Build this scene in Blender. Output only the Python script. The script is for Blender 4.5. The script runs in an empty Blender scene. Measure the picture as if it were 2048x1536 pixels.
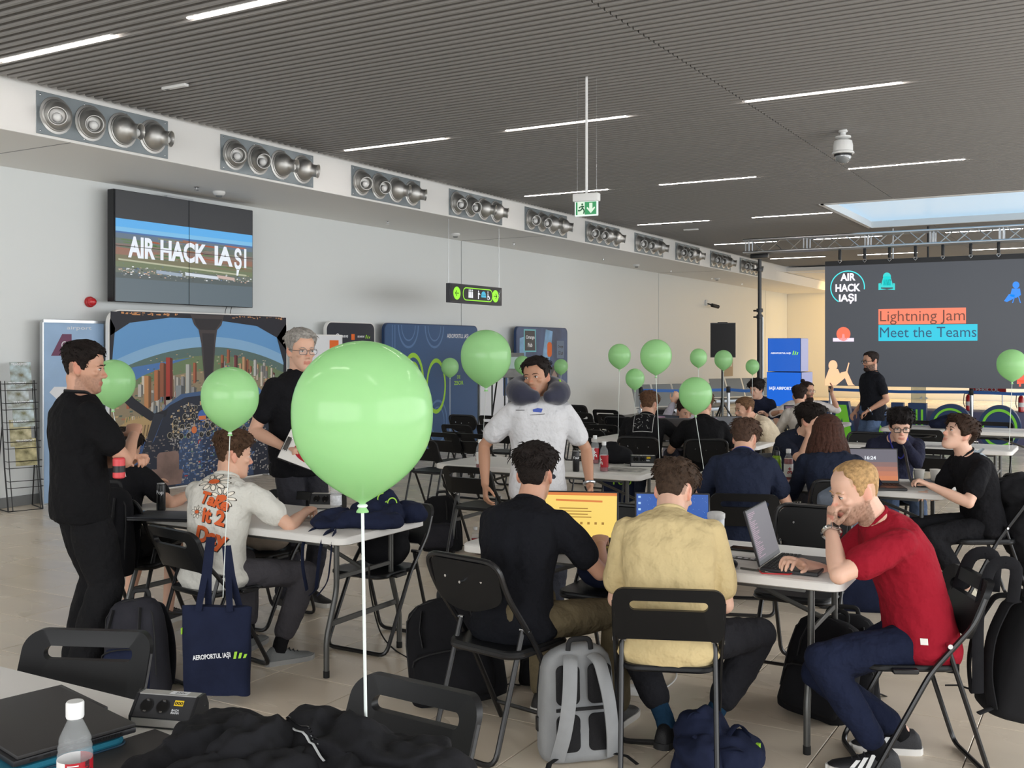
import bpy, bmesh, math, random
from mathutils import Vector as V, Matrix as M, Quaternion as Q, noise
from mathutils.bvhtree import BVHTree
SC = bpy.context.scene
COL = SC.collection
R = math.radians
sin, cos, pi = math.sin, math.cos, math.pi
rnd = random.Random(7)

# ------------------------------------------------------------------ camera, world, light
# world axes are the hall's: +Y runs along the left wall towards the stage, +X to the right.
EYE, FPX, CXP, HYP, TH = 1.70, 2089.0, 1024.0, 697.0, R(30.3)
CR = V((cos(TH), sin(TH), 0)); CF = V((-sin(TH), cos(TH), 0))
cam_d = bpy.data.cameras.new('camera'); cam = bpy.data.objects.new('camera', cam_d); COL.objects.link(cam)
cam.location = (0, 0, EYE); cam.rotation_euler = (R(90), 0, TH)
cam_d.sensor_width = 36; cam_d.lens = FPX / 2048 * 36; cam_d.shift_y = -71 / 2048
cam_d.clip_start = .05; cam_d.clip_end = 200
SC.camera = cam
SC.view_settings.view_transform = 'Standard'; SC.view_settings.look = 'None'
SC.view_settings.gamma = 1; SC.view_settings.use_curve_mapping = False
SC.view_settings.exposure = 0.78
wd = bpy.data.worlds.new('sky'); SC.world = wd; wd.use_nodes = True
wd.node_tree.nodes['Background'].inputs[0].default_value = (.84, .92, 1.0, 1)
wd.node_tree.nodes['Background'].inputs[1].default_value = .95
SC.cycles.max_bounces = 6; SC.cycles.diffuse_bounces = 4; SC.cycles.glossy_bounces = 3
SC.cycles.transmission_bounces = 6; SC.cycles.transparent_max_bounces = 8
SC.cycles.caustics_reflective = False; SC.cycles.caustics_refractive = False
SC.cycles.sample_clamp_indirect = 4

def area(name, loc, aim, sx, sy, power, col):
    d = bpy.data.lights.new(name, 'AREA'); d.shape = 'RECTANGLE'; d.size = sx; d.size_y = sy
    d.energy = power; d.color = col
    o = bpy.data.objects.new(name, d); COL.objects.link(o); o.location = loc
    o.rotation_euler = (V(aim) - V(loc)).to_track_quat('-Z', 'Y').to_euler()
    return o
area('window_daylight_right', (5.6, 10, 2.2), (-4, 10, 1.2), 24, 3.4, 520, (1, .985, .96))
area('window_daylight_back', (-2, -6.5, 2.3), (-3.2, 4, 1.0), 12, 3.4, 300, (1, .985, .96))
area('warm_wash_far', (-6.6, 34.8, 3.85), (-7.0, 36.9, 1.2), 2.2, .8, 95, (1, .64, .22))
area('neutral_fill_far', (1.5, 34.0, 3.8), (1.5, 36.5, 1.0), 8, 1.0, 300, (1, .97, .92))  # added neutral fill that brightens the far end; stands for no actual fitting

def lin(c):
    return tuple((x / 255 / 12.92) if x / 255 <= .04045 else ((x / 255 + .055) / 1.055) ** 2.4 for x in c[:3])

MATS = {}
def mat(name, rgb, rough=.5, metal=0, spec=.5, bump=0, bscale=80, var=0, vscale=6, coat=0, trans=0, ior=1.45,
        emit=0, alpha=1, sheen=0, stretch=None, attr=None, transl=0, var_rgb=None, detail=3, bdist=.01):
    """a procedural principled material; rgb is sRGB 0..255"""
    if name in MATS: return MATS[name]
    m = bpy.data.materials.new(name); MATS[name] = m; m.use_nodes = True
    nt = m.node_tree; N = nt.nodes; L = nt.links
    b = N['Principled BSDF']
    c = lin(rgb) + (1,)
    b.inputs['Base Color'].default_value = c
    b.inputs['Roughness'].default_value = rough; b.inputs['Metallic'].default_value = metal
    b.inputs['Specular IOR Level'].default_value = spec; b.inputs['IOR'].default_value = ior
    b.inputs['Coat Weight'].default_value = coat; b.inputs['Coat Roughness'].default_value = .06
    b.inputs['Transmission Weight'].default_value = trans; b.inputs['Alpha'].default_value = alpha
    b.inputs['Sheen Weight'].default_value = sheen
    if emit:
        b.inputs['Emission Color'].default_value = c; b.inputs['Emission Strength'].default_value = emit
    src = None
    if bump or var:
        tc = N.new('ShaderNodeTexCoord'); mp = N.new('ShaderNodeMapping')
        L.new(tc.outputs['Object'], mp.inputs['Vector'])
        if stretch: mp.inputs['Scale'].default_value = stretch
        src = mp.outputs['Vector']
    if attr:
        at_ = N.new('ShaderNodeAttribute'); at_.attribute_name = attr
        L.new(at_.outputs['Color'], b.inputs['Base Color'])
    if var:
        n = N.new('ShaderNodeTexNoise'); n.inputs['Scale'].default_value = vscale; n.inputs['Detail'].default_value = 5
        L.new(src, n.inputs['Vector'])
        rp = N.new('ShaderNodeValToRGB')
        rp.color_ramp.elements[0].position = .3; rp.color_ramp.elements[1].position = .7
        c2 = lin(var_rgb) if var_rgb else tuple(min(1, x * (1 + var)) for x in c[:3])
        c1 = c[:3] if var_rgb else tuple(x * (1 - var) for x in c[:3])
        rp.color_ramp.elements[0].color = c1 + (1,); rp.color_ramp.elements[1].color = c2 + (1,)
        L.new(n.outputs['Fac'], rp.inputs['Fac']); L.new(rp.outputs['Color'], b.inputs['Base Color'])
    if bump:
        n = N.new('ShaderNodeTexNoise'); n.inputs['Scale'].default_value = bscale; n.inputs['Detail'].default_value = detail
        L.new(src, n.inputs['Vector'])
        bm = N.new('ShaderNodeBump'); bm.inputs['Strength'].default_value = bump; bm.inputs['Distance'].default_value = bdist
        L.new(n.outputs['Fac'], bm.inputs['Height']); L.new(bm.outputs['Normal'], b.inputs['Normal'])
    if transl:
        tr = N.new('ShaderNodeBsdfTranslucent'); tr.inputs['Color'].default_value = c
        mx = N.new('ShaderNodeMixShader'); mx.inputs['Fac'].default_value = transl
        L.new(b.outputs[0], mx.inputs[1]); L.new(tr.outputs[0], mx.inputs[2])
        L.new(mx.outputs[0], N['Material Output'].inputs['Surface'])
    return m

def glow(name, rgb, e=1.0):
    """a surface that gives off light (screens, lamps, lit signs)"""
    if name in MATS: return MATS[name]
    m = bpy.data.materials.new(name); MATS[name] = m; m.use_nodes = True
    b = m.node_tree.nodes['Principled BSDF']
    b.inputs['Base Color'].default_value = (.02, .02, .02, 1); b.inputs['Roughness'].default_value = .35
    b.inputs['Emission Color'].default_value = lin(rgb) + (1,); b.inputs['Emission Strength'].default_value = e / 1.65
    return m

# ------------------------------------------------------------------ points seen through the survey of the hall
def atZ(px, py, Z):
    return V((0, 0, EYE)) + CR * ((px - CXP) / FPX * Z) + CF * Z + V((0, 0, (HYP - py) / FPX * Z))
def at(px, py, z):
    return atZ(px, py, FPX * (EYE - z) / (py - HYP))
def atX(px, py, x):
    u = (px - CXP) / FPX
    return atZ(px, py, x / (cos(TH) * u - sin(TH)))
def gp(px, Z):
    p = atZ(px, HYP, Z); p.z = 0; return p
def dirc(a):
    """0 = to the camera's right, 90 = away from it, 180 = left, 270 = towards it"""
    return CR * cos(R(a)) + CF * sin(R(a))
def yaw_of(a):
    d = dirc(a); return math.atan2(d.y, d.x) - pi / 2     # rotation that turns local +Y to that direction

# ------------------------------------------------------------------ mesh builder
def frame(d, up=V((0, 0, 1))):
    d = d.normalized()
    if abs(d.dot(up)) > .98: up = V((0, 1, 0)) if abs(d.y) < .9 else V((1, 0, 0))
    x = up.cross(d).normalized(); return x, d.cross(x).normalized(), d

class MB:
    def __init__(s): s.v = []; s.f = []; s.m = []; s.cur = 0
    def mi(s, i): s.cur = i; return s
    def add(s, vs, fs, T=None):
        o = len(s.v)
        s.v += [tuple(T @ V(p)) if T is not None else tuple(p) for p in vs]
        s.f += [tuple(i + o for i in f) for f in fs]; s.m += [s.cur] * len(fs)
        return s
    def box(s, c, size, T=None, rot=None, bevel=0, seg=2):
        bm = bmesh.new(); bmesh.ops.create_cube(bm, size=1)
        for v in bm.verts: v.co = V((v.co.x * size[0], v.co.y * size[1], v.co.z * size[2]))
        if bevel: bmesh.ops.bevel(bm, geom=bm.edges[:], offset=bevel, segments=seg, affect='EDGES', profile=.6)
        A = M.Translation(V(c))
        if rot is not None: A = A @ rot.to_4x4()
        if T is not None: A = T @ A
        bm.verts.index_update()
        s.add([v.co.copy() for v in bm.verts], [[v.index for v in f.verts] for f in bm.faces], A); bm.free(); return s
    def loft(s, rings, cap=True, closed=True, T=None):
        n = len(rings[0]); vs = [p for r in rings for p in r]; fs = []
        for i in range(len(rings) - 1):
            for j in range(n if closed else n - 1):
                k = (j + 1) % n
                fs.append((i * n + j, i * n + k, (i + 1) * n + k, (i + 1) * n + j))
        if cap and closed:
            fs.append(tuple(range(n - 1, -1, -1))); fs.append(tuple((len(rings) - 1) * n + j for j in range(n)))
        return s.add(vs, fs, T)
    def tube(s, pts, r, n=8, T=None, closed=False, flat=1.0, up=None, cap=True):
        pts = [V(p) for p in pts]; k = len(pts); rs = r if isinstance(r, (list, tuple)) else [r] * k
        rings = []; x = None
        for i, p in enumerate(pts):
            a = pts[i - 1] if (i or closed) else p; b = pts[(i + 1) % k] if (i < k - 1 or closed) else p
            d = (b - a)
            if d.length < 1e-9: d = V((0, 0, 1))
            d.normalize()
            if x is None:
                x, y, d = frame(d, up or V((0, 0, 1)))
            else:
                x = (x - d * x.dot(d))
                x = x.normalized() if x.length > 1e-6 else frame(d)[0]
                y = d.cross(x)
            rings.append([p + x * (cos(2 * pi * j / n) * rs[i]) + y * (sin(2 * pi * j / n) * rs[i] * flat) for j in range(n)])
        if closed: rings.append(rings[0]); return s.loft(rings, cap=False, T=T)
        return s.loft(rings, cap=cap, T=T)
    def lathe(s, prof, n=20, T=None):
        return s.loft([[V((r * cos(2 * pi * j / n), r * sin(2 * pi * j / n), z)) for j in range(n)] for r, z in prof], T=T)
    def ell(s, c, rad, rot=None, nu=16, nv=10, T=None):
        rings = []
        for i in range(nv + 1):
            a = pi * i / nv; a = min(max(a, .02), pi - .02)
            rings.append([V((rad[0] * sin(a) * cos(2 * pi * j / nu), rad[1] * sin(a) * sin(2 * pi * j / nu), -rad[2] * cos(a))) for j in range(nu)])
        A = M.Translation(V(c))
        if rot is not None: A = A @ rot.to_4x4()
        if T is not None: A = T @ A
        return s.loft(rings, T=A)
    def prism(s, poly, h, T=None, z0=0):
        n = len(poly)
        vs = [V((x, y, z0)) for x, y in poly] + [V((x, y, z0 + h)) for x, y in poly]
        fs = [tuple(range(n - 1, -1, -1)), tuple(range(n, 2 * n))] + [(i, (i + 1) % n, n + (i + 1) % n, n + i) for i in range(n)]
        return s.add(vs, fs, T)
    def flat(s, poly, z=0, T=None):
        return s.add([V((x, y, z)) for x, y in poly], [tuple(range(len(poly)))], T)
    def ring(s, r0, r1, n=32, z=0, T=None, sx=1, sy=1, c=(0, 0), a0=0, a1=2 * pi, h=0):
        vs = []; fs = []; full = abs(a1 - a0 - 2 * pi) < 1e-6
        for i in range(n + 1):
            a = a0 + (a1 - a0) * i / n
            for r in (r0, r1): vs.append(V((c[0] + r * sx * cos(a), c[1] + r * sy * sin(a), z)))
        for i in range(n): fs.append((2 * i, 2 * i + 1, 2 * i + 3, 2 * i + 2))
        return s.add(vs, fs, T)
    def disc(s, r, n=24, z=0, T=None, c=(0, 0), sx=1, sy=1):
        return s.flat([(c[0] + r * sx * cos(2 * pi * i / n), c[1] + r * sy * sin(2 * pi * i / n)) for i in range(n)], z, T)
    def text(s, txt, size, T=None, z=0, align='LEFT', bold=0, sx=1.0, vstretch=1.0):
        vs, fs = text_geo(txt, size, align, bold)
        return s.add([V((x * sx, y * vstretch, z)) for x, y in vs], fs, T)
    def mesh(s, name, mats, origin=None, smooth=40):
        me = bpy.data.meshes.new(name)
        vs = s.v if origin is None else [(a - origin[0], b - origin[1], c - origin[2]) for a, b, c in s.v]
        me.from_pydata(vs, [], s.f)
        for x in mats: me.materials.append(x)
        if len(mats) > 1: me.polygons.foreach_set('material_index', s.m)
        if smooth:
            me.polygons.foreach_set('use_smooth', [True] * len(me.polygons))
            if smooth < 180: me.set_sharp_from_angle(angle=R(smooth))
        me.update(); return me
    def build(s, name, mats, parent=None, origin=None, smooth=40):
        if not isinstance(mats, (list, tuple)): mats = [mats]
        return link(name, s.mesh(name, mats, origin, smooth), parent)

TXT = {}
def text_geo(txt, size, align, bold):
    k = (txt, align, bold)
    if k not in TXT:
        c = bpy.data.curves.new('lettering', 'FONT'); c.body = txt; c.size = 1; c.align_x = align; c.offset = bold; c.resolution_u = 3
        o = bpy.data.objects.new('lettering', c)
        me = o.to_mesh()
        TXT[k] = ([(v.co.x, v.co.y) for v in me.vertices], [tuple(p.vertices) for p in me.polygons])
        o.to_mesh_clear(); bpy.data.objects.remove(o); bpy.data.curves.remove(c)
    vs, fs = TXT[k]
    return [(x * size, y * size) for x, y in vs], fs

def link(name, me, parent=None):
    o = bpy.data.objects.new(name, me); COL.objects.link(o)
    if parent is not None: o.parent = parent
    return o
def tag(o, label, cat, group=None):
    o['label'] = label; o['category'] = cat
    if group: o['group'] = group
    return o
def thing(name, label, cat, loc=(0, 0, 0), rz=0, group=None):
    o = link(name, None); o.location = loc; o.rotation_euler = (0, 0, rz); o.empty_display_size = .1
    return tag(o, label, cat, group)
def struct(o): o['kind'] = 'structure'; return o
def stuff(o): o['kind'] = 'stuff'; return o
def dup(root, loc, rz, label, group=None, skip=()):
    r = root.copy(); COL.objects.link(r); r.location = loc; r.rotation_euler = (0, 0, rz); r['label'] = label
    if group: r['group'] = group
    for ch in root.children:
        if ch.name.split('.')[0] in skip: continue
        c = ch.copy(); COL.objects.link(c); c.parent = r
        for g in ch.children:
            d = g.copy(); COL.objects.link(d); d.parent = c
    return r
def vertical(origin, ux, n=None):
    """4x4 that maps 2D (x,y) to a standing plane: x along ux, y up, z along its normal"""
    ux = V(ux).normalized(); uy = V((0, 0, 1)); nz = ux.cross(uy)
    A = M((ux, uy, nz)).transposed().to_4x4(); A.translation = V(origin); return A
def lerp(a, b, t): return a + (b - a) * t
def smooth(a, b, x):
    t = min(1, max(0, (x - a) / (b - a))); return t * t * (3 - 2 * t)
def arc(pts, r, n=5, closed=False):
    """round the corners of a polyline"""
    pts = [V(p) for p in pts]; out = []
    k = len(pts)
    for i, p in enumerate(pts):
        if not closed and i in (0, k - 1): out.append(p); continue
        a = pts[i - 1]; b = pts[(i + 1) % k]
        da = (a - p); db = (b - p); q = min(r, da.length * .49, db.length * .49)
        A = p + da.normalized() * q; B = p + db.normalized() * q
        for j in range(n + 1):
            t = j / n; out.append(A * (1 - t) ** 2 + p * (2 * t * (1 - t)) + B * t * t)
    return out
def rrect(w, h, r, n=5, c=(0, 0)):
    o = []
    for sx, sy, a in ((1, 1, 0), (-1, 1, 90), (-1, -1, 180), (1, -1, 270)):
        for j in range(n + 1):
            t = R(a + 90 * j / n); o.append((c[0] + sx * (w / 2 - r) + r * cos(t), c[1] + sy * (h / 2 - r) + r * sin(t)))
    return o

# voxel union of overlapping shapes into one skin, evaluated in a scene of its own
_TS = bpy.data.scenes.new('workbench')
def remesh(jobs):
    """jobs: list of (MB, voxel, smooth iterations) -> list of meshes"""
    obs = []
    for mb, vox, it in jobs:
        me = bpy.data.meshes.new('raw'); me.from_pydata(mb.v, [], mb.f)
        o = bpy.data.objects.new('raw', me); _TS.collection.objects.link(o)
        r = o.modifiers.new('r', 'REMESH'); r.mode = 'VOXEL'; r.voxel_size = vox; r.adaptivity = 0
        if it:
            sm = o.modifiers.new('s', 'SMOOTH'); sm.iterations = it; sm.factor = .5
        obs.append(o)
    vl = _TS.view_layers[0]; vl.update(); dg = vl.depsgraph
    out = []
    for o in obs:
        me = bpy.data.meshes.new_from_object(o.evaluated_get(dg)); out.append(me)
    for o in obs:
        raw = o.data; bpy.data.objects.remove(o); bpy.data.meshes.remove(raw)
    for me in out:
        me.polygons.foreach_set('use_smooth', [True] * len(me.polygons))
    return out
# ------------------------------------------------------------------ the hall
def atY(px, py, y):
    u = (px - CXP) / FPX
    return atZ(px, py, y / (sin(TH) * u + cos(TH)))
def text_fit(mb, txt, x0, y0, x1, y1, T, z=0, bold=0):
    vs, fs = text_geo(txt, 1, 'LEFT', bold)
    ax = min(v[0] for v in vs); bx = max(v[0] for v in vs); ay = min(v[1] for v in vs); by = max(v[1] for v in vs)
    return mb.add([V((lerp(x0, x1, (x - ax) / (bx - ax)), lerp(y0, y1, (y - ay) / (by - ay)), z)) for x, y in vs], fs, T)

def floor_mat():
    m = bpy.data.materials.new('beige_porcelain'); m.use_nodes = True; nt = m.node_tree; N = nt.nodes; L = nt.links
    b = N['Principled BSDF']; g = N.new('ShaderNodeNewGeometry')
    mp = N.new('ShaderNodeMapping'); mp.inputs['Scale'].default_value = (.5, 1.6, 1); L.new(g.outputs['Position'], mp.inputs['Vector'])
    n = N.new('ShaderNodeTexNoise'); n.inputs['Scale'].default_value = 1.3; n.inputs['Detail'].default_value = 3; L.new(mp.outputs[0], n.inputs['Vector'])
    oi = N.new('ShaderNodeObjectInfo')
    ad = N.new('ShaderNodeMath'); ad.operation = 'MULTIPLY_ADD'; ad.inputs[1].default_value = .22; L.new(oi.outputs['Random'], ad.inputs[0]); L.new(n.outputs['Fac'], ad.inputs[2])
    r = N.new('ShaderNodeValToRGB'); e = r.color_ramp.elements
    e[0].position = .2; e[0].color = lin((212, 198, 178)) + (1,); e[1].position = 1; e[1].color = lin((234, 221, 202)) + (1,)
    L.new(ad.outputs[0], r.inputs['Fac']); L.new(r.outputs[0], b.inputs['Base Color'])
    r2 = N.new('ShaderNodeMapRange'); r2.inputs[1].default_value = .3; r2.inputs[2].default_value = .75; r2.inputs[3].default_value = .2; r2.inputs[4].default_value = .36
    L.new(n.outputs['Fac'], r2.inputs[0]); L.new(r2.outputs[0], b.inputs['Roughness'])
    return m
M_tile = floor_mat()
M_grout = mat('grout', (112, 104, 95), .9)
M_wall = mat('white_wall_panel', (222, 226, 226), .38, bump=.02, bscale=30)
M_white = mat('white_paint', (234, 233, 230), .6)
M_dark = mat('black_void', (26, 26, 27), .9)
M_slat = mat('grey_ceiling_slat', (142, 140, 138), .5)
M_base = mat('grey_skirting', (120, 122, 122), .5)
M_steel = mat('brushed_steel', (196, 195, 192), .5, metal=1)
M_plate = mat('galvanised_plate', (138, 146, 150), .5, metal=.65, var=.08, vscale=4)
M_alu = mat('aluminium', (196, 199, 202), .3, metal=1)
M_black = mat('black_plastic', (22, 23, 26), .38)
M_blackm = mat('black_powder_coat', (20, 20, 22), .32, spec=.6)
M_chrome = mat('chrome', (205, 206, 208), .12, metal=1)
M_wplast = mat('white_plastic', (226, 227, 226), .42)

# floor: a slab, then every tile
TX, TY = .545, .505
fl = struct(MB().box((-3, 15, -.06), (18, 46, .108)).build('floor', M_grout))
tile_me = MB().box((0, 0, -.007), (TX - .005, TY - .005, .014), bevel=.0015, seg=1).mesh('tile', [M_tile], smooth=0)
cells = []
for i in range(-22, 18):
    for j in range(-14, 74):
        c = V((-4.92 + (i + .5) * TX, 4.64 + (j + .5) * TY - 2 * TY, 0))
        if not (-10.7 < c.x < 5 and -5 < c.y < 37): continue
        d = c - V((0, 0, EYE)); Z = d.dot(CF)
        vis = False
        if Z > 3.6:
            px = CXP + FPX * d.dot(CR) / Z; py = HYP + FPX * EYE / Z
            vis = -90 < px < 2140 and py < 1600
        cells.append((0 if vis else 1, Z if vis else 99, c))
cells.sort(key=lambda q: (q[0], q[1]))
for _, _, c in cells[:300]:
    o = link('tile', tile_me, fl); o.location = c
rest = MB()
for _, _, c in cells[300:]:
    x, y = c.x, c.y; a, b = (TX - .005) / 2, (TY - .005) / 2
    rest.add([(x - a, y - b, 0), (x + a, y - b, 0), (x + a, y + b, 0), (x - a, y + b, 0), (x - a, y - b, -.01), (x + a, y - b, -.01), (x + a, y + b, -.01), (x - a, y + b, -.01)],
             [(0, 1, 2, 3), (0, 4, 5, 1), (1, 5, 6, 2), (2, 6, 7, 3), (3, 7, 4, 0)])
stuff(rest.build('tile', M_tile, fl, smooth=0))

# left wall with its tall panels
WX = -10.29
wl = struct(MB().box((WX - .12, 15, 2.1), (.2, 46, 4.3)).build('wall_left', M_dark))
ys = [-8, -2.8, 6.5, 15.8, 25.07, 34.4, 37]
for a, b in zip(ys, ys[1:]):
    MB().box((WX - .012, (a + b) / 2, 1.86), (.024, b - a - .022, 3.58), bevel=.003, seg=1).build('wall_panel', M_wall, wl)
struct(MB().box((WX + .008, 15, .055), (.016, 44, .11), bevel=.003, seg=1).build('baseboard_left', M_base))
M_back = mat('cream_wall_paint', (226, 224, 216), .6)
struct(MB().box((-3, 37.1, 2.1), (15, .2, 4.3)).build('wall_back', M_back))

# bulkhead along the left wall that carries the air nozzles, curved at the far end
BX, ZS, ZC = -8.55, 3.64, 4.08
bk = MB().box(((WX + BX) / 2 - .05, 11, (ZS + 4.3) / 2), (BX - WX + .1, 37.2, 4.3 - ZS), bevel=.004, seg=1)
trim = struct(bk.build('trim_1', M_white))
MB().box(((WX + BX) / 2 - .05, 33.3, (ZS + 3.93) / 2), (BX - WX + .1, 7.4, 3.93 - ZS)).build('bulkhead_end', M_white, trim)
for y in (6.4, 15.8, 25.1):
    MB().box(((WX + BX) / 2, y, ZS - .001), (BX - WX - .02, .012, .003)).build('joint', M_base, trim)
cv = [(BX, 29.6)] + [(BX + 1.5 - 1.5 * cos(R(t)), 29.6 + 1.5 * sin(R(t))) for t in range(10, 91, 10)] + [(4.4, 31.1)]
fas = MB()
out = [(x, y) for x, y in cv]; inn = [(x - .0, y + .25) for x, y in reversed(cv)]
fas.prism(out + inn, .4, z0=3.92)
struct(fas.build('trim_2', M_white))
struct(MB().box((-3, 33.6, 3.99), (15, 6.8, .1)).build('trim_3', M_white))

# slatted ceiling: dark void above, one object per slat
SKX, SKY0, SKY1 = -4.3, 17.5, 21.3
ce = MB()
for x0, x1, y0, y1 in ((-8.6, 4.4, -8, SKY0), (-8.6, 4.4, SKY1, 31), (-8.6, SKX, SKY0, SKY1), (2.6, 4.4, SKY0, SKY1)):
    ce.box(((x0 + x1) / 2, (y0 + y1) / 2, 4.25), (x1 - x0, y1 - y0, .06))
ceil = struct(ce.build('ceiling', M_dark))
XJ = -3.15
def slat_mesh(x0, x1):
    h = .024
    sec = [(-h, .08), (-h, .012), (-h + .009, 0), (h - .009, 0), (h, .012), (h, .08)]
    return MB().loft([[V((x, y, z)) for y, z in sec] for x in (x0, x1)]).mesh('ceiling_slat', [M_slat], smooth=30)
s_l = slat_mesh(BX + .1, XJ - .006); s_r = slat_mesh(XJ + .006, 4.3); s_s = slat_mesh(BX + .1, SKX - .03)
rows = [round(-7 + .1 * k, 3) for k in range(380)]
todo = []
for y in rows:
    if SKY0 - .08 < y < SKY1 + .08: todo.append((s_s, y))
    else: todo += [(s_l, y), (s_r, y)]
keyf = lambda q: (q[1] if q[1] > (4.2 if q[0] is not s_r else 6.3) else 99 - q[1])
todo.sort(key=keyf)
for me, y in todo[:300]:
    o = link('ceiling_slat', me, ceil); o.location = (0, y, ZC)
rs = MB()
for me, y in todo[300:]:
    rs.add([(v.co.x, v.co.y + y, v.co.z + ZC) for v in me.vertices], [tuple(p.vertices) for p in me.polygons])
stuff(rs.build('ceiling_slat', M_slat, ceil, smooth=30))

# strip lights between the slats
M_strip = glow('led_strip_light', (255, 246, 238), 44.0)
hous = MB().box((0, 0, .035), (1.46, .07, .05)).mesh('housing', [M_white], smooth=0)
diff = MB().box((0, 0, 0), (1.43, .03, .022), bevel=.004, seg=1).mesh('diffuser', [M_strip], smooth=0)
cols = {-7.35: 'column by the bulkhead', -5.1: 'column left of the ceiling joint', -2.42: 'column right of the ceiling joint', .25: 'far right column', 3.0: 'column by the glazing'}
rowsL = [(-3.4, 'behind'), (.95, 'overhead'), (5.32, 'nearest'), (9.82, 'second'), (14.2, 'third'), (18.6, 'fourth'), (23.0, 'fifth'), (27.4, 'farthest')]
for cx, cn in cols.items():
    for ly, rn in rowsL:
        if cx > -4 and 17 < ly < 21.5: continue
        t = thing('strip_light', f'white ceiling strip light, {rn} in the {cn}', 'light', (cx, ly, ZC + .006), 0, 'ceiling strip lights')
        link('housing', hous, t); link('diffuser', diff, t)
for px, py, w in ((350, 171, 'near the first air vent'), (1382, 458, 'small and far, above the truss end')):
    c = at(px, py, ZC)
    t = thing('ceiling_speaker', f'short pale emergency light bar between ceiling slats, {w}', 'emergency light', (c.x, c.y, ZC - .012))
    MB().box((0, 0, 0), (.3, .05, .025), bevel=.004).build('cover', M_wplast, t); MB().box((-.1, 0, -.014), (.04, .03, .004)).build('lens', M_base, t)

# skylight
sk = MB()
for x0, x1, y0, y1 in ((SKX - .03, SKX + .05, SKY0 - .05, SKY1 + .05), (2.55, 2.63, SKY0, SKY1), (SKX, 2.6, SKY0 - .05, SKY0 + .03), (SKX, 2.6, SKY1 - .03, SKY1 + .05)):
    sk.box(((x0 + x1) / 2, (y0 + y1) / 2, 4.15), (x1 - x0, y1 - y0, .16))
win = struct(sk.build('window_1', M_white))
M_glass = mat('clear_glass', (240, 246, 248), .02, trans=1, ior=1.02)
MB().box((-.85, 19.4, 4.2), (6.9, 3.8, .012)).build('pane', glow('skylit_diffuser', (168, 200, 224), .95), win)

# glazed front to the right, outside the picture
fa = struct(MB().box((4.6, 14, 4.05), (.16, 44, .4)).build('window_2', M_alu))
for k in range(22): MB().box((4.6, -7 + 2 * k, 1.95), (.07, .06, 3.8)).build('mullion', M_alu, fa)

# ------------------------------------------------------------------ air nozzle panels
def nozzle_bm(d):
    d = V(d).normalized(); a = MB()
    a.lathe([(.172, 0), (.172, .006), (.15, .012), (.146, .02), (.138, .024), (.125, .012), (.12, .012)], 28, M.Rotation(R(90), 4, 'Y'))
    q = V((0, 0, 1)).rotation_difference(d).to_matrix().to_4x4()
    b = [(.136 * cos(R(t)), .136 * sin(R(t))) for t in range(-35, 61, 8)]
    b = b + [(.074, .122), (.074, .17), (.082, .186), (.083, .19), (.078, .19), (.068, .17), (.068, .1)]
    a.lathe(b, 24, M.Translation((.012, 0, 0)) @ q)
    return a
NZ = [nozzle_bm(d).mesh('nozzle', [M_steel], smooth=35) for d in ((.75, -.5, -.2), (.8, -.42, -.22), (.9, .35, -.12), (.88, .42, -.14))]
BALL = []
for d in ((.75, -.5, -.2), (.8, -.42, -.22), (.9, .35, -.12), (.88, .42, -.14)):
    c = V(d).normalized() * .135 + V((.012, 0, -.015)); BALL.append(MB().ell(c, (.044, .044, .044)).mesh('damper_ball', [M_wplast]))
pl_me = MB().box((.004, .76, .195), (.008, 1.52, .39), bevel=.002, seg=1).mesh('plate', [M_plate], smooth=0)
sc_me = MB()
for y in (.04, .51, 1.0, 1.48):
    for z in (.03, .36): sc_me.ell((.009, y, z), (.004, .008, .008), nu=8, nv=5)
sc_me = sc_me.mesh('screw', [M_chrome])
ordn = ['first', 'second', 'third', 'fourth', 'fifth', 'sixth', 'seventh', 'eighth', 'ninth', 'tenth']
for k in range(10):
    t = thing('air_vent', f'steel panel of four ball air nozzles on the bulkhead, {ordn[k]} from the left', 'vent', (BX + .001, 6.03 + 2.253 * k, 3.665), 0, 'air nozzle panels on the bulkhead')
    link('plate', pl_me, t); link('screw', sc_me, t)
    for j in range(4):
        n = link('nozzle', NZ[j], t); n.location = (.008, .2 + .373 * j, .195)
        link('damper_ball', BALL[j], n)

# soffit fittings
sp_me = MB().lathe([(.03, .0), (.035, -.004), (.01, -.008), (.009, -.03), (.026, -.034), (.026, -.038), (.004, -.04)], 12).mesh('sprinkler', [M_chrome])
for i, (px, py) in enumerate(((393, 374), (775, 443), (1028, 486), (1207, 517), (1342, 541), (1424, 556), (1484, 567))):
    o = link('sprinkler', sp_me); o.location = at(px, py, ZS); o.location.z = ZS
    tag(o, f'small chrome sprinkler head under the white bulkhead, {ordn[i]} from the left', 'sprinkler', 'sprinklers under the bulkhead')
det = MB().lathe([(.075, 0), (.078, -.02), (.06, -.045), (.045, -.05)], 20).mesh('smoke_detector', [M_wplast])
ins = MB().lathe([(.04, -.046), (.042, -.062), (.03, -.07)], 16).mesh('sensor', [M_base])
for i, (px, py) in enumerate(((438, 383), (911, 467), (1273, 529), (1434, 556))):
    c = at(px, py, ZS); t = thing('smoke_detector', f'round white smoke detector under the bulkhead, {ordn[i]} from the left', 'smoke detector', (c.x, c.y, ZS), 0, 'smoke detectors')
    link('housing', det, t); link('sensor', ins, t)

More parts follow.
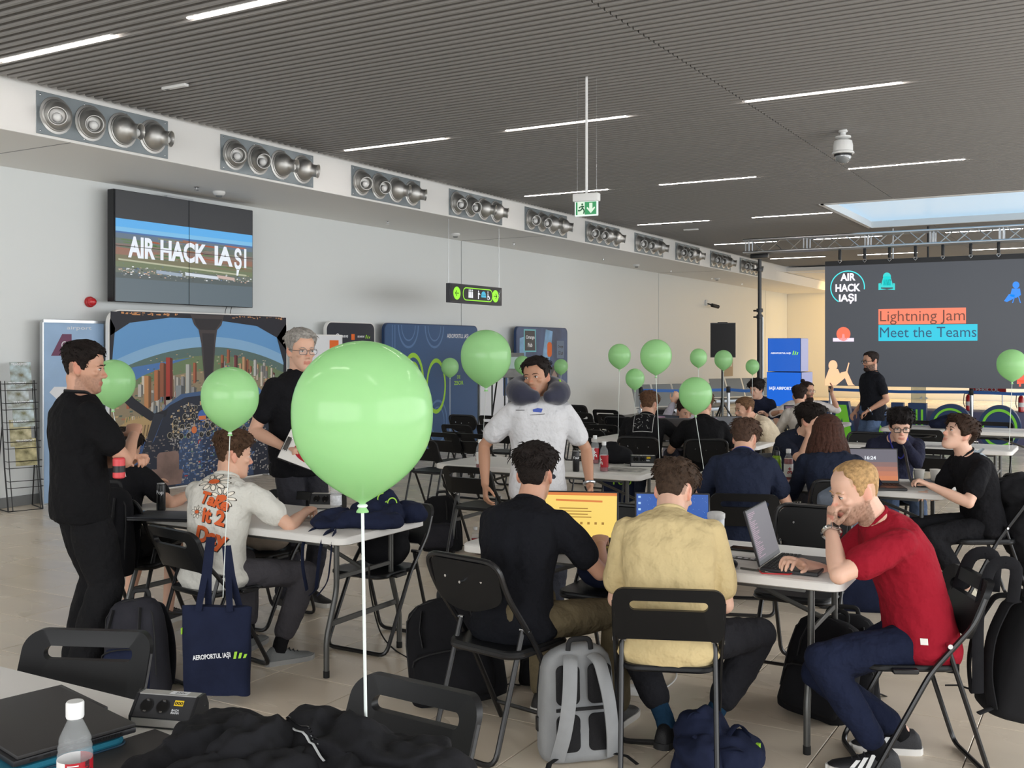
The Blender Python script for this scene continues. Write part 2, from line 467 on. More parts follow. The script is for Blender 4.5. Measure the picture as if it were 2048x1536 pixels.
# red sounder on the wall, small camera further along
c = atX(178, 604, WX)
t = thing('fire_sounder', 'round red fire alarm sounder on the white wall left of the video wall', 'alarm', (WX, c.y, c.z))
T = M.Rotation(R(90), 4, 'Y'); M_red = mat('red_plastic', (176, 30, 34), .35)
MB().lathe([(.062, 0), (.062, .03), (.05, .035)], 24, T).build('base', M_red, t)
MB().lathe([(.05, .035), (.048, .07), (.035, .09), (.012, .098)], 24, T).build('dome', mat('red_lens', (196, 36, 44), .15, coat=.5), t)
c = atX(1412, 607, WX)
t = thing('wall_camera', 'white security camera on a bracket high on the left wall', 'camera', (WX, c.y, c.z))
MB().box((.02, 0, .02), (.04, .16, .16), bevel=.01).build('bracket', M_wplast, t)
MB().tube([(.02, .02, 0), (.12, .08, -.03), (.18, .12, -.04)], .02).build('arm', M_black, t)
MB().tube([(.16, .05, -.05), (.26, .3, -.09)], .055, 12).build('body', M_black, t)

# ------------------------------------------------------------------ video wall
VX, y0, y1, z0, z1 = -10.04, 8.09, 10.31, 2.25, 3.54
tv = thing('video_wall', 'two by two video wall showing an airfield under white AIR HACK lettering', 'screen', (VX, y0, z0))
Wd, Hd = y1 - y0, z1 - z0
MB().box((-.06, Wd / 2, Hd / 2), (.11, Wd + .012, Hd + .012), bevel=.004, seg=1).build('housing', M_black, tv)
M_scr = mat('screen_off', (44, 46, 50), .18)
TT = vertical((.0, 0, 0), (0, 1, 0))
for a in (0, 1):
    for b in (0, 1): MB().box((-.001, Wd * (.25 + .5 * a), Hd * (.25 + .5 * b)), (.006, Wd / 2 - .007, Hd / 2 - .007)).build('display_panel', M_scr, tv)
pic = MB(); pm = []
def g(rgb, e=.95):
    m_ = glow('screen_%d_%d_%d' % rgb, rgb, e)
    if m_ not in pm: pm.append(m_)
    return pm.index(m_)
def band(a, b, rgb, z=.004, x0=.012, x1=None):
    pic.mi(g(rgb)).flat([(x0, a * Hd), (x1 or Wd - .012, a * Hd), (x1 or Wd - .012, b * Hd), (x0, b * Hd)], z, TT)
for a, b, c_ in ((.0, .21, (84, 98, 106)), (.21, .26, (74, 84, 84)), (.26, .31, (96, 104, 92)), (.31, .36, (104, 116, 84)), (.36, .42, (112, 108, 80)), (.42, .47, (140, 100, 82)),
                (.47, .52, (122, 104, 96)), (.52, .57, (96, 108, 100)), (.57, .615, (92, 110, 128)), (.615, .63, (60, 104, 160)), (.63, .67, (118, 184, 226)), (.67, .745, (86, 170, 230)), (.745, 1, (40, 42, 46))): band(a, b, c_)
r2 = random.Random(3)
for k in range(46):
    x = r2.random() * 2; y = r2.uniform(.38, .6); w = r2.uniform(.1, .5); c_ = r2.choice([(150, 98, 78), (170, 92, 70), (86, 112, 70), (120, 128, 104), (132, 116, 104), (92, 104, 84)])
    pic.mi(g(c_)).flat([(max(.02, x), y * Hd), (min(2.2, x + w), (y - .008) * Hd), (min(2.2, x + w), (y + .006) * Hd), (max(.02, x), (y + .012) * Hd)], .005, TT)
pic.mi(g((176, 178, 150))).flat([(.05, .37 * Hd), (2.1, .315 * Hd), (2.1, .33 * Hd), (.05, .385 * Hd)], .0055, TT)
for k in range(260):
    x = r2.uniform(.05, 2.17); y = r2.gauss(.27, .022); s_ = r2.uniform(.006, .02); c_ = r2.choice([(226, 230, 232), (190, 160, 140), (60, 66, 60), (150, 150, 140), (90, 110, 140)])
    pic.mi(g(c_)).flat([(x, y * Hd), (x + s_ * 1.6, y * Hd), (x + s_ * 1.6, y * Hd + s_ * .7), (x, y * Hd + s_ * .7)], .006, TT)
for x, w, c_ in ((1.05, .55, (206, 214, 224)), (1.58, .3, (196, 170, 160)), (.6, .4, (150, 164, 180))):
    pic.mi(g(c_)).flat([(x, .275 * Hd), (x + w, .26 * Hd), (x + w, .29 * Hd), (x, .305 * Hd)], .0065, TT)
pic.build('picture', pm, tv, smooth=0)
lt = MB()
for a, b, s_ in ((.14, .44, 'AIR'), (.50, 1.06, 'HACK'), (1.16, 1.4, 'IA'), (1.42, 1.52, 'Ș'), (1.555, 1.585, 'I')):
    k = 1.32
    if s_ == 'Ș': text_fit(lt, s_, a * k, .315 * Hd, b * k, .595 * Hd, TT, .009, .035)
    else: text_fit(lt, s_, a * k, .40 * Hd, b * k, .595 * Hd, TT, .009, .04)
lt.build('lettering', glow('letter_white', (232, 238, 246), .95), tv, smooth=0)
sl = MB()
for x, w in ((.30, .03), (.70, .03), (1.12, .0), (1.6, .03)): pass
sl.box((.0105, Wd / 2, Hd * .5), (.003, Wd, .006)); sl.box((.0105, Wd / 2, Hd / 2), (.003, .007, Hd))
sl.build('panel_gap', M_black, tv, smooth=0)
MB().box((-.12, Wd * .48, Hd + .02), (.05, .42, .05)).build('wall_mount', M_alu, tv)
cb = MB()
for q in (1.78, 1.87): cb.tube([(-.03, q, .0), (-.05, q - .005, -.06), (-.08, q + .01, -.14), (-.1, q, -.2)], .004, 6)
cb.build('cable', M_black, tv)

# hanging wayfinding sign
sg = thing('wayfinding_sign', 'black lit sign with green arrows and restroom pictograms hung below the bulkhead', 'sign', (-8.66, 12.99, 2.39))
sw, sh = 1.51, .29
MB().box((-.04, sw / 2, sh / 2), (.075, sw, sh), bevel=.004, seg=1).build('housing', mat('anthracite_metal', (66, 66, 72), .4), sg)
T = vertical((0, 0, 0), (0, 1, 0))
MB().flat(rrect(sw - .04, sh - .04, .01, c=(sw / 2, sh / 2)), .0015, T).build('panel', glow('sign_black', (14, 14, 20), .6), sg, smooth=0)
a = MB(); 
for cx in (.18, 1.3): a.disc(.098, 28, .003, T, (cx, sh / 2))
for (o_, i_) in ((rrect(.87, .2, .09, 8, (.78, sh / 2)), rrect(.84, .172, .078, 8, (.78, sh / 2))),):
    n = len(o_); a.add([V((x, y, .003)) for x, y in o_ + i_], [(k, (k + 1) % n, n + (k + 1) % n, n + k) for k in range(n)], T)
a.build('green_ring', glow('sign_green', (150, 240, 40), 1.1), sg, smooth=0)
a = MB()
for cx in (.18, 1.3):
    a.flat([(cx - .05, sh / 2 - .006), (cx + .05, sh / 2 - .006), (cx + .05, sh / 2 + .006), (cx - .05, sh / 2 + .006)], .005, T)
    for q in (-1, 1):
        e = cx - .05 if cx < 1 else cx + .05; dx = .04 if cx < 1 else -.04
        a.flat([(e, sh / 2), (e + dx, sh / 2 + q * .045), (e + dx * 1.3, sh / 2 + q * .035), (e + dx * .35, sh / 2)][::q], .005, T)
a.build('arrow', mat('sign_print_black', (12, 14, 12), .5), sg, smooth=0)
M_pic = glow('sign_white', (240, 244, 250), 1.0)
for cx in (.52, .565, .61):
    a = MB(); a.disc(.014, 10, .004, T, (cx, .205)); a.flat([(cx - .016, .185), (cx + .016, .185), (cx + .02, .09), (cx - .02, .09)][::-1], .004, T); a.build('pictogram', M_pic, sg, smooth=0)
a = MB()
a.disc(.013, 10, .004, T, (.79, .2)); a.flat([(.775, .18), (.8, .185), (.85, .15), (.8, .15), (.8, .08), (.775, .08)][::-1], .004, T); a.build('pictogram', M_pic, sg, smooth=0); a = MB()
a.disc(.013, 10, .004, T, (1.07, .2)); a.flat([(1.06, .18), (1.08, .18), (1.08, .14), (1.12, .13), (1.13, .09), (1.11, .09), (1.1, .115), (1.06, .12)][::-1], .004, T); a.ring(.026, .034, 20, .004, T, c=(1.08, .11)); a.build('pictogram', M_pic, sg, smooth=0); a = MB()
for q in range(7):
    an = R(110 + q * 22); a.flat([(1.47 + .04 * cos(an) + .006 * sin(an), .16 + .05 * sin(an)), (1.47 + .09 * cos(an), .16 + .12 * sin(an)), (1.47 + .04 * cos(an), .16 + .05 * sin(an) + .01)], .0045, T)
stuff(a.build('light_rays', M_pic, sg, smooth=0))
a = MB(); a.ring(0, .055, 16, .0042, T, sx=1.2, c=(.94, .15), a0=0, a1=pi); a.flat([(.87, .11), (1.01, .11), (1.01, .145), (.87, .145)], .0042, T)
a.build('pictogram', glow('sign_cyan', (60, 180, 214), 1.0), sg, smooth=0)
a = MB()
for q in (.02, sw - .03): a.tube([(-.04, q, sh), (-.04, q, ZS - 2.39)], .0035, 6)
a.build('suspension_wire', M_alu, sg)

# exit sign on a rod
c = atZ(1173, 410, 9.2)
ex = thing('exit_sign', 'green running man exit sign hanging on a white rod from the ceiling', 'sign', (c.x, c.y, c.z), R(6))
MB().tube([(0, 0, .09), (0, 0, ZC - c.z + .04)], .012, 10).build('rod', M_wplast, ex)
MB().box((0, 0, .065), (.235, .075, .07), bevel=.008).build('housing', M_wplast, ex)
MB().box((0, 0, -.03), (.215, .022, .135), bevel=.004, seg=1).build('light_panel', glow('exit_white', (226, 240, 232), 1.1), ex)
T = vertical((0, -.0115, -.03), (1, 0, 0))
MB().flat([(-.096, -.056), (.096, -.056), (.096, .056), (-.096, .056)], .0005, T).build('green_field', glow('exit_green', (14, 150, 84), .9), ex, smooth=0)
a = MB(); a.flat([(-.08, -.056), (-.012, -.056), (-.012, .056), (-.08, .056)], .001, T)
a.flat([(.03, .045), (.03, -.005), (.012, .012), (.005, .0), (.045, -.045), (.085, .0), (.078, .012), (.06, -.005), (.06, .045)][::-1], .001, T)
a.build('pictogram', glow('exit_pale', (216, 238, 214), 1.0), ex, smooth=0)
a = MB(); a.disc(.009, 12, .0015, T, (-.035, .036))
for p in (((-.045, .022), (-.03, .0)), ((-.03, .0), (-.016, -.02)), ((-.016, -.02), (-.022, -.048)), ((-.035, .0), (-.052, -.018)), ((-.052, -.018), (-.076, -.018)), ((-.04, .02), (-.018, .014)), ((-.05, .016), (-.066, .004))):
    p0, p1 = V(p[0]), V(p[1]); n_ = V((-(p1 - p0).y, (p1 - p0).x)).normalized() * .006
    a.flat([p0 + n_, p1 + n_, p1 - n_, p0 - n_][::-1], .0015, T)
a.build('running_man', mat('exit_ink', (20, 96, 58), .5), ex, smooth=0)
for q in (-.09, .09): MB().tube([(q, .01, .1), (q, .01, ZC - c.z + .02)], .0012, 5).build('wire', M_alu, ex)

# dome camera
c = at(1686, 262, ZC)
dc = thing('dome_camera', 'white dome security camera hanging from the slatted ceiling', 'camera', (c.x, c.y, ZC))
MB().lathe([(.05, .03), (.05, -.01), (.03, -.02), (.03, -.05), (.085, -.06), (.085, -.075), (.03, -.085), (.03, -.1)], 20).build('mount', M_wplast, dc)
MB().lathe([(.05, -.09), (.095, -.11), (.105, -.16), (.105, -.22), (.118, -.235), (.118, -.25), (.09, -.255)], 28).build('body', M_wplast, dc)
MB().lathe([(.095, -.25), (.095, -.275)], 24).build('ring', M_black, dc)
MB().lathe([(.088 * cos(R(t)), -.272 - .088 * sin(R(t))) for t in range(0, 90, 10)], 24).build('dome', mat('smoked_dome', (120, 124, 126), .05, coat=1, spec=.8), dc)
# ------------------------------------------------------------------ stage end: screen, truss, letters
SY = 19.7
def scr(px, py, y=SY):
    p = atY(px, py, y); return p.x, p.z
sx0, sz1 = scr(1650, 523); _, sz0 = scr(1650, 771); sx1 = 1.35
sc = thing('led_screen', 'huge dark LED screen with Lightning Jam lettering hung from the silver truss', 'screen', (sx0, SY, sz0))
SW, SH = sx1 - sx0, sz1 - sz0
MB().box((SW / 2, .05, SH / 2), (SW, .1, SH), bevel=.004, seg=1).build('housing', M_black, sc)
T = vertical((0, -.001, 0), (1, 0, 0))
MB().flat([(0, 0), (SW, 0), (SW, SH - .09), (0, SH - .09)], .001, T).build('display', glow('screen_slate', (66, 70, 78), .9), sc, smooth=0)
def sp(px, py):
    x, z = scr(px, py); return (x - sx0, z - sz0)
def quad_px(mb, x0, y0, x1, y1, z):
    a = sp(x0, y1); b = sp(x1, y0); return mb.flat([(a[0], a[1]), (b[0], a[1]), (b[0], b[1]), (a[0], b[1])], z, T)
quad_px(MB(), 1757, 615, 1932, 649, .003).build('caption_box', glow('scr_orange', (255, 128, 96), 1.05), sc, smooth=0)
quad_px(MB(), 1757, 648, 1955, 682, .003).build('caption_box', glow('scr_cyan', (22, 196, 222), 1.05), sc, smooth=0)
a = MB(); p0 = sp(1760, 643); p1 = sp(1930, 619); text_fit(a, 'Lightning Jam', p0[0], p0[1] - .06, p1[0], p1[1], T, .005, 0)
a.build('lettering', glow('scr_brown', (120, 62, 42), .9), sc, smooth=0)
a = MB(); p0 = sp(1760, 675); p1 = sp(1953, 653); text_fit(a, 'Meet the Teams', p0[0], p0[1], p1[0], p1[1], T, .005, 0)
a.build('lettering', glow('scr_navy', (10, 84, 122), .9), sc, smooth=0)
a = MB()
for s_, x0, y0, x1, y1 in (('AIR', 1681, 562, 1711, 546), ('HACK', 1671, 584, 1721, 567), ('IAȘI', 1678, 608, 1713, 587)):
    p0 = sp(x0, y0); p1 = sp(x1, y1); text_fit(a, s_, p0[0], p0[1], p1[0], p1[1], T, .005, .035)
a.build('lettering', glow('scr_white', (250, 240, 255), 1.3), sc, smooth=0)
q = sp(1695, 575); rr = sp(1730, 575)[0] - q[0]
MB().ring(rr * .94, rr, 48, .004, T, c=q, a0=R(-8), a1=R(238)).build('logo_ring', glow('scr_turq', (60, 220, 224), 1.2), sc, smooth=0)
def icon(polys, rgb, name, e=1.1):
    b = MB()
    for pl in polys: b.flat([sp(x, y) for x, y in pl][::-1], .004, T)
    return b.build(name, glow('scr_%s_%d%d' % (name, rgb[0], rgb[2]), rgb, e), sc, smooth=0)
def circ(cx, cy, r, n=16, sy=1): return [(cx + r * cos(2 * pi * i / n), cy + r * sy * sin(2 * pi * i / n)) for i in range(n)]
icon([circ(1774, 553, 8), [(1767, 553), (1781, 553), (1784, 563), (1787, 575), (1761, 575), (1764, 563)], [(1757, 567), (1762, 566), (1762, 577), (1774, 579), (1757, 580)], [(1786, 566), (1790, 567), (1790, 580), (1774, 579), (1786, 577)]], (40, 206, 204), 'seated_figure')
icon([[(1766, 559), (1782, 559), (1782, 571), (1766, 571)]], (30, 84, 92), 'laptop_shape', .9)
icon([circ(1687, 668, 14, 20)], (255, 112, 80), 'orange_sun')
icon([[(1666, 676), (1708, 676), (1708, 683), (1666, 683)], [(1685, 668), (1689, 668), (1690, 677), (1684, 677)]], (244, 226, 250), 'skyline_shape')
icon([circ(2032, 570, 7), [(2024, 577), (2040, 577), (2042, 590), (2032, 596), (2020, 592)], [(2018, 588), (2030, 590), (2026, 598), (2014, 604), (2008, 602)], [(2028, 594), (2030, 594), (2026, 606), (2024, 606)], [(2036, 593), (2038, 593), (2042, 606), (2040, 606)]], (24, 132, 240), 'sitting_figure')
icon([circ(1666, 731, 9, 16, 1.2), [(1658, 738), (1676, 738), (1682, 752), (1678, 762), (1660, 766), (1652, 771), (1650, 760)], [(1650, 758), (1662, 752), (1690, 748), (1694, 752), (1672, 760), (1660, 771), (1650, 771)], [(1660, 771), (1682, 745), (1694, 742), (1706, 768), (1710, 771), (1696, 771), (1690, 756), (1672, 771)], [(1690, 750), (1697, 725), (1699, 726), (1693, 752)]], (255, 196, 152), 'reading_figure', 1.15)
icon([circ(2046, 752, 14), [(2034, 760), (2058, 760), (2062, 766), (2034, 768)], [(2038, 767), (2042, 767), (2042, 773), (2038, 773)], [(2050, 767), (2056, 767), (2056, 773), (2050, 773)]], (255, 96, 70), 'orange_armchair')

# truss
ty, tz0, tz1 = 19.55, 3.53, 3.765
tr = thing('lighting_truss', 'long silver box truss spanning above the LED screen', 'truss', (-6.25, ty, tz0))
L_ = 7.8; hh = tz1 - tz0
for yy in (-.11, .11):
    for zz in (0, hh): MB().tube([(0, yy, zz), (L_, yy, zz)], .025, 10).build('chord', M_alu, tr)
M_alu2 = M_alu
x = .05
while x < L_:
    for dx in (0, .06): 
        if x + dx < L_:
            for yy in (-.11, .11): MB().tube([(x + dx, yy, 0), (x + dx, yy, hh)], .012, 6).build('post', M_alu, tr)
    n = 3; w = .98 / n
    for j in range(n):
        for k_, yy in enumerate((-.11, .11)):
            b = (0, hh) if (j + k_) % 2 else (hh, 0)
            MB().tube([(x + .09 + j * w, yy, b[0]), (x + .03 + (j + 1) * w, yy, b[1])], .010, 6).build('brace', M_alu, tr)
    x += 1.1
st = gp(1527, 20.1)
ls = thing('lifting_stand', 'tall black telescopic lifting stand under the left end of the truss', 'stand', (st.x, ty, 0))
MB().tube([(0, 0, .1), (0, 0, 2.35)], .052, 14).build('lower_mast', M_blackm, ls)
MB().tube([(0, 0, 2.3), (0, 0, 3.4)], .036, 14).build('upper_mast', M_blackm, ls)
MB().tube([(.06, 0, .2), (.06, 0, 2.3)], .012, 8).build('cable_pipe', M_alu, ls)
for z in (2.3, 2.42, 3.2):
    k = MB().lathe([(.06, -.03), (.064, 0), (.06, .04)], 14, M.Translation((0, 0, z))).build('collar', M_blackm, ls); MB().tube([(-.06, 0, z), (-.12, 0, z)], .016, 8).build('knob', M_black, k)
MB().box((0, 0, 3.46), (.34, .1, .08), bevel=.01).build('head_fork', M_blackm, ls)
for k in range(4): MB().tube([(0, 0, .42), (.7 * cos(k * pi / 2 + .6), .7 * sin(k * pi / 2 + .6), .025)], .025, 8).build('leg', M_blackm, ls)
strap = MB().box((0, 0, -.11), (.055, .05, .2), bevel=.02).mesh('strap', [M_black]); shk = MB().tube([(.0, 0, -.2), (.03, 0, -.235), (.0, 0, -.27), (-.03, 0, -.235)], .009, 6, closed=True).mesh('shackle', [M_chrome])
for i, px in enumerate((1677, 1727, 1777, 1829, 1884, 1940, 1996)):
    x, z = scr(px, 500, ty)
    t = thing('hanging_strap', f'black hoist strap with steel shackle between truss and screen, {ordn[i]} from the left', 'strap', (x, ty + .1, tz0 + .01), 0, 'hoist straps on the truss')
    link('strap', strap, t); link('shackle', shk, t)
for px, w, m_ in ((1786, .03, M_wplast), (1856, .04, M_black)):
    x, z = scr(px, 480, 21.7); o = MB().tube([(0, 0, 0), (0, 0, -1.1)], w / 2, 8).build('hanging_pole', m_); o.location = (x, 21.7, ZC + .16)
    tag(o, ('thin white' if m_ is M_wplast else 'thin black') + ' pole hanging from the ceiling behind the truss', 'pole')

# plinth, LED cubes
MB_ = MB().box((0, 0, 0), (9, .9, .56), bevel=.01); pl = MB_.build('stage_plinth', mat('mauve_plinth', (92, 92, 122), .5)); pl.location = (-.9, 20.75, .28)
tag(pl, 'long low mauve plinth under the LED screen', 'plinth')
def led_cube(px0, px1, z0, h, label, a, words, rgb):
    x0 = scr(px0, 700, 20.35)[0]; x1 = scr(px1, 700, 20.35)[0]; w = x1 - x0
    t = thing('led_cube', label, 'display cube', (x0, 20.35, z0), R(a))
    MB().box((w / 2, w / 2, h / 2), (w - .01, w - .01, h - .006)).build('housing', M_black, t, smooth=0)
    T = vertical((0, 0, 0), (1, 0, 0))
    MB().flat([(.008, .008), (w - .008, .008), (w - .008, h - .008), (.008, h - .008)], .001, T).build('front_display', glow('led_blue%d' % rgb[1], rgb, 1.0), t, smooth=0)
    T2 = vertical((w, 0, 0), (0, 1, 0))
    MB().flat([(.008, .008), (w - .008, .008), (w - .008, h - .008), (.008, h - .008)], .001, T2).build('side_display', glow('led_mauve', (140, 150, 205), .8), t, smooth=0)
    b = MB(); tx, ty_, tw, th = words[1:5]; text_fit(b, words[0], tx * w, ty_ * h, (tx + tw) * w, (ty_ + th) * h, T, .004, .03)
    b.build('lettering', glow('sign_white', (240, 244, 250), 1.0), t, smooth=0)
    if len(words) > 5:
        b = MB()
        for q in range(3): b.flat([(w * (.75 + .06 * q), h * .5), (w * (.78 + .06 * q), h * .5), (w * (.81 + .06 * q), h * (.62 - .02 * q)), (w * (.78 + .06 * q), h * (.62 - .02 * q))][::1], .004, T)
        b.build('emblem', glow('sign_green', (150, 240, 40), 1.1), t, smooth=0)
led_cube(1533, 1604, .56, .68, 'lower blue LED cube reading IAȘI AIRPORT on the plinth', -3, ('IAȘI AIRPORT', .08, .46, .64, .12), (10, 100, 214))
led_cube(1535, 1601, 1.245, .66, 'upper blue LED cube with AEROPORTUL IAȘI lettering, stacked on another cube', 2, ('AEROPORTUL IAȘI', .1, .51, .6, .07, 1), (14, 92, 196))

# giant letters
LY = 19.0
M_navy = mat('navy_panel', (24, 52, 92), .45); M_lime = mat('lime_print', (120, 204, 52), .5)
def lx(px): return scr(px, 800, LY)[0]
def letter(name, label, px0, px1, kind, h=.76):
    x0, x1 = lx(px0), lx(px1); w = x1 - x0
    t = thing(name, label, 'letter', (x0, LY, 0), 0, 'giant navy letters by the stage')
    T = vertical((0, 0, 0), (1, 0, 0)) @ M.Translation((0, 0, -.16)); T2 = vertical((0, -.001, 0), (1, 0, 0))
    bd = MB(); gr = MB()
    if kind == '0':
        n = 48; e = [(w / 2 + w / 2 * cos(2 * pi * i / n), h / 2 + h / 2 * sin(2 * pi * i / n)) for i in range(n)]
        bd.prism(e, .16, T)
        for a_, b_ in ((.36, .41), (.21, .26)) if '1' in label or 'first' in label else ((.36, .42),): gr.ring(a_ * w, b_ * w, 48, .001, T2, sy=h / w, c=(w / 2, h / 2))
        if 'first' not in label: pass
    elif kind == '1':
        bd.prism([(0, 0), (w, 0), (w, h), (0, h)], .16, T)
        for a_, b_, l in ((.18, .26, .5), (.43, .53, 0), (.72, .84, 0)): gr.flat([(a_ * w, h * (.06 + l)), (b_ * w, h * (.06 + l)), (b_ * w, h * .86), (a_ * w, h * .86)], .001, T2)
    elif kind == 'I':
        bd.prism([(0, 0), (w, 0), (w, h), (0, h)], .16, T); gr.flat([(.3 * w, .1 * h), (.7 * w, .1 * h), (.7 * w, .9 * h), (.3 * w, .9 * h)], .001, T2)
    elif kind == 'A':
        bd.prism([(0, 0), (w, 0), (w * .72, h), (w * .28, h)], .16, T)
        gr.flat([(.1 * w, .06 * h), (.34 * w, .06 * h), (.5 * w, .62 * h), (.66 * w, .06 * h), (.9 * w, .06 * h), (.66 * w, .92 * h), (.34 * w, .92 * h)], .001, T2)
    elif kind == 'S':
        bd.prism(rrect(w, h, .3 * w, 6, (w / 2, h / 2)), .16, T)
        gr.ring(.22 * w, .38 * w, 24, .001, T2, sy=h / w * .62, c=(w / 2, h * .68), a0=R(30), a1=R(270)); gr.ring(.22 * w, .38 * w, 24, .001, T2, sy=h / w * .62, c=(w / 2, h * .32), a0=R(-150), a1=R(90))
    bd.build('body', M_navy, t, smooth=30); gr.build('green_outline', M_lime, t, smooth=0)
letter('giant_letter', 'navy giant letter I with green line, leftmost by the plinth', 1634, 1656, 'I')
letter('giant_letter', 'navy giant letter A with green outline beside the standing man', 1656, 1712, 'A')
letter('giant_letter', 'navy giant letter Ș with green curve behind the standing man', 1722, 1772, 'S')
letter('giant_letter', 'second navy giant letter I, just right of the letter Ș', 1782, 1806, 'I')
letter('giant_number', 'navy giant figure 1 with green stripes in front of the plinth', 1816, 1852, '1')
letter('giant_number', 'first round navy giant zero with two green rings', 1857, 1945, '0')
letter('giant_number', 'last round navy giant zero at the right edge', 1956, 2042, '0')

# belt barriers
M_belt = mat('blue_belt', (52, 104, 178), .6)
post = MB().tube([(0, 0, .02), (0, 0, .98)], .03, 12).mesh('post', [M_alu]); pbase = MB().lathe([(.17, 0), (.17, .012), (.05, .03), (.035, .05)], 24).mesh('base', [M_alu]); phead = MB().box((0, 0, .93), (.07, .07, .12), bevel=.012).mesh('belt_head', [M_black])
def barrier(p, q, label, last=False):
    t = thing('belt_barrier', label, 'barrier', (p.x, p.y, 0), 0, 'blue belt barriers')
    link('post', post, t); link('base', pbase, t); link('belt_head', phead, t)
    if q is not None:
        d = V((q.x - p.x, q.y - p.y, 0)); n_ = V((-d.y, d.x, 0)).normalized() * .002
        A = V((0, 0, .9)); U = V((0, 0, .055)); s0 = d.normalized() * .03; e0 = d - s0; sag = V((0, 0, -.02))
        b = MB(); b.loft([[s0 + A + n_, s0 + A + U + n_, s0 + A + U - n_, s0 + A - n_], [d * .5 + A + n_ + sag, d * .5 + A + U + n_ + sag, d * .5 + A + U - n_ + sag, d * .5 + A - n_ + sag], [e0 + A + n_, e0 + A + U + n_, e0 + A + U - n_, e0 + A - n_]])
        b.build('belt', M_belt, t, smooth=0)
bp = [gp(1282, 19.3), gp(1457, 19.6), gp(1524, 19.4)]
barrier(bp[0], bp[1], 'belt barrier post with blue belt along the left wall, left of the speaker')
barrier(bp[1], bp[2], 'belt barrier post just right of the speaker stand')
bq = [V((scr(p, 800, 20.1)[0], 20.1, 0)) for p in (1661, 1943, 2120)]
barrier(bq[0], bq[1], 'belt barrier post with blue belt under the left end of the LED screen')
barrier(bq[1], bq[2], 'belt barrier post before the fire extinguisher, under the LED screen')
barrier(bq[2], None, 'belt barrier post at the far right end of the belt')

# loudspeaker on a stand
p = gp(1445, 17)
t = thing('speaker_stand', 'black tripod stand carrying the loudspeaker by the left wall', 'stand', (p.x, p.y, 0))
MB().tube([(0, 0, .12), (0, 0, 1.56)], .02, 10).build('pole', M_blackm, t); MB().lathe([(.03, .75), (.032, .9)], 12).build('collar', M_black, t)
for k in range(3):
    an = k * 2.094 + .5; MB().tube([(.02 * cos(an), .02 * sin(an), .8), (.5 * cos(an), .5 * sin(an), .02)], .014, 8).build('leg', M_blackm, t)
    MB().tube([(.0, 0, .42), (.25 * cos(an), .25 * sin(an), .41)], .01, 6).build('brace', M_blackm, t)
s = thing('loudspeaker', 'black loudspeaker on a tripod stand beside the left wall', 'speaker', (p.x, p.y, 1.555), R(22))
MB().prism([(-.2, -.14), (.2, -.14), (.14, .17), (-.14, .17)], .56).build('cabinet', M_black, s, smooth=20)
MB().box((0, -.145, .28), (.38, .012, .53), bevel=.004).build('grille', mat('speaker_grille', (34, 34, 36), .7, bump=.5, bscale=400), s)
MB().box((0, 0, .565), (.16, .03, .02), bevel=.006).build('handle', M_black, s)

# benches by the left wall, wall board, fire gear, glass door
M_perf = mat('perforated_steel', (150, 152, 150), .4, metal=.6, bump=.4, bscale=120)
def bench(p, a, label):
    t = thing('waiting_bench', label, 'bench', (p.x, p.y, 0), yaw_of(a), 'steel waiting benches')
    MB().box((0, 0, .36), (2.3, .06, .08), bevel=.008).build('beam', M_alu, t)
    for k in (-1, 1): MB().tube(arc([(k * .9, -.28, .02), (k * .9, 0, .1), (k * .9, 0, .36)], .1), .025, 8).build('leg', M_alu, t)
    for k in range(4):
        x = -.84 + k * .56
        b = MB(); b.loft([[V((x + q * .25, y, z)) for q in (-1, 1)] + [V((x + q * .25, y + .012, z + .015)) for q in (1, -1)] for y, z in ((.3, .43), (.1, .41), (-.15, .42))]); b.build('seat', M_perf, t)
        b = MB(); b.loft([[V((x + q * .25, y, z)) for q in (-1, 1)] + [V((x + q * .25, y - .015, z + .005)) for q in (1, -1)] for y, z in ((-.17, .46), (-.24, .7), (-.33, .92))]); b.build('backrest', M_perf, t)
bench(gp(1362, 22.6), 300, 'row of perforated steel seats along the left wall behind the barrier')
bench(gp(1500, 27.0), 300, 'row of perforated steel seats between speaker and truss stand')
c = atX(1454, 736, WX)
t = thing('notice_board', 'beige notice panel fixed low on the left wall behind the speaker', 'board', (WX + .02, c.y, c.z))
MB().box((0, 0, 0), (.03, .9, .5), bevel=.005).build('panel', mat('beige_board', (178, 160, 134), .6), t); MB().box((.018, .1, .1), (.004, .5, .12)).build('sheet', mat('paper', (228, 226, 220), .7), t)
M_fred = mat('extinguisher_red', (196, 34, 34), .25, coat=.4)
for px, lab in ((1937, 'red fire extinguisher under the LED screen, left of the barrier post'), (2042, 'red fire extinguisher at the right picture edge behind the letters')):
    x, z = scr(px, 812, 20.75); t = thing('fire_extinguisher', lab, 'fire extinguisher', (x, 20.75, .56)); t.scale = (.72, .72, .68)
    MB().lathe([(.05, 0), (.066, .012), (.066, .36), (.045, .42), (.02, .44)], 20).build('cylinder', M_fred, t)
    MB().lathe([(.0665, .14), (.0668, .25)], 20).build('label', mat('paper', (228, 226, 220), .7), t)
    MB().box((.0, 0, .47), (.03, .03, .07)).box((.04, 0, .49), (.1, .02, .014)).build('valve', M_black, t)
    MB().tube(arc([(-.02, 0, .46), (-.1, 0, .46), (-.12, 0, .2), (-.085, 0, .1)], .06), .011, 6).build('hose', M_black, t)
x, z = scr(1975, 777, 21.0); t = thing('red_sign', 'red sign with white lettering low behind the LED screen', 'sign', (x, 21.0, z))
MB().box((0, 0, 0), (.62, .02, .22)).build('plate', mat('red_sign', (196, 46, 44), .5), t)
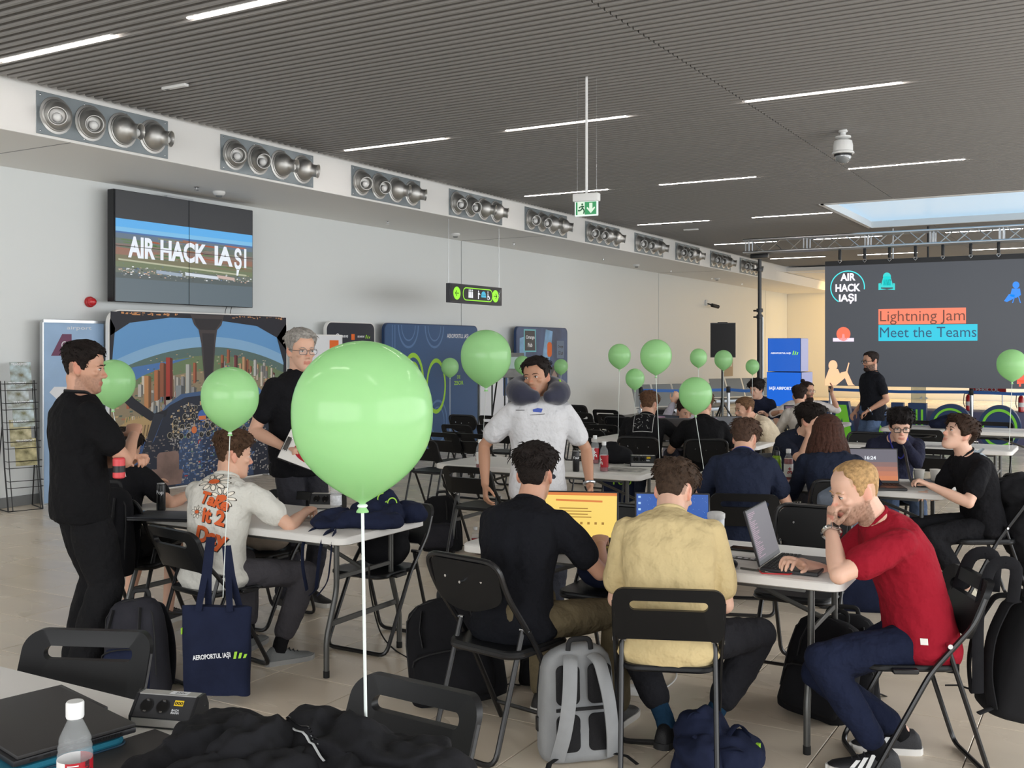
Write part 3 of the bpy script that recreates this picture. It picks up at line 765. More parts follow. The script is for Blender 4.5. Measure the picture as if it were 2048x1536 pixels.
b = MB(); text_fit(b, 'PERICOL', -.2, -.06, .2, .02, vertical((0, -.011, 0), (1, 0, 0)), .001, .03); b.build('lettering', M_wplast, t, smooth=0)
for k in (-.25, .25): MB().tube([(k, .0, -.1), (k, 0, .56 - z)], .012, 8).build('stand', M_alu, t)
x0 = scr(1822, 800, 23)[0]; x1 = scr(1852, 800, 23)[0]
d_ = thing('glass_screen', 'frameless glass panel with white arrow stickers behind the giant figures', 'glass panel', (x0, 23, 0))
MB().box(((x1 - x0) / 2, 0, 1.2), (x1 - x0, .02, 2.4)).build('pane', mat('tinted_glass', (186, 196, 196), .05, trans=.85, ior=1.1), d_)
b = MB(); T = vertical((.25, -.012, scr(1835, 796, 23)[1]), (1, 0, 0))
for q in (-1, 1): b.flat([(q * .03, -.035), (q * .09, 0), (q * .03, .035)][::q], .001, T)
b.build('sticker', M_wplast, d_, smooth=0); MB().box(((x1 - x0) / 2, 0, .03), (x1 - x0, .05, .06)).build('shoe_rail', M_alu, d_)

# ------------------------------------------------------------------ display boards along the wall
def board(name, label, y0, y1, h, x, m, corner=.12, edge=M_white, thick=.05):
    t = thing(name, label, 'display board', (x, y0, 0)); w = y1 - y0
    T = vertical((0, 0, 0), (0, 1, 0))
    MB().prism(rrect(w, h, corner, 6, (w / 2, h / 2)), thick, T @ M.Translation((0, 0, -thick - .001))).build('frame', edge, t, smooth=30)
    MB().flat(rrect(w - .03, h - .03, max(.005, corner - .015), 6, (w / 2, h / 2)), .001, T).build('print', m, t, smooth=0)
    for q in (.15, .85): MB().box((-.1, w * q, .012), (.4, .06, .024), bevel=.005).build('foot', M_alu, t)
    return t, T, w
M_wht = mat('print_white', (230, 232, 236), .5); M_org = mat('print_orange', (236, 110, 36), .5); M_limep = mat('print_lime', (160, 214, 60), .5)
M_pblue = mat('print_blue', (48, 84, 128), .45); M_pblue2 = mat('print_blue_light', (86, 120, 166), .5); M_pnavy = mat('print_ink_navy', (30, 34, 48), .4)
def emblem(b, x, y, s, T, z=.0025):
    for q in range(3): b.flat([(x + s * q * .8, y), (x + s * (q * .8 + .45), y), (x + s * (q * .8 + .8), y + s * (1.1 - .25 * q)), (x + s * (q * .8 + .35), y + s * (1.1 - .25 * q))], z, T)
t, T, w = board('event_banner', 'tall dark rounded banner with small sponsor logos behind the big balloon', 11.87, 13.03, 2.1, -10.1, M_pnavy)
b = MB(); b.ring(.03, .045, 16, .0025, T, c=(.26, 1.88)); text_fit(b, 'FABLAB IAȘI', .32, 1.855, .5, 1.905, T, .0025, .04); text_fit(b, 'IAȘI AIRPORT', .73, 1.86, .9, 1.9, T, .0025, .04); b.build('lettering', M_wht, t, smooth=0)
MB().flat([(.58, 1.83), (.66, 1.83), (.66, 1.92), (.58, 1.92)], .0025, T).build('logo_square', M_org, t, smooth=0)
b = MB(); emblem(b, .92, 1.855, .05, T); b.build('emblem', M_limep, t, smooth=0)
t, T, w = board('anniversary_backdrop', 'blue AEROPORTUL IAȘI backdrop with green number rings on the left wall', 13.27, 16.05, 2.11, -10.1, M_pblue, edge=M_navy)
b = MB(); text_fit(b, 'AEROPORTUL IAȘI', 1.78, 1.86, 2.46, 1.96, T, .0025, .02); text_fit(b, 'DE ANI', 1.98, 1.15, 2.3, 1.22, T, .0025, .02) if False else None
b.build('lettering', M_wht, t, smooth=0)
b = MB(); emblem(b, 2.52, 1.83, .11, T); b.ring(.26, .31, 40, .0025, T, sy=1.55, c=(.78, 1.15)); b.ring(.17, .21, 40, .0025, T, sy=1.6, c=(.78, 1.15)); b.ring(.25, .295, 40, .0025, T, sy=1.6, c=(1.45, 1.06))
for q in (.3, .38): b.flat([(q, .8), (q + .035, .8), (q + .035, 1.5), (q, 1.5)], .0025, T)
text_fit(b, 'DE', 2.1, 1.17, 2.2, 1.23, T, .0025, .02); text_fit(b, 'ZBOR', 2.0, 1.06, 2.3, 1.13, T, .0025, .02)
b.build('green_numerals', M_limep, t, smooth=0)
b = MB()
for cx, cy in ((.65, 2.08), (1.4, 2.08), (1.5, .45), (.7, .3)):
    for r_ in ((.26, .29), (.18, .2)): b.ring(r_[0], r_[1], 40, .002, T, sy=1.3, c=(cx, cy), a0=pi if cy > 1.8 else 0, a1=2 * pi if cy > 1.8 else 2 * pi)
for q in (.2, .27): b.flat([(q, 1.7), (q + .02, 1.7), (q + .02, 2.08), (q, 2.08)], .002, T)
b.build('pale_numerals', M_pblue2, t, smooth=0)
t, T, w = board('technology_banner', 'blue technology banner with framed lab signs behind the man in the neck pillow', 17.44, 19.6, 2.13, -10.1, mat('print_tech_blue', (62, 84, 122), .45, var=.45, vscale=1.6), edge=M_navy)
b = MB(); b.flat([(.1, .6), (.3, .5), (.4, 1.95), (.14, 1.9)], .0015, T); b.flat([(.85, .7), (1.25, .9), (1.5, 2.05), (1.2, 2.09)], .0015, T); b.build('light_beam', mat('print_pale_blue', (132, 176, 214), .5, var=.3, vscale=4), t, smooth=0)
b = MB(); b.flat([(.3, 1.63), (.8, 1.63), (.78, 2.08), (.3, 2.08)], .002, T); b.build('sign_frame', mat('print_aqua', (120, 196, 206), .5), t, smooth=0)
b = MB(); b.flat([(.34, 1.66), (.76, 1.66), (.74, 2.05), (.34, 2.05)], .0025, T); b.flat([(1.2, .5), (1.5, .3), (1.85, .4), (1.75, 1.2), (1.6, 1.38), (1.42, 1.3), (1.35, 1.0)], .0024, T); b.build('dark_shape', M_pnavy, t, smooth=0)
b = MB(); b.flat([(1.45, .95), (1.66, .95), (1.68, 1.15), (1.56, 1.26), (1.46, 1.15)], .003, T); b.build('printed_face', mat('print_face', (166, 140, 130), .5), t, smooth=0)
b = MB(); text_fit(b, 'Orange', .38, 1.87, .73, 1.96, T, .003, .03); text_fit(b, 'Fab', .46, 1.73, .64, 1.81, T, .003, .03); b.build('lettering', M_wht, t, smooth=0)
MB().flat(rrect(.2, .3, .07, 4, (1.36, 1.68)), .003, T).build('orange_lamp', M_org, t, smooth=0)
b = MB(); b.flat([(1.68, 1.5), (2.0, 1.5), (2.0, 1.86), (1.68, 1.86)], .0022, T); b.build('small_panel', mat('print_grey_blue', (104, 124, 150), .5), t, smooth=0)
b = MB(); text_fit(b, 'Orange', 1.72, 1.7, 1.96, 1.77, T, .003, .03); text_fit(b, '5G Lab', 1.73, 1.57, 1.95, 1.65, T, .003, .03); b.build('lettering', M_pnavy, t, smooth=0)
t, T, w = board('rollup_banner', 'white roll up banner with an orange square behind the grey haired man', 11.25, 12.0, 1.9, -9.9, M_wht, corner=.02)
MB().flat([(.46, 1.63), (.66, 1.63), (.66, 1.82), (.46, 1.82)], .0025, T).build('logo_square', M_org, t, smooth=0)
b = MB(); text_fit(b, 'orange', .48, 1.645, .64, 1.675, T, .003, .03); b.build('lettering', M_wht, t, smooth=0)
t, T, w = board('rollup_banner', 'pale blue airline roll up banner behind the standing man in black', 7.22, 8.02, 2.0, -10.12, mat('print_sky', (158, 188, 222), .5, var=.12, vscale=1.5), corner=.015, edge=M_alu)
MB().box((.0, w / 2, 2.0), (.03, w, .03)).build('top_rail', M_alu, t)
b = MB(); b.flat([(.1, 1.62), (.36, 1.62), (.36, 1.86), (.24, 1.86)], .0025, T); b.build('tail_fin', mat('print_burgundy', (110, 62, 92), .5), t, smooth=0)
b = MB(); b.ring(.03, .04, 14, .003, T, c=(.27, 1.74)); b.build('fin_emblem', M_wht, t, smooth=0); b = MB(); text_fit(b, 'airport', .3, 1.9, .62, 1.95, T, .003); b.build('lettering', M_wht, t, smooth=0); b = MB(); b.flat([(.08, 1.22), (.14, 1.28), (.7, 1.26), (.7, 1.12), (.2, 1.12)], .0025, T); b.build('white_aircraft', M_wht, t, smooth=0)

# cockpit backdrop: a flat print of a flight deck above a city, built from printed shapes
t, T, w = board('cockpit_backdrop', 'large curved-corner backdrop printed with a cockpit view over a city', 7.96, 10.91, 2.15, -9.98, mat('print_cockpit_dark', (36, 38, 48), .4), corner=.16)
Hc = 2.15; pm = []; pr = MB(); r3 = random.Random(11)
def pc(rgb):
    m_ = mat('print_%d_%d_%d' % rgb, rgb, .5)
    if m_ not in pm: pm.append(m_)
    return pr.mi(pm.index(m_))
def pp(rgb, pts, z): pc(rgb).flat([(max(.025, min(w - .025, x * w)), max(.025, min(Hc - .025, y * Hc))) for x, y in pts], z, T)
def wide(rgb, lo, hi, z, x0=.01, x1=.99, n=24):
    pc(rgb); pts = [lerp(x0, x1, i / n) for i in range(n + 1)]
    pr.flat([(x * w, lo(x) * Hc) for x in pts] + [(x * w, hi(x) * Hc) for x in reversed(pts)], z, T)
hz = lambda x: .80 - .55 * (x - .52) ** 2
wide((104, 160, 214), lambda x: .3, lambda x: .97, .0012)
wide((140, 184, 222), lambda x: hz(x) - .02, lambda x: hz(x) + .06, .0014)
wide((92, 116, 112), lambda x: .3, hz, .0016); wide((112, 132, 96), lambda x: .3, lambda x: hz(x) - .05, .0018); wide((150, 136, 110), lambda x: .25, lambda x: hz(x) - .14, .002)
for k in range(420):
    x = r3.random() * .96 + .02; y = r3.uniform(.34, hz(x) - .02); s_ = .004 + .02 * max(0, hz(x) - y)
    pp(r3.choice([(196, 168, 128), (96, 118, 74), (120, 132, 92), (170, 120, 92), (206, 196, 170), (84, 104, 96), (128, 116, 100)]), [(x, y), (x + s_ * 1.6, y), (x + s_ * 1.8, y + s_), (x + s_ * .2, y + s_)], .0022 + k * 1e-6)
pp((86, 128, 186), [(.56, .66), (.62, .69), (.80, .56), (.96, .40), (.99, .32), (.88, .36), (.72, .52)], .0026)
pp((80, 124, 184), [(.06, .66), (.12, .69), (.3, .72), (.42, .74), (.3, .7), (.16, .64), (.1, .6)], .0026)
pp((176, 166, 128), [(.58, .62), (.64, .6), (.82, .46), (.9, .36), (.84, .36), (.7, .48)], .0027)
def tower(x, y, wd_, h, rgb, z):
    pp(rgb, [(x, y), (x + wd_ * .6, y), (x + wd_ * .6, y + h), (x, y + h)], z); d = tuple(int(c_ * .62) for c_ in rgb)
    pp(d, [(x + wd_ * .6, y), (x + wd_, y + .01), (x + wd_, y + h - .005), (x + wd_ * .6, y + h)], z + .0001)
cl = [(176, 104, 74), (208, 168, 130), (150, 150, 150), (196, 192, 184), (112, 66, 58), (120, 136, 150), (216, 206, 190)]
for k in range(70):
    x = r3.gauss(.3, .075); y = .68 - .0045 * k + r3.uniform(-.01, .01)
    if .05 < x < .5: tower(x, max(.34, y - .08), r3.uniform(.016, .032), r3.uniform(.05, .13), r3.choice(cl), .003 + k * 2e-6)
for x, y, wd_, h, c_ in ((.28, .5, .035, .24, (170, 62, 50)), (.22, .5, .03, .17, (186, 116, 76)), (.25, .52, .03, .19, (150, 92, 66)), (.385, .5, .03, .2, (188, 190, 184)), (.17, .46, .035, .18, (196, 140, 92)), (.33, .46, .05, .12, (140, 146, 150)), (.28, .40, .05, .12, (176, 172, 164))): tower(x, y, wd_, h, c_, .0033)
for k in range(46):
    x = r3.uniform(.58, .97); y = .72 - .35 * (x - .58) + r3.uniform(-.06, .05)
    tower(x, y - .05, r3.uniform(.01, .02), r3.uniform(.03, .1), r3.choice(cl), .0034 + k * 2e-6)
for x, h, c_ in ((.66, .13, (120, 60, 62)), (.71, .12, (206, 160, 120)), (.78, .1, (200, 200, 196))): tower(x, .62, .022, h, c_, .0036)
for k in range(9): pp((190, 160, 110), [(.06 + .012 * k, .30), (.066 + .012 * k, .30), (.085 + .012 * k, .42), (.079 + .012 * k, .42)], .0037)
D = (34, 34, 44)
pp(D, [(.0, .86), (.10, .93), (.3, .965), (.45, .965), (.45, 1), (0, 1)], .004); pp(D, [(.5, .965), (.8, .93), (.93, .86), (1, .78), (1, 1), (.5, 1)], .004)
pp(D, [(.0, .60), (.02, .78), (.03, .9), (.0, .95)], .004); pp((26, 28, 38), [(.93, .86), (.975, .7), (.97, .5), (.9, .38), (1, .3), (1, .95)], .004)
pp((70, 62, 62), [(.41, .99), (.6, .99), (.585, .93), (.56, .9), (.55, .82), (.535, .6), (.52, .44), (.49, .44), (.488, .6), (.47, .82), (.455, .9), (.43, .93)], .0042)
pp((44, 40, 44), [(.43, .965), (.59, .965), (.57, .93), (.55, .9), (.46, .9), (.44, .93)], .0044); pp((48, 44, 48), [(.475, .88), (.545, .88), (.53, .6), (.515, .46), (.497, .46), (.493, .6)], .0044)
dash = [(.0, .0), (.0, .08), (.12, .2), (.2, .34), (.25, .42), (.30, .47), (.38, .51), (.5, .52), (.64, .52), (.74, .5), (.84, .44), (.9, .36), (.96, .3), (1, .28), (1, 0)]
pp((70, 98, 140), [(.02, .1), (.08, .1), (.22, .38), (.28, .47), (.36, .53), (.5, .545), (.66, .54), (.78, .5), (.88, .42), (.96, .33), (.96, .3), (.5, .5), (.3, .46), (.2, .3)], .0041)
pp((38, 44, 60), dash, .0045)
pp((62, 82, 116), [(.33, .0), (.36, .34), (.45, .36), (.75, .36), (.78, .0)], .0047); pp((48, 62, 90), [(.47, .02), (.48, .34), (.58, .34), (.58, .02)], .0049)
pp((186, 158, 112), [(.02, .36), (.1, .4), (.19, .42), (.24, .36), (.2, .26), (.12, .16), (.03, .2)], .0046)
for k in range(10): pp((120, 96, 70), [(.05 + .016 * k, .26 + .006 * k), (.056 + .016 * k, .26 + .006 * k), (.066 + .016 * k, .37), (.06 + .016 * k, .37)], .00465)
pp((30, 32, 42), [(.0, .66), (.03, .66), (.12, .52), (.22, .43), (.29, .45), (.28, .41), (.2, .39), (.1, .47), (.0, .58)], .0047)
pp((64, 92, 140), [(.0, .2), (.06, .14), (.14, .16), (.22, .28), (.27, .42), (.24, .42), (.19, .31), (.12, .21), (.04, .2), (.0, .27)], .0047)
pp((44, 48, 60), [(.22, .43), (.27, .42), (.2, .24), (.16, .02), (.1, .02), (.16, .22)], .0048)
for rgb, n, box in (((176, 172, 168), 620, (.3, .92, .02, .48)), ((96, 126, 176), 220, (.34, .78, .03, .34)), ((200, 172, 130), 160, (.3, .9, .3, .49)), ((190, 60, 56), 14, (.36, .76, .05, .3)), ((120, 160, 120), 16, (.36, .7, .1, .3)), ((120, 112, 108), 120, (.1, .34, .08, .3)), ((214, 150, 96), 40, (.02, .34, .972, .993)), ((190, 140, 100), 40, (.62, .98, .972, .993))):
    for k in range(n):
        x = r3.uniform(box[0], box[1]); y = r3.uniform(box[2], box[3])
        if box[2] < .5 and box[0] >= .3 and y > .52 - 1.6 * (x - .55) ** 2: continue
        a_, b_ = r3.uniform(.003, .017), r3.uniform(.003, .009)
        if r3.random() < .4: a_, b_ = b_, a_
        pp(rgb, [(x, y), (x + a_, y), (x + a_, y + b_), (x, y + b_)], .0055 + k * 1e-6)
pr.build('printed_view', pm, t, smooth=0)
gg = MB(); gd = MB()
for gy, xs, rr in ((.45, (.38, .41, .44, .53, .56, .59, .62, .66, .7), .009), (.40, (.38, .425, .54, .575, .61), .014), (.34, (.33, .365, .4, .5, .535, .57, .61, .65, .69), .014), (.29, (.36, .4, .47, .51, .6, .64, .68), .013), (.37, (.33, .7, .74), .016), (.30, (.3, .33, .72), .014)):
    for x in xs: gg.ring(rr * .82 * w, rr * w, 20, .006, T, c=(x * w, gy * Hc)); gd.disc(rr * .82 * w, 20, .0058, T, c=(x * w, gy * Hc)); gg.flat([(x * w, gy * Hc), (x * w + .006, gy * Hc), (x * w + rr * w * .5, gy * Hc + rr * w * .5)], .0062, T)
gd.build('gauge_face', mat('print_gauge', (26, 26, 30), .4), t, smooth=0); gg.build('gauge_ring', mat('print_gauge_ring', (168, 160, 140), .5), t, smooth=0)
b = MB(); b.disc(.07, 24, .0063, T, c=(.475 * w, .40 * Hc)); b.build('attitude_dial', mat('print_dial_blue', (74, 112, 190), .5), t, smooth=0)
b = MB(); b.flat([(.455 * w, .375 * Hc), (.495 * w, .375 * Hc), (.495 * w, .398 * Hc), (.455 * w, .398 * Hc)], .0065, T); b.disc(.045, 20, .0064, T, c=(.43 * w, .32 * Hc)); b.build('attitude_dial', mat('print_dial_orange', (226, 128, 76), .5), t, smooth=0)
b = MB(); b.flat(rrect(.34, .3, .06, 5, (.29 * w, .14 * Hc)), .0066, T); b.flat([(.2 * w, .02 * Hc), (.36 * w, .02 * Hc), (.37 * w, .1 * Hc), (.21 * w, .12 * Hc)], .0067, T); b.build('seat_print', mat('print_seat', (136, 112, 104), .45, var=.4, vscale=3), t, smooth=0)

# flip chart / easel seen behind the neck pillow man
p = gp(1004, 17.4); t = thing('flip_chart', 'black easel with a grey board half hidden by the green balloon', 'easel', (p.x, p.y, 0), R(55))
for k in (-.18, .05): MB().tube([(k, 0, 0), (k, 0, 1.3)], .014, 8).build('leg', M_blackm, t)
MB().tube([(-.065, .45, 0), (-.065, .02, 1.28)], .014, 8).build('leg', M_blackm, t)
for z in (.55, 1.28): MB().tube([(-.18, 0, z), (.05, 0, z)], .01, 6).build('crossbar', M_blackm, t)
MB().box((.12, .02, 1.42), (.62, .03, .42), rot=M.Rotation(R(-12), 3, 'X'), bevel=.006).build('board', mat('board_grey', (122, 122, 120), .5, var=.2, vscale=6), t)
MB().box((.12, -.002, 1.46), (.4, .004, .2), rot=M.Rotation(R(-12), 3, 'X')).build('sheet', mat('sheet_aqua', (170, 190, 186), .6), t)
p = atX(1010, 786, -9.9); t = thing('white_panel', 'white wall panel with a navy stripe behind the easel', 'panel', (-10.2, p.y, 0)); MB().box((0, .1, .76), (.02, 1.0, 1.52)).build('sheet', M_wht, t); MB().box((.012, .5, 1.05), (.004, .16, .5)).build('stripe', M_pblue, t)

# magazine rack
p = atX(66, 1012, -9.92)
mr = thing('magazine_rack', 'black wire magazine rack with five picture magazines by the left wall', 'rack', (p.x - .05, p.y - .1, 0), yaw_of(-48))
W2 = .17; prof = [(.14, .02), (.02, .45), (-.06, .9), (-.14, 1.36)]
for s_ in (-1, 1):
    MB().tube([(s_ * W2, y, z) for y, z in prof], .008, 6).build('upright', M_blackm, mr); MB().tube([(s_ * W2 * .8, y + .04, z) for y, z in prof], .005, 6).build('upright', M_blackm, mr)
    MB().tube([(s_ * W2, -.06, .9), (s_ * (W2 + .02), -.26, .01)], .007, 6).build('rear_leg', M_blackm, mr)
MB().tube([(-W2 - .02, -.26, .015), (-W2, .14, .02), (W2, .14, .02), (W2 + .02, -.26, .015)], .007, 6).build('base_wire', M_blackm, mr)
def fy(z): return -.14 + (1.36 - z) * .21
mags = []
for k in range(6):
    z = .26 + .2 * k; y = fy(z)
    MB().tube(arc([(-W2, y, z), (-W2, y + .07, z), (W2, y + .07, z), (W2, y, z)], .01), .004, 6).build('pocket_wire', M_blackm, mr)
    MB().tube(arc([(-W2, y, z + .07), (-W2, y + .08, z + .07), (W2, y + .08, z + .07), (W2, y, z + .07)], .01), .004, 6).build('pocket_wire', M_blackm, mr)
M_cov = [mat('cover_%d' % k, rgb, .3, var=1, var_rgb=rgb2, vscale=11) for k, (rgb, rgb2) in enumerate((((92, 88, 50), (206, 196, 150)), ((96, 92, 52), (214, 206, 170)), ((120, 120, 84), (206, 224, 232)), ((112, 108, 76), (208, 220, 226)), ((110, 100, 66), (200, 222, 230))))]
for k in range(5):
    z = .46 + .2 * k; y = fy(z)
    L0 = mr.matrix_basis @ V((0, 0, 0)); Rm = M.Rotation(mr.rotation_euler.z, 4, 'Z')
    lc = V((p.x - .05, p.y - .1, 0)) + (Rm @ V((.02 * ((k % 2) * 2 - 1), y + .055, z + .03)))
    mg = thing('magazine', f'glossy picture magazine in the wire rack, {["lowest", "second from bottom", "middle", "second from top", "topmost"][k]} of five', 'magazine', lc, mr.rotation_euler.z, 'magazines in the wire rack')
    A = M.Rotation(R(12), 4, 'X')
    MB().box((0, 0, .13), (.21, .006, .28), T=A).build('pages', M_wht, mg); MB().box((0, .004, .13), (.212, .003, .282), T=A).build('cover', M_cov[k], mg)
    b = MB(); text_fit(b, 'TRANSPORT', -.09, .235, .09, .262, A @ vertical((0, .006, 0), (-1, 0, 0)), .0005, .02); b.build('title', M_wht, mg, smooth=0)
# ------------------------------------------------------------------ chairs and tables
M_seat = mat('black_seat_plastic', (19, 20, 22), .4, spec=.3, bump=.05, bscale=500)
M_tabletop = mat('white_table_plastic', (222, 220, 216), .42, bump=.04, bscale=300)
M_leg = mat('grey_powder_steel', (88, 88, 86), .35, metal=.5)
M_rubber = mat('black_rubber', (24, 24, 24), .8)

def panel_slot(slot=True):
    n = 40; out = []; inn = []
    def outer(t):   # outline of the back shell in (x, z); bottom edge arches up
        p = rrect(.40, .165, .045, 9, (0, .692)); return p
    o = rrect(.432, .182, .055, 9, (0, .69)); o = [(x, z - (.05 * smooth(.09, .2, abs(x)) if z < .66 else 0)) for x, z in o]
    i = rrect(.30, .040, .0199, 9, (0, .712)); n = len(o)
    def P(x, z, f): return V((x, -.266 - (z - .69) * .42 + .036 * (x / .2) ** 2 + f, z))
    vs = []; fs = []
    for f in (-.014, .014): vs += [P(x, z, f) for x, z in o] + [P(x, z, f) for x, z in i]
    for k in range(n):
        j = (k + 1) % n
        fs += [(k, j, n + j, n + k), (2 * n + j, 2 * n + k, 3 * n + k, 3 * n + j), (j, k, 2 * n + k, 2 * n + j), (n + k, n + j, 3 * n + j, 3 * n + k)]
    return MB().add(vs, fs)
def seat_mb(w=.38, d=.385, z=.45):
    b = MB(); o = rrect(w, d, .07, 6, (0, .025))
    def ring(s, zz, dip=0): return [V((x * s, .025 + (y - .025) * s, zz)) for x, y in o]
    return b.loft([ring(.93, z - .028), ring(1, z - .018), ring(1, z - .006), ring(.975, z), ring(.8, z - .004), ring(.4, z - .007)])
def chair_a():
    t = thing('folding_chair', 'x', 'chair')
    panel_slot().build('backrest', M_seat, t, smooth=50); seat_mb().build('seat', M_seat, t)
    X = .208
    fr = arc([(-X, -.24, .72), (-X, -.2, .62), (-X, -.03, .43), (-X, .2, .012), (X, .2, .012), (X, -.03, .43), (X, -.2, .62), (X, -.24, .72)], .05, 4)
    MB().tube(fr, .0115, 8).build('front_frame', M_blackm, t)
    r_ = arc([(-X + .024, -.1, .535), (-X + .024, -.27, .012), (X - .024, -.27, .012), (X - .024, -.1, .535)], .05, 4)
    MB().tube(r_, .0105, 8).build('rear_frame', M_blackm, t)
    for s in (-1, 1):
        MB().tube([(s * (X + .014), -.1, .535), (s * (X - .04), -.1, .535)], .01, 8).build('pivot', M_chrome, t)
        MB().box((s * X, .07, .435), (.03, .1, .02), bevel=.004, seg=1).build('seat_bracket', M_blackm, t)
    return t
def chair_b():
    t = thing('folding_chair', 'x', 'chair'); X = .2
    o = [(-.185, .83), (.185, .83), (.185, .665), (.1, .628), (0, .612), (-.1, .628), (-.185, .665)]
    oo = arc([V((x, z, 0)) for x, z in o], .06, 4, closed=True)
    b = MB(); n = len(oo); ring = lambda f: [V((p.x, -.225 - (p.y - .69) * .3 - .045 * (1 - (p.x / .19) ** 2) + f, p.y)) for p in oo]
    b.loft([ring(-.006), ring(.006)]); b.build('backrest', M_seat, t, smooth=50)
    seat_mb(.39, .4, .455).build('seat', M_seat, t); MB().tube([V((x, y, .43)) for x, y in rrect(.38, .39, .07, 6, (0, .025))], .011, 6, closed=True).build('seat_rim', M_blackm, t)
    fr = arc([(-X, .21, .012), (-X, -.03, .45), (-X, -.225, .70), (-X, -.285, .84), (X, -.285, .84), (X, -.225, .70), (X, -.03, .45), (X, .21, .012)], .07, 5)
    MB().tube(fr, .0125, 8).build('front_frame', M_blackm, t)
    MB().tube([(-X, .17, .09), (X, .17, .09)], .009, 6).build('crossbar', M_blackm, t)
    r_ = arc([(-X + .026, -.09, .53), (-X + .026, -.27, .012), (X - .026, -.27, .012), (X - .026, -.09, .53)], .06, 4)
    MB().tube(r_, .0115, 8).build('rear_frame', M_blackm, t)
    for s in (-1, 1): MB().tube([(s * (X + .014), -.09, .53), (s * (X - .04), -.09, .53)], .008, 8).build('pivot', M_chrome, t)
    for x, z in ((-.1, .75), (.1, .75), (0, .74)): MB().tube([(x, -.29 + .02 * abs(x) / .1, z), (x, -.265 + .02 * abs(x) / .1, z)], .006, 8).build('rivet', M_chrome, t)
    return t
CA = chair_a(); CB = chair_b(); used_ch = {}
def chair(kind, loc, a, label, group=None):
    proto = CA if kind == 'A' else CB
    if kind not in used_ch:
        used_ch[kind] = 1; proto.location = (loc[0], loc[1], 0); proto.rotation_euler.z = yaw_of(a); proto['label'] = label
        if group: proto['group'] = group
        return proto
    r = dup(proto, (loc[0], loc[1], 0), yaw_of(a), label)
    if group: r['group'] = group
    elif 'group' in r.keys(): del r['group']
    return r
def chair_back(kind, px, py, a, label, group=None):
    p = at(px, py, .775 if kind == 'A' else .83); return chair(kind, p + dirc(a) * .25, a, label, group)

def table():
    t = thing('folding_table', 'x', 'table'); L, D = 1.83, .74
    b = MB(); o = rrect(L, D, .06, 6); g_ = lambda s, z: [V((x - s * (1 if x > 0 else -1), y - s * (1 if y > 0 else -1), z)) for x, y in o]
    b.loft([g_(.012, .697), g_(0, .703), g_(0, .734), g_(.006, .74)]); b.build('tabletop', M_tabletop, t)
    MB().box((0, .3, .69), (1.5, .02, .03)).box((0, -.3, .69), (1.5, .02, .03)).build('side_rail', M_leg, t)
    for s in (-1, 1):
        x = s * .76
        for q in (-1, 1):
            l = MB().tube(arc([(x, q * .235, .7), (x, q * .235, .43), (x, q * .315, .2), (x, q * .315, 0.012)], .05, 4), .015, 10).build('leg', M_leg, t)
            MB().tube([(x, q * .315, .035), (x, q * .315, 0)], .0165, 10).build('foot_cap', M_rubber, l)
        MB().box((x, 0, .27), (.012, .58, .03), bevel=.003, seg=1).build('leg_crossbar', M_leg, t)
        MB().box((x, 0, .5), (.012, .46, .024), bevel=.003, seg=1).build('leg_crossbar', M_leg, t)
        MB().tube([(x, 0, .5), (x - s * .22, 0, .585), (x - s * .52, 0, .69)], .011, 6).build('brace', M_leg, t)
    return t
TBL = table(); first = [1]
def put_table(x, y, rz, label):
    if first: first.pop(); TBL.location = (x, y, 0); TBL.rotation_euler.z = R(rz); TBL['label'] = label; TBL['group'] = 'white folding tables'; return TBL
    return dup(TBL, (x, y, 0), R(rz), label, 'white folding tables')
put_table(-2.14, 1.58, 0, 'white folding table in the near left corner under laptop, bottle and jackets')
put_table(-4.31, 4.49, 0, 'white folding table under the big balloon, where the daisy shirt man sits')
put_table(-1.91, 4.70, 1.5, 'white folding table in front with three open laptops and the red shirt man')
put_table(-4.06, 7.60, 2, 'white folding table behind the neck pillow man, with red drink bottles')
put_table(-1.93, 7.72, 0, 'white folding table with paper cups behind the blond man')
put_table(-4.0, 10.42, 0, 'white folding table of the group with open laptops under the balloons')
put_table(-1.80, 11.10, 0, 'white folding table with a printed sheet behind the glasses man')
put_table(-1.62, 13.50, 0, 'white folding table near the giant figures with a dark jacket on it')
put_table(-3.95, 13.60, 0, 'white folding table where two men in white shirts talk')

chair_back('A', 178, 1268, 264, 'black slotted folding chair at the near left corner behind the closed laptop')
chair_back('A', 832, 1376, 237, 'black slotted folding chair in the foreground beside the pile of black jackets')
chair('A', (-3.70, 4.80), 240, 'black folding chair under the right end of the balloon table, bag on its seat')
chair('A', (-4.62, 4.84), 240, 'black slotted folding chair behind the balloon table beside the grey haired man')
chair('B', (-2.33, 4.98), 240, 'black folding chair behind the front table, facing the yellow laptop')
chair('B', (-1.45, 5.46), 240, 'solid back black folding chair beyond the dark laptop on the front table')
chair('A', (-4.42, 7.10), 62, 'black slotted folding chair in front of the table with red bottles')
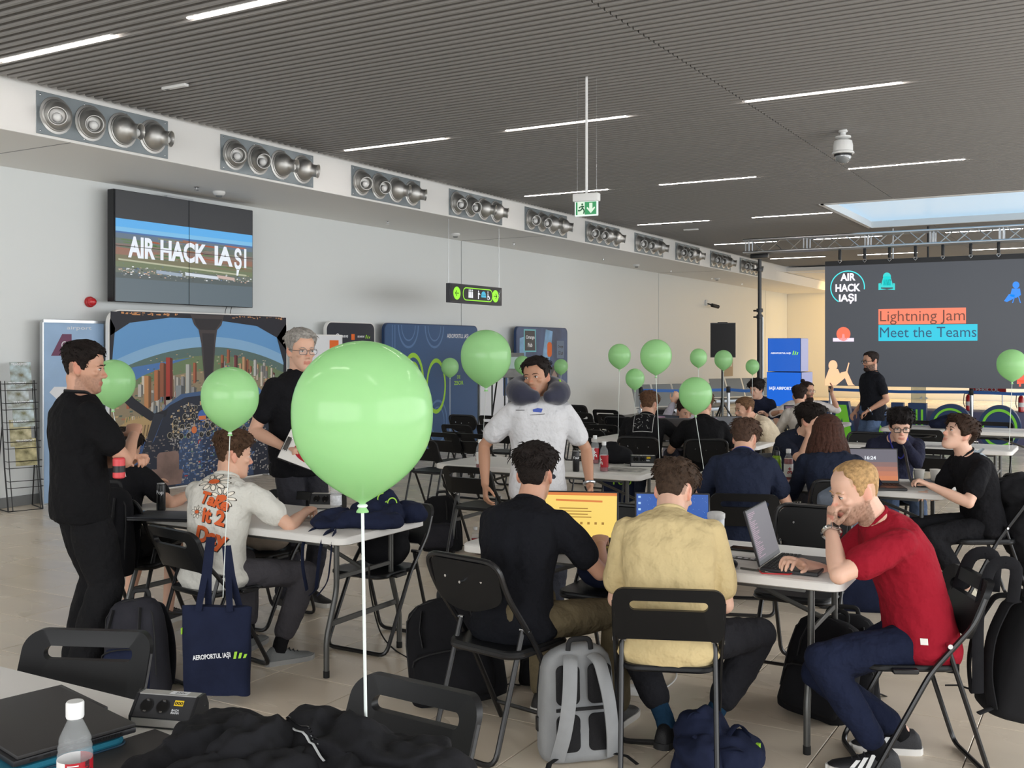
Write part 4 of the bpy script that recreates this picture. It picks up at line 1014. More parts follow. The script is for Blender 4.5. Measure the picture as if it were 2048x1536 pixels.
# audience rows by the wall
for i, (px, py, k, a, lab) in enumerate(((884, 866, 'A', 60, 'nearest left chair'), (943, 868, 'A', 58, 'nearest chair under the small balloon'), (913, 850, 'A', 60, 'slotted middle chair'), (926, 832, 'B', 60, 'solid back chair before the blue backdrop'),
        (984, 851, 'A', 60, 'chair right of the thin balloon string'), (985, 832, 'A', 60, 'far chair under the easel'), (838, 880, 'A', 60, 'chair half hidden by the big balloon'),
        (1150, 812, 'B', 62, 'rearmost solid chair right of the neck pillow man'), (1157, 826, 'A', 62, 'third slotted chair right of the neck pillow man'), (1166, 845, 'A', 62, 'second slotted chair right of the neck pillow man'), (1174, 860, 'A', 62, 'nearest slotted chair right of the neck pillow man'),
        (1211, 820, 'A', 58, 'farthest chair under the leftmost wall balloon'), (1222, 829, 'A', 58, 'middle chair under the leftmost wall balloon'), (1240, 836, 'B', 58, 'solid chair behind the man with the printed back'), (1205, 850, 'A', 60, 'near chair beside the man with the printed back'))):
    chair_back(k, px, py, a, f'black folding chair in the audience rows, {lab}', 'audience chairs by the left wall')
for px, py, k, a, lab in ((1838, 842, 'A', 240, 'black folding chair behind the far right table, left one'), (1990, 845, 'A', 238, 'black folding chair behind the far right table, before the last zero'),
        (1845, 860, 'A', 64, 'black folding chair before the far right table, above the printed sheet'), (1878, 899, 'A', 60, 'black slotted folding chair right behind the glasses man'), (1735, 868, 'B', 240, 'black folding chair behind the glasses man, left of his head'), (1322, 822, 'B', 240, 'black folding chair behind the man holding his head')):
    chair_back(k, px, py, a, lab)
# ------------------------------------------------------------------ small things
M_lap = mat('laptop_black', (38, 38, 41), .4); M_lapg = mat('laptop_grey', (132, 132, 134), .35, metal=.6); M_key = mat('key_black', (18, 18, 20), .5)
M_paper = mat('paper', (228, 226, 220), .7)
def keyboard(w, d):
    b = MB(); 
    for r_ in range(5):
        for c_ in range(13):
            x = -w * .43 + c_ * w * .072; y = -d * .0 + .02 + r_ * .0185
            b.box((x, y, .0215), (w * .058, .0145, .004))
    return b
def laptop(label, p, a, ang=105, w=.36, d=.245, scheme='code', body=None, group=None):
    """p = middle of the hinge line, a = the way the keyboard points"""
    body = body or M_lap
    t = thing('laptop', label, 'laptop', p, yaw_of(a) + pi, group)       # local -Y is the front
    MB().box((0, -d / 2, .01), (w, d, .018), bevel=.004, seg=1).build('base', body, t)
    kb = MB(); kb.add([], [])
    k = keyboard(w, d); k.v = [(x, y - d * .46, z) for x, y, z in k.v]; stuff(k.build('keyboard', M_key, t, smooth=0))
    MB().box((0, -d * .8, .0195), (w * .3, d * .26, .001)).build('touchpad', M_key if body is M_lap else M_lapg, t)
    A = M.Translation((0, .0, .02)) @ M.Rotation(R(-(ang - 90)), 4, 'X')
    lid = MB().box((0, .004, d / 2), (w, .009, d), T=A, bevel=.003, seg=1).build('lid', body, t)
    T = A @ vertical((0, -.0015, 0), (1, 0, 0)); b = MB(); x, y0, y1 = w / 2 - .008, .02, d - .008
    P = {'yellow': (250, 214, 110), 'blue': (28, 84, 168), 'code': (52, 40, 54), 'sunset': (96, 92, 104), 'dark': (26, 30, 38), 'silver': (60, 66, 74)}
    b.flat([(-x, y0), (x, y0), (x, y1), (-x, y1)], .0, T); b.build('display', glow('disp_' + scheme, P[scheme], .95), t, smooth=0)
    if scheme == 'yellow':
        b = MB(); b.flat([(-x * .7, y1 * .82), (x * .6, y1 * .8), (x * .6, y1 * .84), (-x * .7, y1 * .86)], .001, T); b.flat([(-x, y1 - .014), (x, y1 - .014), (x, y1), (-x, y1)], .001, T)
        b.build('screen_bar', glow('disp_orange', (226, 130, 60), .9), t, smooth=0)
        b = MB()
        for r_ in range(4): b.flat([(-x * .6, y1 * (.66 - .06 * r_)), (x * (.2 + .1 * (r_ % 2)), y1 * (.66 - .06 * r_)), (x * (.2 + .1 * (r_ % 2)), y1 * (.68 - .06 * r_)), (-x * .6, y1 * (.68 - .06 * r_))], .001, T)
        for q in range(7): b.flat([(-x * .6 + q * .035, y1 * .34), (-x * .6 + q * .035 + .012, y1 * .34), (-x * .6 + q * .035 + .012, y1 * .39), (-x * .6 + q * .035, y1 * .39)], .001, T)
        stuff(b.build('screen_text', glow('disp_ochre', (176, 130, 50), .8), t, smooth=0))
    if scheme == 'blue':
        r_ = random.Random(5); b = MB()
        for q in range(90):
            u, v_ = r_.uniform(-x * .7, x * .95), r_.uniform(y0, y1 * .97); s_ = .0015; b.flat([(u, v_), (u + s_, v_), (u + s_, v_ + s_), (u, v_ + s_)], .001, T)
        for q in range(4): b.flat([(-x * .95, y1 - .02 - .03 * q), (-x * .88, y1 - .02 - .03 * q), (-x * .88, y1 - .01 - .03 * q), (-x * .95, y1 - .01 - .03 * q)], .001, T)
        stuff(b.build('screen_stars', glow('disp_star', (170, 206, 240), 1), t, smooth=0))
    if scheme in ('code', 'dark'):
        r_ = random.Random(6); b = MB()
        for q in range(26):
            v_ = y1 - .014 - q * (y1 - y0 - .02) / 26; l = r_.uniform(.02, .13)
            b.flat([(-x * .93, v_), (-x * .93 + l, v_), (-x * .93 + l, v_ + .003), (-x * .93, v_ + .003)], .001, T)
        stuff(b.build('screen_text', glow('disp_codeink', (168, 128, 150) if scheme == 'code' else (110, 130, 150), .8), t, smooth=0))
    if scheme == 'sunset':
        for q, c_ in enumerate(((206, 120, 70), (190, 112, 78), (164, 104, 84), (132, 96, 92))):
            h0 = y0 + q * .032; MB().flat([(-x, h0), (x, h0), (x, h0 + .032), (-x, h0 + .032)], .0008, T).build('screen_glow', glow('disp_s%d' % q, c_, .9), t, smooth=0)
        b = MB(); text_fit(b, '16:24', -.035, .165, .04, .19, T, .0012, .02); b.build('clock_digits', glow('sign_white', (240, 244, 250), 1), t, smooth=0)
    if scheme == 'silver':
        b = MB(); b.disc(.016, 16, .0005, A @ vertical((0, .0086, d * .52), (-1, 0, 0))); b.build('lid_logo', M_chrome, t, smooth=0)
    return t
def onT(px, py, z=.741): return at(px, py, z)
laptop('open laptop showing a yellow page on the front table', onT(1160, 1090), 262, 108, scheme='yellow', w=.37)
laptop('open laptop with a starry blue screen behind the man in beige', onT(1345, 1096), 263, 104, scheme='blue')
laptop('open black laptop with dark code facing the man in red', onT(1541, 1128), -28, 106, scheme='code')
laptop('open laptop showing the time 16:24 over an orange sunset', onT(1742, 972), 262, 102, scheme='sunset', w=.38)
laptop('thin black laptop open sideways before the boy looking up', onT(1822, 968), -18, 100, scheme='dark', w=.33)
laptop('silver laptop seen from behind, before the man holding his head', onT(1352, 884), 82, 108, scheme='silver', body=M_lapg)
laptop('black laptop open before the man with the printed back', onT(1330, 880), 215, 100, scheme='dark', w=.33)
laptop('large dark laptop with code, left of the man in the cream shirt', onT(1450, 884), 280, 100, scheme='dark', w=.4)
laptop('black laptop open on the far table of the two white shirts', onT(1594, 853), 268, 100, scheme='dark', w=.3)

def bottle(label, p, rz, kind='red', h=.235, group=None, txt='B+'):
    t = thing('drink_bottle', label, 'bottle', p, rz, group); r = .034; k = h / .235
    M_pet = mat('clear_pet', (225, 230, 232), .06, alpha=.15, spec=.7); ml = mat('label_red', (166, 26, 38), .35); mw = mat('label_white', (226, 226, 224), .4)
    liq = mat('red_drink', (130, 20, 34), .08)
    prof = [(.024, 0), (r, .006), (r, .03), (r * .95, .045), (r * .95, .118), (r, .128), (r, .138), (r * .94, .142), (r * .98, .15), (r * .9, .156), (r * .92, .164), (r * .8, .174), (.016, .197), (.014, .2), (.014, .21)]
    MB().lathe([(a, z * k) for a, z in prof], 24).build('body', M_pet, t)
    if kind in ('red', 'full'): MB().lathe([(r * .9, .004 * k), (r * .93, .03 * k), (r * .9, (.12 if kind == 'red' else .165) * k)], 20).build('drink', liq, t)
    MB().lathe([(.0165, .204 * k), (.0175, .207 * k), (.0175, .232 * k), (.0155, .235 * k)], 20).build('cap', M_wplast, t)
    if kind in ('red', 'full', 'empty'):
        def wrap(a0, a1, m, nm, z0=.036, z1=.128):
            b = MB(); n = 12; vs = []
            for i in range(n + 1):
                a = lerp(a0, a1, i / n); vs += [V((r * 1.012 * cos(a), r * 1.012 * sin(a), z * k)) for z in (z0, z1)]
            b.add(vs, [(2 * i, 2 * i + 2, 2 * i + 3, 2 * i + 1) for i in range(n)]); return b.build(nm, m, t)
        if kind == 'full': wrap(0, 2 * pi, mw, 'label')
        else: wrap(R(-120), R(75), ml, 'label'); wrap(R(75), R(240), mw, 'label')
        def wtext(s_, ca, hgt, m, z, rot, bold=.03):
            vs, fs = text_geo(s_, 1, 'CENTER', bold); b = MB(); out = []
            for x, y in vs:
                x -= 0; y -= .35
                if rot: x, y = -y, x
                a = ca + x * hgt / r; out.append(V((r * 1.03 * cos(a), r * 1.03 * sin(a), z * k + y * hgt)))
            b.add(out, fs); return b.build('lettering', m, t, smooth=0)
        if kind == 'full': wtext('B+', R(-90), .045, ml, .082, True); 
        elif kind == 'red': wtext(txt, R(-115), .05, mw, .082, True); wtext(txt, R(150), .05, ml, .082, True)
        else:
            wtext('vitamin aqua', R(-50), .019, mat('label_ink', (60, 18, 26), .5), .084, True, .04)
            for q in range(9): 
                b = MB(); vs = []
                for i in range(7): a = R(-112 + i * 6); vs += [V((r * 1.025 * cos(a), r * 1.025 * sin(a), (.122 - q * .009) * k + dz)) for dz in (0, .0022)]
                b.add(vs, [(2 * i, 2 * i + 2, 2 * i + 3, 2 * i + 1) for i in range(6)]); b.build('fine_print', mw, t, smooth=0)
    if kind == 'water':
        b = MB().lathe([(r * 1.01, .05 * k), (r * 1.01, .105 * k)], 20); b.build('label', mat('label_pale', (214, 216, 220), .4, var=.2, vscale=60), t)
    return t
p = at(150, 1402, .741 + .25)
bottle('clear drink bottle with white cap and red label in the near left corner', (p.x, p.y, .741), TH + R(20), 'empty', .25)
bottle('red drink bottle standing left of the neck pillow man', onT(960, 936), TH + R(30), 'red', .23)
bottle('red B+ drink bottle, rear one of the pair on the middle table', onT(1190, 927), TH + R(15), 'red', .235)
bottle('red drink bottle, front one of the pair on the middle table', onT(1208, 943), TH + R(-30), 'red', .235)
bottle('dark red B+ drink bottle with white label beside a paper cup', onT(1577, 963), TH, 'full', .235)
bottle('clear water bottle beside the power box near the big balloon', onT(672, 1027), TH, 'water', .24)
p = gp(929, 8.6); bottle('red drink bottle on the floor under the middle table', (p.x - .02, p.y + .2, 0), 0, 'red', .2)
# green bottle with handle cap
p = onT(1553, 966); t = thing('water_flask', 'green translucent drinking bottle with black loop cap', 'bottle', p)
MB().lathe([(.03, 0), (.036, .006), (.036, .13), (.034, .15), (.036, .165), (.03, .19), (.02, .2)], 22).build('body', mat('green_tritan', (150, 190, 60), .08, trans=.55, ior=1.3), t)
MB().lathe([(.023, .196), (.024, .222), (.02, .23)], 18).build('cap', M_black, t); MB().tube(arc([(-.014, 0, .225), (-.014, 0, .258), (.014, 0, .258), (.014, 0, .225)], .012), .004, 6).build('loop', M_black, t)
MB().lathe([(.0365, .02), (.0365, .06)], 22).build('print_band', M_navy, t)
def cup(label, p, group=None):
    t = thing('paper_cup', label, 'cup', p, 0, group)
    MB().lathe([(.026, 0), (.027, .002), (.039, .094), (.037, .094), (.026, .006)], 20).build('body', mat('cup_paper', (222, 218, 210), .6), t); MB().lathe([(.0375, .092), (.041, .094), (.041, .098), (.0375, .098)], 20).build('rim', mat('cup_paper', (222, 218, 210), .6), t)
cup('white paper cup right of the dark red bottle', onT(1600, 968)); cup('white paper cup behind the thin sideways laptop', onT(1838, 966)); cup('white paper cup beside the elbow of the boy looking up', onT(1871, 966))
p = onT(1432, 1100); t = thing('tumbler', 'white travel tumbler with steel lid beside the beige shoulder', 'cup', p)
MB().lathe([(.033, 0), (.036, .01), (.04, .15), (.036, .155)], 20).build('body', mat('tumbler_white', (214, 218, 222), .35, var=.08, vscale=14), t); MB().lathe([(.041, .15), (.043, .157), (.043, .175), (.03, .182)], 20).build('lid', M_wplast, t)
def can(label, p, txt, rz):
    t = thing('drink_can', label, 'can', p, rz)
    MB().lathe([(.024, 0), (.0265, .006), (.0265, .148), (.023, .158)], 20).build('body', mat('can_black', (22, 22, 24), .3), t); MB().lathe([(.023, .157), (.0235, .162), (.02, .16), (.005, .159)], 20).build('lid', M_alu, t)
    vs, fs = text_geo(txt, 1, 'CENTER', .02); b = MB(); r = .0272
    b.add([V((r * cos(R(-90) + x * .03 / r), r * sin(R(-90) + x * .03 / r), .1 + y * .03)) for x, y in vs], fs); b.build('lettering', M_wht, t, smooth=0)
can('black slim can with white script on the left table', onT(322, 1021), 'Pop', TH); can('black can with white lettering at the neck pillow man\'s elbow', onT(1152, 943), 'Your', TH)

def power_dock(label, p, a, s=1.0):
    t = thing('power_dock', label, 'power socket', p, yaw_of(a) + pi); L = .19 * s; h = .085 * s; d = .1 * s
    sec = [(-d / 2, 0), (-d / 2, h * .38), (-d * .05, h), (d * .32, h), (d / 2, h * .6), (d / 2, 0)]
    MB().loft([[V((x, y, z)) for y, z in sec] for x in (-L / 2, L / 2)]).build('body', mat('dock_anthracite', (44, 45, 48), .45), t, smooth=20)
    for q in (-1, 1):
        MB().loft([[V((x, y * 1.04, z * 1.03)) for y, z in sec] for x in (q * L / 2, q * (L / 2 + .008))]).build('end_cap', M_black, t, smooth=20)
        for y, z in ((-.03, .02), (.03, .05)): MB().tube([(q * (L / 2 + .008), y * s, z * s), (q * (L / 2 + .0095), y * s, z * s)], .003, 8).build('screw', M_chrome, t)
    MB().box((0, d * .135, h + .001), (L, d * .36, .003)).build('top_strip', mat('dock_silver', (178, 176, 172), .35, metal=.4), t); MB().box((0, -d / 2 - .001, h * .2), (L, .003, h * .26)).build('front_strip', mat('dock_silver', (178, 176, 172), .35, metal=.4), t)
    n = V((0, -h * .62, d * .45)).normalized(); A = M((V((1, 0, 0)), V((0, d * .45, h * .62)).normalized(), n)).transposed().to_4x4(); A.translation = V((0, -d * .275, h * .69))
    for x in (-.058, -.004):
        k = MB().ring(.0, .021 * s, 24, .0006, A, c=(x * s, 0)).build('socket', mat('socket_black', (10, 10, 11), .3), t, smooth=0)
        MB().ring(.019 * s, .022 * s, 24, .0015, A, c=(x * s, 0)).build('rim', M_black, k, smooth=0)
        b = MB(); 
        for q in (-1, 1): b.box((x * s, q * .0175 * s, .002), (.009 * s, .004 * s, .003), T=A)
        b.build('earth_clip', M_chrome, k)
    b = MB(); b.flat([(.03 * s, .004), (.06 * s, .004), (.06 * s, .022 * s), (.03 * s, .022 * s)], .001, A); b.build('warning_sticker', mat('sticker_yellow', (226, 190, 36), .5), t, smooth=0)
    b = MB(); 
    for q in range(3): b.ring(.002, .004, 8, .0014, A, c=((.036 + .009 * q) * s, .013 * s))
    b.build('sticker_icon', M_black, t, smooth=0)
    b = MB(); b.text('BACH', .009 * s, A @ M.Translation((.028 * s, -.012 * s, 0)), .001, bold=.02); b.text('MANN', .009 * s, A @ M.Translation((.028 * s, -.02 * s, 0)), .001, bold=.02); b.build('lettering', M_wht, t, smooth=0)
    b = MB(); b.flat([(.0, -.012), (.05, -.012), (.05, .012), (0, .012)], h + .0032, M.Translation((0, d * .135, 0))); b.build('voltage_label', M_wht, t, smooth=0)
    b = MB(); b.text('230V', .017 * s, M.Translation((.014, d * .135 - .006, 0)), h + .004, bold=.02); b.build('voltage_lettering', M_black, t, smooth=0)
    return t
power_dock('black and silver table socket box with 230V label in the foreground', onT(338, 1446), 258, .84)
power_dock('table socket box beside the water bottle near the big balloon', onT(655, 1016), 262, 1.0); power_dock('table socket box in front of the man with the printed back', onT(1286, 932), 262, 1.0)

# foreground table: closed laptop on a teal sleeve, folder, papers
def cam2w(xc, Z, z): return CR * xc + CF * Z + V((0, 0, z))
cA, cB, cC = V((-1.219, 2.81)), V((-.90, 2.52)), V((-1.10, 2.30))
ux = (cB - cA); ang = math.atan2(ux.y, ux.x) + TH; ctr = (cA + cC) / 2
p = cam2w(ctr.x, ctr.y, .79)
t = thing('laptop', 'closed matte black laptop lying on a teal sleeve in the near left corner', 'laptop', (p.x, p.y, .772), ang)
MB().box((0, 0, .008), (.42, .29, .014), bevel=.004).build('base', M_lap, t); MB().box((0, .004, .0205), (.42, .28, .009), bevel=.003).build('lid', mat('lid_matte', (52, 50, 50), .55), t)
MB().box((-.08, .148, .0205), (.26, .012, .009), bevel=.003).build('hinge_cover', M_lap, t)
for k in range(4): MB().box((.2105, -.1 + .03 * k, .008), (.002, .016, .005)).build('port', M_key, t)
b = MB()
for k in range(12): b.box((.2105, .03 + .007 * k, .009), (.002, .004, .006))
stuff(b.build('vent_slots', M_key, t))
t = thing('laptop_sleeve', 'teal fabric laptop sleeve under the closed black laptop', 'sleeve', (p.x - .02, p.y - .045, .741), ang + .02)
M_teal = mat('teal_fabric', (22, 112, 138), .8, bump=.3, bscale=600)
MB().prism(rrect(.45, .335, .03, 6), .012).build('lower_panel', M_teal, t); MB().loft([[V((x * s_, y * s_, z)) for x, y in rrect(.45, .335, .03, 6)] for z, s_ in ((.014, .99), (.02, 1), (.029, .985))]).build('upper_panel', M_teal, t)
MB().tube([V((x, y, .013)) for x, y in rrect(.452, .337, .03, 6)], .003, 6, closed=True).build('zipper', mat('zip_navy', (20, 60, 84), .5), t)
p = at(300, 1535, .741); t = thing('document_folder', 'thin dark charcoal folder beside the clear bottle', 'folder', (p.x, p.y, .741), TH + R(-38)); MB().box((0, 0, .006), (.36, .26, .011), bevel=.002).build('cover', mat('lid_matte', (52, 50, 50), .55), t); MB().box((0, -.002, .006), (.35, .262, .006)).build('pages', M_paper, t)
p = at(40, 1548, .741); t = thing('leaflet', 'white leaflet with blue lettering in the near left corner', 'leaflet', (p.x, p.y, .741), TH + R(8)); MB().box((0, 0, .001), (.3, .21, .002)).build('sheet', M_paper, t); b = MB(); b.text('sazine.ro', .03, M.Translation((-.02, .05, 0)), .0026, bold=.01); b.build('lettering', mat('ink_blue', (40, 110, 180), .6), t, smooth=0)
# other papers, phones, cards
def slab(name, label, cat, px, py, size, m, rz=0, z=.741, part='sheet', edge=None):
    p = at(px, py, z); t = thing(name, label, cat, p, rz); MB().box((0, 0, size[2] / 2), size, bevel=min(.003, size[2] * .3), seg=1).build(part, m, t); return t
M_mag = mat('printed_page', (60, 60, 62), .4, var=1, var_rgb=(214, 210, 204), vscale=14)
t = slab('laptop', 'closed black laptop on the left table beside the black can', 'laptop', 333, 1036, (.36, .25, .014), M_lap, TH + R(-8), part='base'); MB().box((0, 0, .018), (.36, .25, .007), bevel=.002).build('lid', mat('lid_slate', (48, 50, 58), .45), t)
slab('card', 'small blue card near the can on the left table', 'card', 292, 1024, (.08, .05, .004), mat('card_blue', (40, 130, 200), .5), TH)
slab('leaflet', 'printed leaflet by the elbow of the daisy shirt man', 'leaflet', 614, 1038, (.21, .15, .002), M_mag, R(10)); slab('magazine', 'open printed magazine on the middle table by the socket box', 'magazine', 1252, 940, (.3, .21, .006), M_mag, R(8))
t = slab('phone', 'black phone lying on the front table by the tumbler', 'phone', 1492, 1100, (.155, .078, .009), M_black, R(0), part='body'); MB().box((0, 0, .0094), (.148, .07, .001)).build('glass', mat('phone_glass', (14, 14, 16), .05), t)
t = slab('leaflet', 'narrow black leaflet with pale print on the front table', 'leaflet', 1488, 1117, (.2, .05, .002), M_black, R(-2)); b = MB(); 
for q in range(6): b.box((-.08 + .03 * q, 0, .0025), (.018, .02, .0006))
b.build('printed_boxes', M_wht, t)
p = onT(1507, 1142); t = thing('pen', 'slim grey pen on the front table before the dark laptop', 'pen', p, TH + R(-38)); MB().tube([(-.06, 0, .005), (.055, 0, .005)], .0048, 10).build('barrel', M_leg, t); MB().tube([(.055, 0, .005), (.07, 0, .005)], [.004, .001], 8).build('tip', M_chrome, t)
p = onT(1462, 1134); t = thing('computer_mouse', 'black computer mouse beside the beige elbow', 'mouse', p, R(20)); MB().ell((0, 0, .014), (.03, .052, .02)).build('shell', M_black, t); MB().box((0, .03, .033), (.006, .014, .006), bevel=.002).build('wheel', M_rubber, t)
slab('phone', 'dark phone lying beside the green bottle', 'phone', 1562, 968, (.15, .075, .012), M_black, R(30), part='body'); t = slab('snack_bag', 'small red and white snack bag before the dark red bottle', 'snack', 1583, 969, (.11, .07, .03), mat('snack_red', (200, 40, 44), .35, var=1, var_rgb=(226, 214, 206), vscale=30), R(40), part='pouch')
slab('card', 'small blue sticky note beside the 16:24 laptop', 'note', 1782, 977, (.08, .05, .003), mat('card_blue', (40, 130, 200), .5), R(20)); slab('leaflet', 'printed sheet on the table behind the glasses man', 'leaflet', 1885, 893, (.3, .21, .003), M_mag, R(5))
slab('leaflet', 'pale sheets on the far right table', 'leaflet', 1838, 852, (.3, .21, .004), M_mag, R(-5)); slab('leaflet', 'papers on the far table of the two white shirts', 'leaflet', 1566, 845, (.4, .24, .004), M_paper, R(4))
p = onT(1783, 968); t = thing('action_camera', 'small black device standing beside the 16:24 laptop', 'camera', p, TH); MB().box((0, 0, .05), (.06, .04, .1), bevel=.008).build('body', M_black, t); MB().tube([(0, -.02, .07), (0, -.026, .07)], .014, 12).build('lens', mat('phone_glass', (14, 14, 16), .05), t)
# red cable of the dark laptop, floor power strip and cables
b = MB(); pts = [onT(1516, 1141), onT(1524, 1149), onT(1550, 1150), onT(1578, 1151), onT(1592, 1147)]
tag(MB().tube([V((q.x, q.y, .746)) for q in pts], .0032, 8).build('charging_cable', mat('cable_red', (190, 34, 40), .4)), 'short red cable lying under the dark laptop', 'cable')
p = at(1258, 1388, 0); t = thing('power_strip', 'white floor power strip with red switch behind the grey backpack', 'power strip', (p.x, p.y, 0), TH + R(-14))
MB().box((0, 0, .022), (.34, .055, .044), bevel=.008).build('housing', M_wplast, t); MB().box((.12, 0, .048), (.028, .02, .012), bevel=.003).build('switch', mat('switch_red', (206, 30, 40), .3), t)
for k in range(4):
    s_ = MB().lathe([(.018, .044), (.02, .0455), (.016, .046)], 14, M.Translation((-.12 + .055 * k, 0, 0))).build('socket', M_paper, t)
    if k in (0, 2): MB().lathe([(.016, .046), (.017, .075), (.008, .085)], 12, M.Translation((-.12 + .055 * k, 0, 0))).build('plug', M_wplast, t)
def cable(label, pts, r, m):
    q = [V(x) for x in pts]; s_ = []
    for i in range(len(q) - 1):
        a, b_, c_, d_ = q[max(0, i - 1)], q[i], q[i + 1], q[min(len(q) - 1, i + 2)]
        for j in range(8):
            u = j / 8; s_.append(.5 * ((2 * b_) + (c_ - a) * u + (2 * a - 5 * b_ + 4 * c_ - d_) * u * u + (3 * b_ - a - 3 * c_ + d_) * u ** 3))
    s_.append(q[-1]); return tag(MB().tube(s_, r, 6).build('cable', m), label, 'cable')
F_ = lambda px, py, z=.006: at(px, py, z)
cable('black power cable from the balloon table to the big black backpack', [at(738, 1130, .70), F_(741, 1185, .4), F_(760, 1262, .1), F_(790, 1300), F_(840, 1328), F_(880, 1348)], .0045, M_rubber)
cable('white cable looping on the floor behind the power strip', [F_(1290, 1392), F_(1330, 1376), F_(1352, 1356), F_(1345, 1338), F_(1300, 1345), F_(1262, 1352), F_(1225, 1365)], .004, M_wplast)
cable('dark cable on the floor behind the beige man\'s chair', [F_(1222, 1352), F_(1240, 1362), F_(1262, 1358), F_(1290, 1348), F_(1320, 1340)], .004, M_rubber)

# ------------------------------------------------------------------ balloons
M_bal = mat('green_latex', (184, 234, 172), .13, coat=0, spec=.45, transl=.42)
M_str = mat('white_ribbon', (222, 230, 226), .5)
def bal_mb():
    pr = [(.001, 1.0)]
    for i in range(1, 15): a = pi / 2 * i / 14; pr.append((sin(a), cos(a)))
    for i in range(1, 17): u = i / 16; pr.append((max(.055, max(0, cos(pi / 2 * u ** 1.33)) ** .8), -1.30 * u))
    pr += [(.035, -1.33), (.05, -1.37), (.085, -1.42), (.09, -1.44), (.07, -1.44), (.02, -1.40)]
    return MB().lathe(pr, 40)
bal_me = bal_mb().mesh('envelope', [M_bal])
knot_me = MB().ell((0, 0, -1.35), (.075, .075, .035)).mesh('knot', [M_str])
def balloon(label, px, py, w, Z, end, r=.0016, bend=0):
    """px,py = middle of the round part, w = its width in the survey picture; end = where the ribbon is tied"""
    c = atZ(px, py, Z); rad = w / 2 / FPX * Z
    t = thing('balloon', label, 'balloon', c, rnd.uniform(0, 6), 'green balloons'); 
    e = link('envelope', bal_me, t); e.scale = (rad, rad, rad); k = link('knot', knot_me, t); k.scale = (rad, rad, rad)
    t.rotation_euler.z = 0
    s0 = V((0, 0, -1.38 * rad)); e_ = V(end) - c; m_ = (s0 + e_) / 2 + CR * bend
    pts = [s0 * (1 - u) ** 2 + m_ * 2 * u * (1 - u) + e_ * u * u for u in [i / 10 for i in range(11)]]
    MB().tube(pts, r, 6).build('ribbon', M_str, t); return t
def down(px, py, Z): q = atZ(px, py, Z); return q
FLOOR = 'floor'
BAL = [('largest green balloon, close in front of the grey haired man', 725, 822, 281, 2.42, None, .004),
       ('green balloon floating over the head of the daisy shirt man', 460, 790, 113, 4.95, (446, 1195, 4.98), .002),
       ('green balloon half hidden behind the standing man at left', 226, 762, 86, 6.3, V((-5.18, 4.3, .742)), .002),
       ('big green balloon left of the man in the neck pillow', 972, 710, 101, 7.9, V((-4.62, 7.4, .742)), .0022),
       ('small green balloon before the blue backdrop', 900, 733, 35, 15.5, FLOOR, .003),
       ('small green balloon left of the neck pillow man\'s head', 1045, 728, 33, 16, FLOOR, .003),
       ('small green balloon right of the neck pillow man\'s head', 1122, 732, 28, 17.5, FLOOR, .003),
       ('green balloon on the white wall, leftmost of the middle cluster', 1239, 710, 45, 11.4, V((-4.74, 10.4, .742)), .0026),
       ('lowest small green balloon of the middle cluster', 1270, 756, 38, 11.5, V((-4.63, 10.6, .742)), .0026),
       ('largest green balloon of the middle cluster, over the printed back', 1312, 710, 63, 8.45, V((-3.22, 7.88, .742)), .0026),
       ('small green balloon left of the loudspeaker', 1397, 714, 34, 11.0, V((-3.85, 10.5, .742)), .0026),
       ('green balloon in front of the loudspeaker stand', 1447, 718, 36, 14.0, V((-4.62, 13.5, .742)), .0028),
       ('smallest green balloon beside the black truss stand', 1505, 732, 27, 13.9, V((-4.25, 13.6, .742)), .0028),
       ('green balloon hiding the head of the man in black', 1391, 787, 66, 8.2, V((-2.82, 7.8, .742)), .0026),
       ('green balloon cut by the right picture edge', 2024, 727, 57, 9.9, V((-.93, 10.94, .742)), .0026)]
for lab, px, py, w, Z, end, r in BAL:
    if end is None: q = at(733, 1530, .745); end = (q.x, q.y, .742)
    elif end == FLOOR: end = gp(px, Z)
    elif isinstance(end, tuple): end = atZ(*end)
    balloon(lab, px, py, w, Z, end, r)
